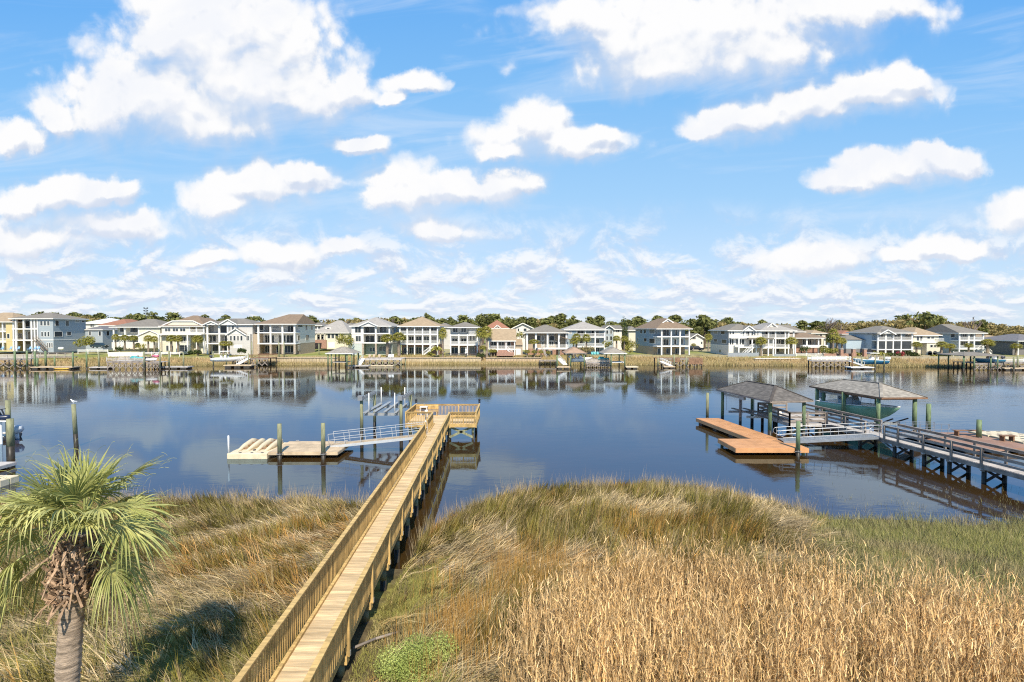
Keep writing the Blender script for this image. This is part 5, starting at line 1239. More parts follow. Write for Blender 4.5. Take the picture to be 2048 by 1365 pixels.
    def h6(T, lx, lz, w, dep):
        m = MB(); m.box(lx(1368),1.6,lz(362),lx(1430),4,lz(335)); d = m.build('dormer', WHITEW, T, world=False); window(T, lx(1385), lz(358), lx(1412), lz(340), 1.6)
        m = MB()
        for q in (1300,1340,1385): m.box(lx(q)-.2,-.5,lz(460),lx(q)+.2,0,lz(395))
        m.box(lx(1290),-.5,lz(405),lx(1395),0,lz(388)); m.build('arcade', CREAM, T, world=False)
        m = MB(); m.box(lx(1275),-.55,-.3,lx(1400),0,lz(462)); m.build('terrace', BRICK, T, world=False)
        for a in (1320,1362): m = MB(); m.tube((lx(a),-.01,lz(430)),(lx(a),.02,lz(430)),.7,.7,16); m.box(lx(a)-.7,-.01,lz(460),lx(a)+.7,.02,lz(430)); m.build('archway', SCREEN, T, world=False)
        m = MB(); m.box(lx(1415),-.06,-.1,lx(1480),0,lz(488)); m.build('garage_door', WHITE, T, world=False)
    house('beige cottage with a steep pyramid roof, dormer and arched porch', 2, 1268, 1618, 540, 388, 262, CREAM, RLG, D=172, dep=13, wins=row((1422,1462,1502),400,445,28)+row((1375,),405,450,16)+row((1560,),405,440,26), extra=h6, rid=(1440,1490))
    house('white three-storey house with grey hip roof and pale blue flank', 3, 118, 510, 603, 318, 230, WHITEW, RLG, D=148, dep=13, side=1, low=(503,SAGE), porch=[dict(x0=230,x1=510,d=3.0,slabs=(392,488),cols=(232,366,505),cw=.42,lowcol=STONE),dict(x0=118,x1=229,d=.02,slabs=(392,488))], gables=((205,390,318,276),),
        wins=[(155,325,213,388,2),(160,422,212,476,2),(262,328,350,390,2),(410,330,475,388,2),(390,420,470,485,3),(262,420,350,486,2),(305,540,325,580),(335,540,355,580),(400,530,470,575,2)], swins=((.2,.4,330,385),(.6,.75,330,385),(.3,.5,420,470)),
        extra=lambda T,lx,lz,w,dep: MB().box(w/2-.2,3.1,lz(490),w/2+.005,dep-.01,lz(320)).build('side_wall', LBLUE, T, world=False))
    house('white house with tan pyramid roof and railed porches screened at the top', 3, 610, 1005, 612, 320, 226, WHITEW, RTAN, D=149, dep=12.5, side=1, low=(512,BRICK), porch=[dict(x0=610,x1=1005,d=2.8,slabs=(402,502),cols=(613,687,763,845,922,998),rails=(0,1))],
        wins=[(615,336,682,372,2),(693,336,757,372,2),(770,336,838,372,2),(850,336,916,372,2),(926,336,994,372,2),(640,430,680,490,1),(708,428,755,492,2),(780,428,835,492,2),(860,428,910,492,2),(940,428,985,492,2),(655,540,680,600),(710,538,750,602,2),(780,538,830,602,2),(865,540,900,600)],
        extra=lambda T,lx,lz,w,dep: stairs(T, (lx(868),-2.2,.1), (lx(968),-2.2,lz(530)), 1.4, TRIM, 9))
    def h9(T, lx, lz, w, dep):
        railing(T, lx(1318), lx(1410), -.05, lz(408), .95); m = MB(); m.box(lx(1322),1.0,lz(405),lx(1412),7,lz(340)); m.build('upper_wing', WHITEW, T, world=False)
    house('narrow white house with a brown-grey roof and open ground floor', 3, 1125, 1410, 612, 332, 278, WHITEW, RGREY, D=148, dep=11, low=(520,BRICK), porch=[dict(x0=1125,x1=1410,d=2.6,slabs=(408,510),cols=(1132,1217,1305,1405),rails=(1,),top=405)], extra=h9,
        wins=[(1158,342,1203,382,2),(1243,342,1290,382,2),(1150,448,1203,488,2),(1240,448,1293,488,2),(1328,420,1345,470),(1362,425,1378,465),(1140,540,1205,600,2),(1238,540,1300,600,2),(1325,530,1380,600,2)])
    house('house with a terracotta hip roof and white dormer behind the palms', 3, 1490, 1720, 560, 342, 258, CREAM, RORANGE, D=185, dep=10, extra=lambda T,lx,lz,w,dep: (roof_gable(T, lx(1585), lx(1640), -.5, 4, lz(335), lz(310), RORANGE, WHITEW, True, .2, 'dormer'), window(T, lx(1603), lz(358), lx(1622), lz(340), -.02)))
    house('white gabled house in the second row with an arched window', 3, 1760, 1985, 560, 345, 292, WHITEW, RGREY, D=178, dep=12, roof='gable', wins=[(1795,345,1808,372),(1820,345,1835,372),(1880,345,1910,372),(1945,350,1960,375)])
    def h10(T, lx, lz, w, dep):
        m = MB(); m.box(lx(1797),.5,-.5,lx(1870),6,lz(515)); m.build('garage_wing', TAN, T, world=False); m = MB(); m.add([(lx(1790),.1,lz(516)),(lx(1872),.1,lz(516)),(lx(1868),5,lz(458)),(lx(1797),5,lz(458))],[(0,1,2,3)]); m.build('wing_roof', RTAN, T, world=False)
        m = MB(); m.box(lx(1800),.44,-.2,lx(1850),.5,lz(553)); m.build('garage_door', WHITE, T, world=False)
        m = MB(); [m.box(lx(1620)-.1*k,-.5-.4*k,-.3,lx(1770)+.1*k,-.1-.4*k,lz(565)-.22*k) for k in range(5)]; m.build('steps', BRICK, T, world=False)
        stairs(T, (lx(1768),-1.5,.1), (lx(1710),-.9,lz(555)), .2, TRIM, 4)
    house('low brick cottage with a big tan gable roof and white porch', 3, 1520, 1795, 612, 466, 352, BRICK, RTAN, D=146, dep=9, roof='side', porch=[dict(x0=1520,x1=1795,d=2.0,slabs=(556,),cols=(1531,1615,1700,1788),rails=(0,),cw=.3)], extra=h10, ov=.3,
        wins=[(1548,480,1600,530,2),(1628,482,1680,552,2),(1715,480,1745,530,1)])
    def h11(T, lx, lz, w, dep):
        m = MB(); m.box(lx(470),-2.2,lz(556),lx(815),0,lz(543)); m.build('deck', TRIM, T, world=False); railing(T, lx(520), lx(815), -2.15, lz(543), 1.0)
        for q in (480,560,640,720,800): m = MB(); m.box(lx(q)-.15,-2.1,-.3,lx(q)+.15,-1.8,lz(556)); m.build('deck_post', BRICK, T, world=False)
        stairs(T, (lx(575),-4.5,-.2), (lx(525),-2.3,lz(545)), 1.3, LGREY, 9)
        m = MB(); m.add([(lx(715),-1.4,lz(430)),(lx(815),-1.4,lz(462)),(lx(815),1.2,lz(462)),(lx(715),1.2,lz(430)),(lx(715),-1.4,lz(424)),(lx(815),-1.4,lz(456)),(lx(815),1.2,lz(456)),(lx(715),1.2,lz(424))], MB.BF); m.build('porch_roof', RBROWN, T, world=False)
    house('tan brick house with tall white columns under a brown-grey hip roof', 4, 372, 788, 640, 386, 306, TAN, RGREY, D=149, dep=12, low=(556,BRICK), porch=[dict(x0=372,x1=788,d=2.4,cols=(380,470,590,707,784),cw=.5)], extra=h11,
        wins=[(480,422,512,468),(528,422,555,468),(608,395,656,410,2),(608,422,656,468),(725,398,770,440),(528,482,550,520),(608,482,650,520,2),(668,482,690,520),(590,570,640,630,2)])
    house('blue house with pale hip roof and two long railed porches', 4, 775, 1180, 602, 356, 273, TEALB, RLG, D=151, dep=13, porch=[dict(x0=885,x1=1180,d=2.6,slabs=(428,528),cols=(888,978,1078,1174),rails=(0,1))], wins=[(820,360,835,400),(795,365,808,400),(900,362,955,408,2),(1040,365,1065,425),(1085,365,1115,425),(920,455,950,500),(1085,455,1118,500,1),(940,550,980,590),(1080,545,1120,595,2)], floors=())
    house('blue-grey gabled house in the gap behind the blue house', 4, 1175, 1262, 560, 345, 316, BLUEG, RGREY, D=172, dep=11, roof='gable', wins=row((1200,1240),362,400,20)+row((1200,1240),425,465,20))
    house('small white house with a grey roof beside the tall evergreens', 4, 1265, 1350, 560, 352, 316, WHITEW, RGREY, D=180, dep=11, roof='side', wins=row((1298,1316),355,382,14))
    house('plain beige house tucked behind the evergreens', 4, 1420, 1500, 560, 362, 322, CREAM, RGREY, D=175, dep=12)
    house('tall blue-grey house with brown roof, white gable and wraparound white porches', 5, 165, 528, 612, 346, 240, TEALB, RBROWN, D=149, dep=15, rot=R(11), side=-1, low=(532,TAN), porch=[dict(x0=165,x1=528,d=2.8,slabs=(424,522),cols=(215,320,418,522),cw=.36)], gables=((268,390,285,247,3.4),),
        wins=[(228,355,312,416,3),(385,358,405,414),(428,358,450,404),(225,455,310,514,3),(372,455,395,508),(430,455,475,505,3),(190,548,250,604,2),(285,548,345,604,2),(385,548,440,604,2)], swins=((.1,.34,352,398),(.5,.58,352,398),(.68,.76,352,398),(.84,.97,352,372),(.1,.34,450,498),(.46,.58,450,485),(.86,.9,450,485)))
    house('little white gabled house seen through the gap right of the tall house', 5, 515, 650, 570, 440, 398, WHITEW, RGREY, D=180, dep=10, roof='gable', wins=[(538,428,570,455,2),(625,480,640,505)])
    def h14(T, lx, lz, w, dep):
        m = MB(); m.box(lx(1075),-2.4,lz(455),lx(1330),.0,lz(440)); m.build('porch_roof', RGREY, T, world=False)
        m = MB(); m.box(lx(975),-2.4,lz(540),lx(1330),.0,lz(530)); m.build('deck', TRIM, T, world=False); railing(T, lx(1108), lx(1330), -2.35, lz(532), 1.0)
        for q in (978,1113,1155,1212,1275,1325): m = MB(); m.box(lx(q)-.16,-2.35,-.3,lx(q)+.16,-2.0,lz(450 if q > 1100 else 440)); m.build('column', TRIM, T, world=False)
        railing(T, lx(918), lx(1090), -1.2, lz(438), 1.0); m = MB(); m.box(lx(915),-1.3,lz(446),lx(1090),0,lz(438)); m.build('balcony', TRIM, T, world=False)
        stairs(T, (lx(1010),-3.6,.1), (lx(1108),-3.6,lz(530)), 1.2, TRIM, 10)
        m = MB(); m.box(-w/2-.005,.02,lz(524),-w/2+.2,dep-.01,lz(366)); m.build('side_wall', GREYS, T, world=False)
        m = MB(); m.tube((lx(1105),-.03,lz(378)),(lx(1105),0,lz(378)),.55,.55,14); m.build('arched_window', G, T, world=False)
    house('pale house with slate flank, white front gable, balcony and outside stair', 5, 910, 1232, 622, 364, 296, WHITEW, RGREY, D=147, dep=13.5, side=-1, floors=(522,), gables=((1045,1168,364,318),), extra=h14, scol=GREYS,
        wins=row((925,955),375,405,18)+row((1060,),375,420,18)+[(1088,378,1120,420,2)]+row((1150,1175,1205),375,415,18)+row((928,950),455,510,16)+row((995,1025,1055),455,510,22)+[(1120,465,1180,505,2),(1215,465,1310,505,3)]+row((1130,1240),560,590,24), swins=((.2,.4,372,405),(.6,.8,372,405),(.1,.36,460,500),(.6,.8,460,490),(.4,.48,570,600)))
    house('pale house with light hip roof and long white galleries on two floors', 5, 1238, 1580, 640, 366, 286, BLUEG, RLG, D=152, dep=13, low=(548,WHITEW), porch=[dict(x0=1238,x1=1580,d=2.8,slabs=(440,540),cols=(1240,1318,1390,1490,1525,1577),rails=(0,1),cw=.36)], gables=((1335,1435,330,290,2.5),), wins=[(1282,375,1310,430),(1348,375,1380,430),(1445,378,1480,420),(1500,378,1520,425),(1360,455,1385,520),(1400,460,1440,500,2),(1445,460,1480,520),(1400,550,1425,585),(1550,455,1570,520)])
    def h16(T, lx, lz, w, dep):
        m = MB(); m.box(lx(1460),4.5,lz(440),lx(1765),11,lz(378)); m.build('upper_storey', TAN, T, world=False); roof_hip(T, lx(1460), lx(1765), 4.5, 11, lz(378), lz(305), RGREY, .5, 'upper_roof')
        m = MB(); m.box(lx(1640),-1.6,lz(540),lx(1895),0,lz(514)); m.build('terrace', TRIM, T, world=False)
    house('tan house with brown roof, three arched doors and a brick base', 5, 1585, 1905, 622, 440, 385, TAN, RBROWN, D=152, dep=9, low=(540,BRICK), porch=[dict(x0=1585,x1=1905,d=2.2,cols=(1595,1712,1832,1895),cw=.36)], extra=h16, wins=[(1668,458,1698,512,2),(1722,458,1752,512,2),(1772,458,1802,512,2)])
    def h17(T, lx, lz, w, dep):
        m = MB(); m.box(lx(555)-5.8,5.5,lz(560),lx(555)-.02,15,lz(462)); m.build('garage_wing', LBLUE, T, world=False); m = MB(); m.box(lx(555)-5.7,5.6,-.5,lx(555)-.04,15,lz(560)); m.build('garage_base', DGREY, T, world=False)
        m = MB(); m.add([(lx(555)-6,5.2,lz(464)),(lx(555),5.2,lz(464)),(lx(555),11,lz(420)),(lx(555)-2.2,11,lz(420)),(lx(555)-6,15,lz(464))],[(0,1,2,3),(3,4,0)]); m.build('wing_roof', RGREY, T, world=False)
    house('pale blue house with a white gable, screened porches and a grey base', 6, 555, 912, 612, 388, 318, LBLUE, RGREY, D=149, dep=13, side=-1, low=(560,DGREY), porch=[dict(x0=555,x1=912,d=2.6,slabs=(464,556),cols=(557,637,713,795,906),rails=(0,),gray=(1,),cw=.36)], gables=((560,708,400,358),), extra=h17,
        wins=[(585,410,605,450),(615,400,645,440,2),(725,405,745,455),(752,405,785,455,2),(830,410,870,455,2),(840,405,895,455)])
    def h18(T, lx, lz, w, dep):
        m = MB(); m.box(lx(1005),-1.8,-.4,lx(1140),0,lz(498)); m.build('bay', CREAM, T, world=False)
        for a in (1052,1087): window(T, lx(a)-.36, lz(535), lx(a)+.36, lz(512), -1.8)
        for a in (1040,1090): m = MB(); m.tube((lx(a),-1.84,lz(592)),(lx(a),-1.8,lz(592)),.62,.62,14); m.box(lx(a)-.62,-1.84,-.2,lx(a)+.62,-1.8,lz(592)); m.build('archway', SCREEN, T, world=False)
        m = MB(); m.box(lx(930),-1.9,lz(492),lx(1140),0,lz(480)); m.build('balcony', TRIM, T, world=False); railing(T, lx(935), lx(1050), -1.85, lz(480), .9); railing(T, lx(1140), lx(1222), -.3, lz(478), .9)
    house('cream house with a tan hip roof and an arched loggia', 6, 915, 1178, 615, 412, 334, CREAM, RTAN, D=150, dep=11, wins=[(950,428,975,470),(1058,432,1085,450),(1098,432,1128,450),(985,425,1010,470)], extra=h18)
    house('blue house with broad grey hip roof and white railed galleries', 6, 1385, 1642, 610, 390, 300, LBLUE, RGREY, D=150, dep=14, side=-1, porch=[dict(x0=1385,x1=1642,d=2.8,slabs=(464,550),cols=(1392,1487,1543,1636),rails=(0,1),cw=.36)], wins=[(1422,406,1460,432,2),(1497,406,1535,432,2),(1405,468,1470,525,3),(1500,472,1530,520,2)], swins=((.1,.2,402,435),(.42,.5,402,435),(.72,.8,402,435)), rid=(1400,1500),
        extra=lambda T,lx,lz,w,dep: (stairs(T, (lx(1500),-2.6,.2), (lx(1575),-2.6,lz(545)), 1.4, TRIM, 8), stairs(T, (lx(1640),-2.6,.2), (lx(1575),-2.6,lz(545)), 1.4, TRIM, 8)))
    house('dark grey house with a dark roof at the right edge', 6, 1990, 2420, 620, 470, 400, DGREY, RDARK, D=146, dep=14, side=-1, porch=[dict(x0=1990,x1=2420,d=1.6,cols=(1995,2130,2260))], wins=[(2010,480,2050,520,2),(2100,480,2150,520,2)])
    for lab, c, x0, x1, yg, ye, yr, wl, rm, D in (('tan-roofed house behind the pale blue house',6,190,330,560,400,365,TAN,RORANGE,188),('beige house with a low tan roof far behind at right',6,1655,1800,560,436,408,CREAM,RTAN,195),('dark-roofed beige house peeping over at right centre',5,525,640,560,380,345,TAN,RBROWN,190),('brown-roofed house low behind the white narrow house',3,985,1130,560,330,288,LGREY,RGREY,185),('low brown roof behind the cream and pale grey houses',2,20,170,560,300,235,TAN,RBROWN,195),('tan-roofed house far behind the galleries at right',5,1760,1900,560,392,362,CREAM,RTAN,196),('grey-roofed house behind the beige cottage',2,1560,1680,560,330,288,LGREY,RGREY,200)):
        house(lab, c, x0, x1, yg, ye, yr, wl, rm, D=D, dep=10, wins=row(((x0*2+x1)/3,(x0+x1*2)/3),ye+14,ye+40,18), group='houses of the second row')
make_houses()
# ------------------------------------------------------------------ the far bank: docks, lifts, boats, yard plants, trees
def P_(c, x, y, D): px, py = cp(c, x, y); return at(px, py, D)
def fdock(T, c, x0, x1, D, yz, d=3.0, mt=OLDDECK, pil=None, rails=(), npile=None, brace=True, pm=PILEW, skirt=None):
    """a fixed dock on piles: deck height from yz"""
    a, b = P_(c,x0,yz,D), P_(c,x1,yz,D); z = a.z; m = MB(); m.box(a.x,D,z-.1,b.x,D+d,z); m.build('deck', mt, T)
    m = MB(); m.box(a.x,D-.06,z-.4,b.x,D-.005,z+.02); m.build('skirt_board', skirt or OLDW, T)
    n = npile or max(2,int((b.x-a.x)/2.6)+1)
    for i in range(n):
        x = a.x+.15+(b.x-a.x-.3)*i/(n-1)
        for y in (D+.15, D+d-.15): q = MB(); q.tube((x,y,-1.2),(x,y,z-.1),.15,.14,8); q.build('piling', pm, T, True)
        if brace and i:
            p = a.x+.15+(b.x-a.x-.3)*(i-1)/(n-1); m = MB(); m.beam((p,D+.02,.2),(x,D+.02,z-.45),.06,.2); m.beam((p,D+.10,z-.45),(x,D+.10,.2),.06,.2); m.build('cross_brace', OLDW, T)
    for side in rails:
        m = MB(); y = D+.05 if side == 'f' else D+d-.05
        for h in (1.0,.65,.32): m.beam((a.x,y,z+h),(b.x,y,z+h),.06 if h < 1 else .16,.14 if h < 1 else .06)
        k = max(2,int((b.x-a.x)/2)+1)
        for i in range(k): x = a.x+(b.x-a.x)*i/(k-1); m.beam((x,y,z),(x,y,z+1),.12,.12,(1,0,0))
        m.build('railing', mt, T)
    return a, b, z
def ffloat(label, c, x0, x1, D, d=2.2, z=.5, mt=FLOATD, group='floats along the far bank', skew=0):
    a, b = on(*cp(c,x0,0),0) if False else P_(c,x0,740,D), P_(c,x1,740,D)
    T = thing('floating_dock', label, 'floating dock', (a.x,D,0), 0, group); m = MB(); m.box(a.x,D,z-.22,b.x,D+d,z); m.build('deck', mt, T)
    m = MB(); n = max(2,int((b.x-a.x)/2)); [m.box(a.x+(b.x-a.x)*(i+.15)/n,D+.05,-.2,a.x+(b.x-a.x)*(i+.8)/n,D+d-.05,z-.22) for i in range(n)]; m.build('float_drum', FLOATB, T); return T
def fgang(label, c, p, q, D0, D1, mt=WHITE, w=1.2):
    a, b = P_(c,*p,D0), P_(c,*q,D1); T = thing('gangway', label, 'gangway', ((a.x+b.x)/2,D0,0), 0, 'gangways along the far bank'); m = MB(); m.beam(a,b,w,.14); m.build('tread_deck', mt, T)
    for s in (-1,1):
        m = MB(); o = Vector((0,s*w/2,0)); m.beam(a+o+Vector((0,0,.9)),b+o+Vector((0,0,.9)),.06,.06); [m.beam(a.lerp(b,k/5)+o,a.lerp(b,k/5)+o+Vector((0,0,.9)),.05,.05,(1,0,0)) for k in range(6)]; m.build('railing', mt, T)
def fpile(c, x, y, D, label, m=GREENPILE, r=.2, group='pilings along the far bank'):
    p = P_(c,x,y,D); pile_thing(p.x, D, p.z, r, label, group, m)
def boathouse(label, c, x0, x1, ye, yr, D, d, mr, posts, group='boathouses along the far bank', pm=GREENPILE):
    a, b = P_(c,x0,ye,D), P_(c,x1,ye,D); z = a.z; zr = P_(c,x0,yr,D+d/2).z; T = thing('boathouse', label, 'boathouse', ((a.x+b.x)/2,D,0), 0, group); k = min((b.x-a.x)/2, d/2)*.92
    if b.x-a.x > d: rg = ((a.x+k,D+d/2,zr),(b.x-k,D+d/2,zr)); co = [(a.x,D+d,z),(a.x,D,z),(b.x,D,z),(b.x,D+d,z)]
    else: rg = (((a.x+b.x)/2,D+k,zr),((a.x+b.x)/2,D+d-k,zr)); co = [(a.x,D,z),(b.x,D,z),(b.x,D+d,z),(a.x,D+d,z)]
    hip_roof(T, co, mr, TRIM if mr is SHTAN else OLDW, rg)
    for q in posts:
        for y in (D+.5, D+d-.5): x = P_(c,q,ye,D).x; p, w = MB(), MB(); piling(p, w, x, y, z-.2, .17); o = p.build('post', pm, T, True); w.build('wet_band', PILEW, o, True)
    return T, z
def lounge(label, c, x, y, D, mt, group='deck chairs along the far bank', rz=0.0):
    p = P_(c,x,y,D); T = thing('deck_chair', label, 'chair', p, rz, group); m = MB(); m.box(-.3,-.35,.32,.3,.3,.40); m.build('seat', mt, T, world=False)
    m = MB(); m.beam((0,.28,.36),(0,.55,1.05),.62,.06,(0,-1,.4)); m.build('backrest', mt, T, world=False)
    for a in (-.3,.3):
        for b in (-.3,.28): m = MB(); m.box(a-.03,b-.03,0,a+.03,b+.03,.33); m.build('leg', mt, T, world=False)
    m = MB(); [m.box(a-.06,-.38,.56,a+.06,.4,.60) for a in (-.34,.34)]; m.build('armrest', mt, T, world=False); return T
def picket(label, c, x0, x1, ya, yb, D, mt=WHITE, solid=False, group='fences along the far bank'):
    a, b = P_(c,x0,yb,D), P_(c,x1,ya,D); T = thing('fence', label, 'fence', (a.x,D,a.z), 0, group); m = MB(); h = b.z-a.z
    if solid: m.box(a.x,D,a.z-.5,b.x,D+.06,b.z-.05)
    else:
        n = int((b.x-a.x)/.22); [m.box(a.x+i*.22,D,a.z+.1,a.x+i*.22+.09,D+.03,b.z-.08) for i in range(n)]; m.box(a.x,D+.03,b.z-.1,b.x,D+.09,b.z); m.box(a.x,D+.03,a.z+.1,b.x,D+.09,a.z+.2)
    m.build('fence_panel', mt, T); n = max(2,int((b.x-a.x)/2.4))
    for i in range(n+1): x = a.x+(b.x-a.x)*i/n; m = MB(); m.box(x-.08,D-.05,a.z-.6,x+.08,D-.002,b.z+.12); m.build('fence_post', mt, T)
def bulkhead(label, c, x0, x1, yt, D, mt, n, capm=WHITE):
    a, b = P_(c,x0,yt,D), P_(c,x1,yt,D); T = thing('bulkhead', label, 'sea wall', ((a.x+b.x)/2,D,0), 0, 'sea walls along the far bank'); m = MB(); m.box(a.x,D,-.5,b.x,D+.2,a.z); m.build('wall', mt, T)
    m = MB(); m.box(a.x,D-.25,a.z,b.x,D+1.2,a.z+.1); m.build('cap', capm, T); m = MB(); [m.tube((a.x+(b.x-a.x)*i/n,D-.12,-.8),(a.x+(b.x-a.x)*i/n,D-.12,a.z-.25),.14,.13,7) for i in range(n+1)]; m.build('pile_row', mt, T)
def make_far_docks():
    TEAL = mat('teal_plastic',(.06,.36,.36),.5,.1,1); PINK = mat('pink_plastic',(.62,.16,.22),.5,.1,1); PBL = mat('pale_blue_plastic',(.25,.42,.62),.5,.1,1); WOODB = mat('pale_bulkhead_wood',(.50,.40,.25),.85,.25,2,(1,1,.4)); YK = mat('yellow_plastic',(.65,.38,.07),.5,.1,1)
    BLUEH = mat('blue_hull',(.03,.14,.22),.3,.1,1,spec=.6)
    # --- left
    T = thing('dock', 'long brown railed walkway running to the left edge across the marsh', 'dock', (-110,127,0), 0, 'fixed docks along the far bank')
    fdock(T, 1, -260, 320, 124, 655, 2.0, OLDDECK, rails=('f','b'), brace=True); T2 = thing('dock', 'low railed footbridge leading back to the lawn before the blue-grey house', 'dock', (-95,133,0), 0, 'fixed docks along the far bank'); fdock(T2, 1, 330, 750, 134, 632, 1.5, OLDDECK, rails=('f',), brace=False)
    for x, y, D, l in ((150,572,122,'thick green piling nearest the left edge of the far bank'),(275,572,124,'green piling behind the left railed walkway'),(355,578,123,'green piling with a white cap before the blue-grey porch'),(380,650,122,'short green piling beside the long pale float'),(465,575,125,'tall green piling left of the low footbridge'),(558,632,123,'slim short piling behind the yellow kayak'),(745,585,122,'green piling at the end of the long pale float'),(885,583,122,'green piling beside the white rope rail'),(1010,588,123,'grey piling left of the braced timber deck'),(1475,580,121,'tall piling at the corner of the braced deck'),(1637,580,121,'tall piling between the braced deck and the low float'),(1730,572,123,'brown piling behind the low float'),(1878,592,124,'piling at the outer end of the low float')):
        fpile(1, x, y, D, l, GREENPILE if x < 1000 else PILE, .24 if x < 480 else .18)
    ffloat('long pale float under the left footbridge', 1, 312, 740, 121.5, 2.6, .62, FLOATD); ffloat('grey float beside the braced timber deck', 1, 905, 1110, 122.5, 2.0, .5, OLDDECK); ffloat('low grey float right of the braced deck', 1, 1640, 1922, 123, 2.4, .55, OLDDECK)
    p = P_(1,640,724,121.3); k = thing('kayak','yellow kayak lying beside the long pale float','kayak',(p.x,121.0,.0)); m = MB(); m.loft([[(p.x-1.9+t,121.0+w*math.cos(a),.18+h*math.sin(a)) for a in [q*PI/4 for q in range(8)]] for t,w,h in ((0,.03,.05),(.6,.25,.15),(1.9,.36,.2),(3.2,.25,.15),(3.8,.03,.05))]); m.build('hull', YK, k, True); m = MB(); m.ball((p.x,121.0,.36),.5,.22,.06); m.build('cockpit', DARK, k)
    T = thing('dock', 'square timber deck on dark zigzag braces with two stacked watercraft', 'dock', (-93,123,0), 0, 'fixed docks along the far bank'); a,b,z = fdock(T, 1, 1090, 1475, 121, 680, 4.0, OLDDECK, rails=('f','b'), npile=7, pm=OLDW)
    T = thing('dock', 'lower dark timber bay holding jet skis beside the braced deck', 'dock', (-85,123,0), 0, 'fixed docks along the far bank'); fdock(T, 1, 1475, 1635, 121.4, 690, 3.5, OLDDECK, npile=5)
    def jetski(label, c, x, y, D, hm, sm, rz=0):
        p = P_(c,x,y,D); J = thing('jet_ski', label, 'jet ski', p, rz, 'jet skis along the far bank'); m = MB(); m.loft([[(t,w*s,h) for s,h in ((-1,.35),(-.6,.05),(.6,.05),(1,.35),(.6,.55),(-.6,.55))] for t,w in ((-1.4,.45),(-.4,.55),(.6,.5),(1.2,.25),(1.5,.05))]); m.build('hull', hm, J, True, world=False); m = MB(); m.loft([[(-1.2,-.22,.5),(-1.2,.22,.5),(.2,.22,.5),(.2,-.22,.5)],[(-1.1,-.15,.9),(-1.1,.15,.9),(.1,.15,.85),(.1,-.15,.85)]]); m.build('seat', sm, J, True, world=False); m = MB(); m.tube((.5,0,.5),(.3,0,1.05),.08,.05); m.tube((.3,-.4,1.05),(.3,.4,1.05),.04); m.build('handlebar', DARK, J, world=False)
    jetski('white jet ski on the dark timber bay', 1, 1535, 675, 122, WHITE, RUBBER, .3); jetski('pink and white jet ski standing highest on the dark timber bay', 1, 1590, 640, 123.5, PINK, WHITE, 2.6); jetski('teal-covered jet ski on the square braced deck', 1, 1400, 662, 123, TEAL, TEAL, .1)
    picket('white picket fence before the blue-grey house garden', 1, 800, 1105, 562, 585, 141); picket('low white wall fence in front of the cream house terrace', 1, 1110, 1455, 588, 615, 140, solid=True); picket('white fence in front of the clipped-gable house', 1, 1460, 1840, 588, 612, 140)
    for i,x in enumerate((15,100,180,300,350,385)): lounge(['pale blue lawn chair beside the yellow house','pale blue lawn chair between the yellow house and the blue-grey porch','pale blue lawn chair at the first porch column','pale blue lawn chair in the middle of the blue-grey porch','pale blue lawn chair before the double porch columns','pale blue lawn chair at the foot of the blue-grey house stairs'][i],1,x,568,147,PBL)
    p = P_(1,625,566,147); t = thing('propane_tank','white upright tank against the blue-grey side wall','tank',p); m = MB(); m.tube((-.5,0,.45),(.5,0,.45),.42,.42,12); m.ball((-.5,0,.45),.25,.42,.42); m.ball((.5,0,.45),.25,.42,.42); m.build('vessel',WHITE,t,True,world=False); m = MB(); m.box(-.4,-.2,-.1,-.3,.2,.1); m.box(.3,-.2,-.1,.4,.2,.1); m.build('foot',GALV,t,world=False)
    def car(label,c,x,y,D,mt):
        p = P_(c,x,y,D); t = thing('car',label,'car',p,0,None); m = MB(); m.loft([[(-2.3,-.9,.35),(2.3,-.9,.35),(2.3,-.9,.95),(-2.3,-.9,1.0)],[(-2.3,.9,.35),(2.3,.9,.35),(2.3,.9,.95),(-2.3,.9,1.0)]]); m.loft([[(-2.2,-.85,1.0),(1.2,-.85,1.0),(.5,-.72,1.68),(-2.0,-.72,1.7)],[(-2.2,.85,1.0),(1.2,.85,1.0),(.5,.72,1.68),(-2.0,.72,1.7)]]); m.build('body',mt,t,world=False)
        m = MB(); m.add([(-2.0,-.86,1.06),(1.0,-.86,1.06),(.45,-.745,1.6),(-1.85,-.745,1.62)],[(0,1,2,3)]); m.build('window',GLASS,t,world=False)
        for a in (-1.45,1.45):
            for b in (-.92,.72): m = MB(); m.tube((a,b,.36),(a,b+.2,.36),.36,.36,14); w = m.build('wheel',DARK,t,world=False); m = MB(); m.tube((a,b-.01,.36),(a,b+.21,.36),.2,.2,10); m.build('rim',GALV,w,world=False)
        for b in (-.6,.6): m = MB(); m.box(2.28,b-.2,.7,2.33,b+.2,.88); m.build('headlight',WHITE,t,world=False)
    car('dark green sport utility car parked beside the blue-grey house',1,1020,545,158,mat('dark_car_paint',(.03,.05,.055),.25,.1,1,spec=.6)); car('black car parked under the palms beside the cream house',1,1125,525,170,DARK); car('dark car parked before the little white gabled house',5,575,572,168,mat('black_car_paint',(.02,.022,.03),.25,.1,1,spec=.6))
    p = P_(1,1497,262,230); t = thing('floodlight_mast','tall floodlight mast rising beyond the trees at left','mast',(p.x,230,2)); q = P_(1,1497,135,230); m = MB(); m.tube((p.x,230,2),(p.x,230,q.z),.16,.12,6); m.build('pole',RUBBER,t)
    for k in range(3): m = MB(); m.beam((p.x-.9,230,q.z-.3-k*1.2),(p.x+.9,230,q.z-.3-k*1.2),.15,.15); [m.box(p.x+s-.25,229.7,q.z-.25-k*1.2,p.x+s+.25,230,q.z+.2-k*1.2) for s in (-.75,.75)]; m.build('lamp_bar',RUBBER,t)
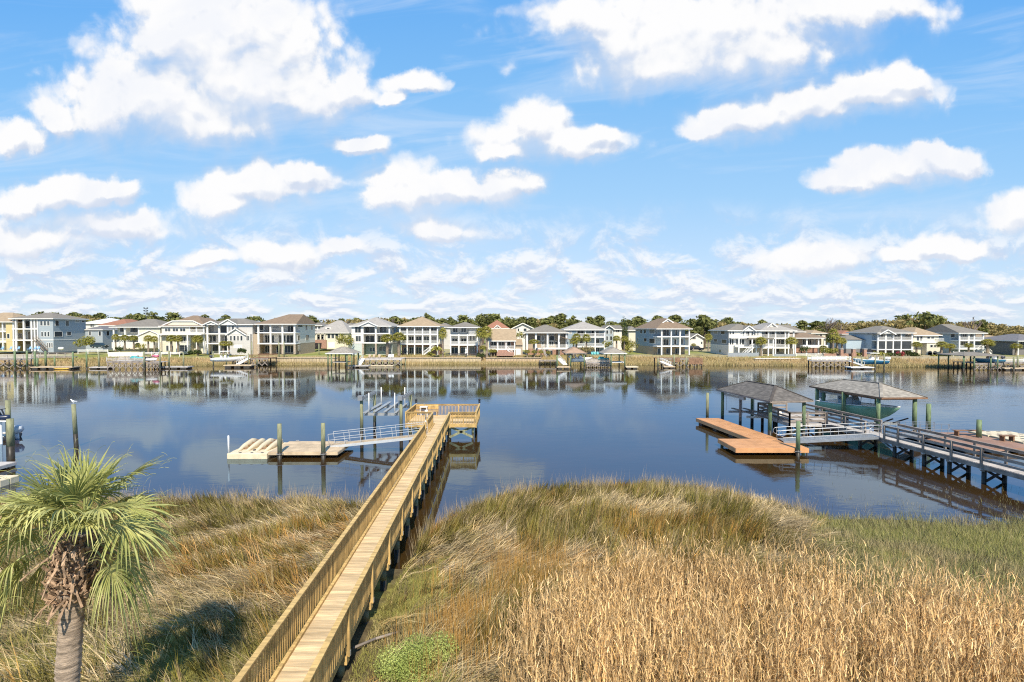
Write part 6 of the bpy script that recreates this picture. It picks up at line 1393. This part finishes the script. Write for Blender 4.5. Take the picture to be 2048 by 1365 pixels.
    # --- strip 2
    T = thing('dock','brown two-level dock with pilings beside the white boat on its lift','dock',(-55,130,0),0,'fixed docks along the far bank'); fdock(T,2,610,800,131,650,5,BROWNW,rails=('f','b'),npile=4); T = thing('dock','brown railed walkway between the white boat and its dock','dock',(-62,131,0),0,'fixed docks along the far bank'); fdock(T,2,430,600,132,660,2.2,BROWNW,rails=('f',),npile=4)
    boat('motor_boat','white centre console boat with a T-top raised on a lift at the far left bank','boat',P_(2,232,685,129),R(6),8.2,2.6,WHITE,True,1,RUBBER,'boats on lifts along the far bank',sheer=(.9,1.35),bottom=None)
    for x,y,D,l in ((372,590,128.5,'piling at the bow of the white boat'),(237,580,128,'piling at the stern of the white boat'),(598,600,128,'piling at the corner of the low white float'),(687,650,129,'piling under the brown two-level dock')): fpile(2,x,y,D,l,PILE,.16)
    ffloat('wide white-edged float in front of the brown dock',2,340,628,126,2.4,.7,FLOATD); fgang('steep pale gangway from the brown dock to the wide float',2,(490,712),(600,648),127.5,131)
    bulkhead('pale timber sea wall with a row of vertical piles below the lawn',2,800,1510,645,138.2,WOODB,42,FLOATD)
    for x,l in ((632,'bare tan mooring post beside the large white house'),(910,'tall bare post before the porches of the large white house'),(962,'bare post with a lamp before the large white house'),(1320,'bare post at the beige cottage')): fpile(2,x,480 if x<1000 else 500,141 if x<1000 else 150,l,PILE,.16)
    T,z = boathouse('small open boathouse with a pale hip roof in front of the sea wall',2,1382,1668,600,532,123.5,6.5,SHTAN,(1405,1440,1600,1650)); a = P_(2,1440,690,125); m = MB(); m.box(a.x,125,a.z-.1,a.x+4,129,a.z); m.build('catwalk',OLDDECK,T)
    for x,l in ((1690,'grey lounge chair under the left porch columns'),): pass
    # --- strip 3
    T = thing('dock','grey sun deck on piles with lounge chairs before the white three-storey house','dock',(-30,131,0),0,'fixed docks along the far bank'); fdock(T,3,240,630,131,655,5.5,OLDDECK,npile=7,pm=PILE,skirt=OLDDECK)
    for i,x in enumerate((300,345,400,505,535)): lounge(['tan lounge chair at the outer end of the grey sun deck','tan lounge chair second along the grey sun deck','tan lounge chair in the middle of the grey sun deck','white lounge chair near the palm end of the grey sun deck','white lounge chair nearest the palm on the grey sun deck'][i],3,x,650,133,[TAN,TAN,TAN,WHITE,WHITE][i])
    ffloat('small grey float at the foot of the white gangway',3,80,290,126.5,2.2,.55,OLDDECK); fgang('white gangway propped steeply on the small grey float',3,(190,722),(232,655),128,131); ffloat('golden low landing under the grey sun deck',3,290,545,129.3,1.2,.35,PLASTB)
    for x,l in ((58,'piling between the pale boathouse and the small grey float'),(178,'piling beside the steep white gangway')): fpile(3,x,590,127,l,PILE,.16)
    bulkhead('low white-topped sea wall below the narrow white house',3,630,1440,645,140,WOODB,30,FLOATD); picket('thin dark fence before the narrow white house',3,1085,1400,600,632,142,RUBBER); bulkhead('pale sea wall along the paved terrace of the brick cottage',3,1500,2060,648,140.5,FLOATD,20,FLOATD)
    p = P_(3,1290,606,145); t = thing('ornament','white statue on a pedestal before the narrow white house','ornament',p); m = MB(); m.box(-.3,-.3,0,.3,.3,.5); m.tube((0,0,.5),(0,0,1.0),.2,.26,8); m.build('pedestal',WHITE,t,world=False); m = MB(); m.ball((0,0,1.25),.28,.2,.35); m.ball((0,0,1.75),.15,.15,.18); m.build('figure',WHITE,t,True,world=False)
    # --- strip 4
    T,z = boathouse('brown-roofed boathouse sheltering a covered white boat',4,765,988,596,532,124,7,rf('brown_roof2',(.36,.24,.16)),(828,968)); boat('motor_boat','white-covered boat hanging under the brown-roofed boathouse','boat',P_(4,835,690,128),R(10),5.6,2.2,WHITE,False,1,WHITE,'boats on lifts along the far bank',sheer=(.9,1.2))
    T = thing('dock','grey railed dock joining the brown and grey boathouses','dock',(22,128,0),0,'fixed docks along the far bank'); fdock(T,4,985,1240,127,698,3.5,OLDDECK,rails=('f','b'),npile=7); T,z = boathouse('grey-roofed boathouse at the right end of the railed dock',4,1165,1405,600,535,124,7.5,SHTAN,(1245,1385)); m = MB(); a,b = P_(4,1250,690,126),P_(4,1385,690,126); m.box(a.x,126,a.z-.15,b.x,130,a.z); m.build('catwalk',WHITE,T)
    ffloat('white float left of the brown-roofed boathouse',4,685,822,122,2.4,.6,FLOATD); fgang('pale gangway dropping to the white float beside the brown roof',4,(770,715),(705,655),123.5,127); ffloat('beige jet ski float beside the grey-roofed boathouse',4,1395,1520,123,2.5,.55,PLASTB)
    fpile(4,688,620,122.5,'piling behind the white float left of the brown roof',GREENPILE)
    for i,x in enumerate((1050,1075,1105)): lounge(['turquoise chair left of three on the blue house lawn','turquoise chair in the middle of three on the blue house lawn','turquoise chair right of three on the blue house lawn'][i],4,x,622,141,TEAL)
    jetski('turquoise-covered watercraft on the railed dock',4,1160,668,129,TEAL,TEAL,0)
    T = thing('dock','small tan timber stair landing in the bank grass','dock',(8,138,0),0,'fixed docks along the far bank'); fdock(T,4,505,680,137,668,1.6,FLOATD,rails=(),npile=4,brace=False)
    # --- strip 5
    T = thing('dock','red-brown boarded dock below the tall blue-grey house','dock',(44,129,0),0,'fixed docks along the far bank'); fdock(T,5,180,640,129,650,3.5,BROWNW,npile=7,rails=()); m = MB(); a,b = P_(5,500,712,128.9),P_(5,642,650,128.9); m.box(a.x,128.85,a.z,b.x,128.93,b.z); m.build('board_screen',BROWNW,T); m = MB(); a,b = P_(5,330,690,128.9),P_(5,410,650,128.9); m.box(a.x,128.85,a.z,b.x,128.93,b.z); m.build('board_screen',BROWNW,T)
    fpile(5,350,610,125.5,'piling before the red-brown dock, beside its white gangway',PILE); fpile(5,475,640,125.5,'lower piling before the middle of the red-brown dock',PILE); fpile(5,185,645,126,'dark piling at the outer end of the red-brown dock',PILE); ffloat('small white float under the red-brown dock',5,245,362,124.5,1.8,.5,FLOATD); fgang('white gangway lying low before the red-brown dock',5,(215,683),(320,728),128,125.5)
    picket('grey panel fence with white posts round the pale house yard',5,900,1215,592,632,142,GREYS,True); picket('grey and white fence continuing towards the galleries',5,1370,1590,605,640,142,GREYS,True); bulkhead('white-dotted low sea wall before the pale houses',5,1180,1640,655,138,WOODB,34,WHITE)
    bulkhead('white-dotted low sea wall before the cream house',6,920,1530,672,135,WOODB,40,WHITE); picket('white fence between the galleries and the arched doors',5,1600,1900,602,625,143)
    # --- strip 6
    T = thing('dock','white railed pier on dark cross-braced piles in front of the brick walls','dock',(88,128,0),0,'fixed docks along the far bank'); fdock(T,5,1760,2155,126,672,1.8,WHITE,rails=('f','b'),npile=6); ffloat('white float at the foot of the white pier',6,280,515,121.5,2.4,.55,WHITE); fgang('white gangway from the white pier to its float',6,(395,722),(245,672),123,126.5)
    boat('motor_boat','blue and white centre console boat with twin white outboards on a lift at right','boat',P_(6,635,712,124.5),R(176),8.3,2.6,BLUEH,True,2,WHITE,'boats on lifts along the far bank',sheer=(1.0,1.5)); 
    for x,y,l in ((292,592,'brown piling left of the blue and white boat'),(388,640,'piling under the bow of the blue and white boat'),(618,605,'white pole piling at the stern of the blue and white boat'),(525,650,'piling beneath the middle of the boat with twin white outboards')): fpile(6,x,y,123.3,l,BROWNW if x<300 else PILE,.17)
    for i,x in enumerate((175,300,415)): p = P_(6,x,630,141); t = thing('brick_pillar',['brick gate pillar behind the white pier','brick gate pillar between the shrubs','slim brick pillar behind the T-top'][i],'pillar',p,0,'brick pillars at right'); m = MB(); m.box(-.4,-.4,-.5,.4,.4,2.0); m.build('shaft',BRICK,t,world=False); m = MB(); m.box(-.5,-.5,2.0,.5,.5,2.15); m.build('cap',LGREY,t,world=False)
    picket('low red brick garden wall behind the white pier',6,0,330,600,628,142,BRICK,True)
    T,z = boathouse('wide grey-roofed boathouse with dark boats at the right of the far bank',6,1435,1845,622,584,118,8,RGREY,(1452,1560,1730,1800)); boat('motor_boat','dark blue covered boat under the wide grey boathouse roof','boat',P_(6,1815,700,121),R(178),6.8,2.4,BLUEH,False,1,RUBBER,'boats on lifts along the far bank',sheer=(.95,1.25)); T = thing('dock','dark piled dock under the wide grey boathouse','dock',(106,121,0),0,'fixed docks along the far bank'); fdock(T,6,1545,1830,119,700,6,OLDDECK,npile=7)
    T = thing('dock','pale railed dock running out of the picture at right','dock',(120,121,0),0,'fixed docks along the far bank'); fdock(T,6,1840,2150,122,690,2.0,WHITE,rails=('f',),npile=5); ffloat('pale float at the right edge of the far bank',6,1850,2150,118.5,2.2,.55,FLOATD); fpile(6,1945,640,118,'piling before the pale railed dock',PILE); fpile(6,1985,625,120,'taller piling behind the pale float',PILE)
    picket('white fence before the blue gallery house',6,1325,1440,585,620,142)
make_far_docks()
def make_far_plants():
    gz = lambda D: 2.2
    src = None
    PAL = [(1,1175,560,398,3.6,'leafy palm left of the cream house entrance'),(1,1300,550,408,3.0,'palm before the cream house stair'),(1,1368,548,412,2.8,'palm just right of the cream house stair'),(1,1545,578,410,2.9,'palm at the right wing of the cream house'),(1,1598,585,418,2.6,'shorter palm beside the right wing of the cream house'),(1,1770,585,408,3.0,'palm before the clipped-gable house, left of two'),(1,1815,588,412,2.9,'palm before the clipped-gable house, right of two'),(1,2040,560,420,2.6,'palm at the corner of the clipped-gable house'),(2,110,600,412,3.6,'bushy palm between the clipped-gable and pale grey houses'),(2,350,592,472,3.0,'low palm before the pale grey house, left of the pair'),(2,412,595,472,3.0,'low palm before the pale grey house, right of the pair'),(3,490,602,398,4.6,'big palm beside the white three-storey house'),(3,600,606,382,5.0,'bigger palm in front of the tan pyramid roof house'),(3,1055,622,335,3.2,'tall palm between the two white porch houses'),(3,1448,600,330,4.2,'tall palm right of the narrow white house'),(3,1505,622,318,4.0,'tallest palm beside the brick cottage'),(3,1465,615,515,2.6,'low palm at the left corner of the brick cottage'),(3,1548,632,556,2.0,'small palm on the cottage terrace, left of two'),(3,1580,632,558,1.9,'small palm on the cottage terrace, right of two'),(4,450,568,455,3.8,'palm before the tan brick house'),(4,380,638,560,2.2,'small terrace palm at the left of the tan brick house'),(4,452,638,565,2.3,'small terrace palm below the large one at the tan brick house'),(4,520,640,565,2.0,'small terrace palm by the grey stairs'),(4,598,640,575,1.7,'smallest terrace palm right of the grey stairs'),(4,885,600,392,3.4,'palm in front of the blue house, left of two'),(4,850,600,438,3.2,'lower palm hidden beside the brown-roofed boathouse'),(4,985,605,398,3.2,'palm in front of the blue house, right of two'),(4,1298,560,416,3.0,'palm left of the tall evergreens'),(4,1380,560,418,2.8,'palm under the tall evergreens'),(5,680,560,396,2.8,'palm in the gap beside the slate flank'),(5,545,560,500,1.8,'small palm behind the tall blue-grey house'),(5,1215,628,428,4.0,'palm before the pale house with the white front gable'),(5,1545,628,430,4.2,'palm at the right end of the white galleries'),(5,1880,620,518,2.6,'low palm at the arched-door house'),(5,1945,600,345,3.4,'tall yellowed palm right of the arched-door house'),(6,60,600,415,3.6,'palm of the right group beside the arched-door house'),(6,130,605,418,3.4,'middle palm before the pale blue garage wing'),(6,185,605,435,3.0,'palm nearest the pale blue garage wing'),(6,940,608,480,3.2,'palm between the screened porches and the arched loggia'),(6,1182,625,474,3.6,'palm right of the arched loggia, left of the pair'),(6,1292,628,498,3.4,'palm right of the arched loggia, right of the pair'),(6,1482,595,495,2.9,'palm before the white railed galleries'),(6,1640,590,450,3.8,'palm at the corner of the galleries'),(6,1695,592,478,3.6,'leaning-crowned palm beside the dark grey house'),(6,1970,622,498,3.4,'palm before the dark grey house')]
    for c,x,yb,yt,w,l in PAL:
        D = 145.0; p = P_(c,x,yb,D); q = P_(c,x,yt,D); h = max(1.8,q.z-p.z)
        o = far_palm(l,(p.x,D+random.uniform(-1.5,.5),p.z-.2),h+.2,w,src=src)
        if src is None: src = o
    p = P_(3,990,622,143); o = shrub('date_palm','feathery pinnate palm right of the white stair','palm',(0,0,-50),1,1,1) if False else None
    T = thing('date_palm','arching feather palm beside the white stair of the porch house','palm',(p.x,143,p.z)); m = MB(); m.tube((0,0,-.2),(0,0,1.8),.22,.2,8); m.build('trunk',PTRUNK,T,world=False); m = MB()
    for i in range(26):
        az = i*2.4; el = R(75-70*i/26); d = Vector((math.cos(az)*math.cos(el),math.sin(az)*math.cos(el),math.sin(el))); c0 = Vector((0,0,1.8)); pr = c0
        for k in range(1,9):
            t = k/8; e = c0+d*2.1*t-Vector((0,0,1.1*t*t)); s = d.cross(Vector((0,0,1))).normalized()*.42*(1.1-t)
            m.add([pr,e,e+s-Vector((0,0,.2)),pr+s*1.1-Vector((0,0,.15))],[(0,1,2,3)]); m.add([pr,e,e-s-Vector((0,0,.2)),pr-s*1.1-Vector((0,0,.15))],[(3,2,1,0)]); pr = e
    m.build('crown',FARPALM,T,world=False)
    def sh(c,x,y,D,rx,h,mt,l,n=260,nm='shrub'): p = P_(c,x,y,D); shrub(nm,l,'shrub',(p.x,D,p.z-.1),rx,rx*.7,h,mt,n,.22,'shrubs along the far bank')
    sh(1,872,545,147,2.7,3.9,BUSHG,'round yellow-green tree before the blue-grey side wall',900,'round_tree'); sh(2,1585,548,147,2.7,4.6,BUSHG,'round palm-like tree beside the beige cottage',900,'round_tree')
    sh(1,1430,560,146,1.8,2.2,FARPALM,'spreading yellow-green cycad beside the cream house stair'); sh(1,1240,572,145,1.4,1.2,HEDGE,'dark shrub below the cream house palms'); sh(1,1990,605,143,1.6,1.4,HEDGE,'dark shrubs at the clipped-gable house'); sh(2,40,605,143,1.6,1.4,HEDGE,'dark shrub at the left corner of the pale grey house')
    for i,x in enumerate((505,530,560)): sh(2,x,596,143,.55,1.6,HEDGE,['narrow dark shrub at the garage of the pale grey house','narrow dark shrub beside the pale grey garage, middle','narrow dark shrub beside the pale grey garage, nearest the large white house'][i],160)
    sh(3,1430,640,142,1.2,1.5,HEDGE,'dark round shrub right of the narrow white house'); sh(3,940,622,143,1.0,1.2,BUSHG,'pale shrub under the white stair'); sh(3,1838,450,160,2.6,2.6,BUSHG,'yellow-green shrub beside the brick cottage roof',400)
    sh(4,1015,600,142,2.3,2.6,OAK,'brown leafless-looking shrub between the two boathouses',350); sh(4,1215,540,148,1.6,2.2,BUSHG,'green shrub at the right end of the blue house'); sh(4,1440,560,147,2.5,4.4,BUSHG,'big rounded yellow-green bush left of the tall blue-grey house',800); sh(4,1425,610,143,1.3,3.0,FARPALM,'drooping palm-like shrub by the grey-roofed boathouse')
    sh(4,1375,560,160,1.2,11.0,HEDGE,'tall narrow evergreen behind the beige house',600); sh(5,1670,585,146,1.6,1.8,HEDGE,'dark shrub before the arched doors')
    for c,x,y,w,h,mt,l in ((6,365,625,1.8,1.4,BUSHG,'yellow-green hedge left of the T-top boat'),(6,575,625,2.6,1.5,BUSHG,'yellow-green hedge behind the blue and white boat'),(6,700,632,2.4,1.4,HEDGE,'dark hedge before the screened porches'),(6,785,630,1.5,1.5,REDL,'pink-red flowering shrub before the screened porches'),(6,860,640,1.8,2.2,HEDGE,'tall dark shrub beside the red one'),(6,950,640,2.4,1.6,HEDGE,'dark shrub before the arched loggia'),(6,1220,640,2.2,1.4,HEDGE,'dark hedge under the paired palms'),(6,1130,640,1.2,.9,BUSHG,'low green hedge right of the loggia'),(6,30,600,1.6,1.6,BUSHG,'yellow shrub under the right palm group'),(5,1960,600,1.8,1.8,BUSHG,'yellow-green shrub beside the tall yellowed palm')): sh(c,x,y,143,w,h,mt,l,300)
make_far_plants()
def make_trees():
    GR = 'trees beyond the houses'
    pr = [tree('pine_tree','dark rounded pine among the trees beyond the houses','tree',(0,420,0),16,9,'pine',GR,s) for s in (1,2,3)]
    ok = [tree('oak_tree','olive-brown leafing tree among the trees beyond the houses','tree',(0,420,0),13,11,'oak',GR,s) for s in (4,5)]
    placed = [False]*5
    lib = pr+ok; NAMES = ['pine_tree']*3+['oak_tree']*2
    SK = [(0,640),(60,632),(200,632),(330,634),(420,638),(640,640),(700,638),(760,640),(860,634),(940,636),(1040,630),(1120,636),(1200,640),(1300,638),(1400,638),(1480,645),(1560,648),(1700,646),(1760,640),(1840,634),(1900,645),(1960,648),(2060,652)]
    def place(i, px, py, D, lab=None):
        q = at(px, py, D); h = q.z-2; w = h*random.uniform(.55,.85) if i < 3 else h*random.uniform(.8,1.1)
        h = max(h,5); lab2 = 'dark rounded pine among the trees beyond the houses' if i < 3 else 'olive-brown leafing tree among the trees beyond the houses'
        if not placed[i]:
            o = lib[i]; placed[i] = True; o.location = (q.x,D,2); o.scale = (w/o['w0'],w/o['w0'],h/o['h0'])
        else: o = tree(NAMES[i], lab2, 'tree', (q.x,D,2), h, w, group=GR, src=lib[i])
        o['group'] = GR+(' of the pine kind' if i < 3 else ' of the oak kind')
    for k in range(250):
        px = -40+2130*(k+random.random())/250; sk = interp(px,SK)-3; D = random.uniform(215,300)
        oak = px > 1480 and random.random() < .72 or (600 < px < 840 and random.random() < .5) or random.random() < .12
        i = random.randrange(3,5) if oak else random.randrange(0,3)
        place(i, px, sk+random.uniform(-6,13)*(.5+fbm(px*1.0,0,.02,7)*1.0)+(3 if oak else 0), D)
    # the solid wood behind
    m = MB(); bl = []
    V, n = [], 0
    for k in range(330):
        px = -60+2170*k/330; D = random.uniform(300,340); q = at(px, interp(px,SK)+2, D); bl.append((q.x,D,max(q.z*.55,3),5.5,5.5,max(q.z*.45,3)))
    crown_mesh(bl, 26000, 1.1).build('far_wood', mat_far(), None); tag(bpy.data.objects['far_wood'], 'continuous dark wood closing the view behind the houses', 'wood', kind='stuff')
    for px, py, D, h, w, kind, l in ((700,624,205,0,12,'bare','bare branching tree above the beige cottage'),(1655,631,210,0,12,'bare','bare tree behind the low brown roof at right'),(1680,636,206,0,8,'bare','smaller bare tree right of its bare neighbour'),(1945,624,205,0,18,'bare','wide bare tree behind the blue gallery house'),(1850,627,196,0,17,'wide','broad flat-topped pine towering over the cream house at right'),(1800,636,198,0,13,'oak','rounded olive tree left of the broad flat-topped pine'),(852,626,205,0,5,'pine','slender pine standing above the tan pyramid roof'),(1410,636,188,0,9,'pine','dark pine behind the tall blue-grey house'),(1386,638,190,0,8,'pine','dark pine left of its twin behind the tall blue-grey house'),(1440,643,195,0,12,'oak','russet-brown tree right of the twin pines'),(790,632,210,0,9,'bare','pale bare tree behind the tan pyramid roof')):
        q = at(px,py,D); tree({'bare':'bare_tree','wide':'umbrella_pine','oak':'oak_tree','pine':'pine_tree'}[kind], l, 'tree', (q.x,D,2), q.z-2, w, kind, None, int(px))
def mat_far(): return leaf_mat('far_wood_foliage', (.09,.10,.035), (.19,.18,.06), .15, .1, .3, .8)
make_trees()
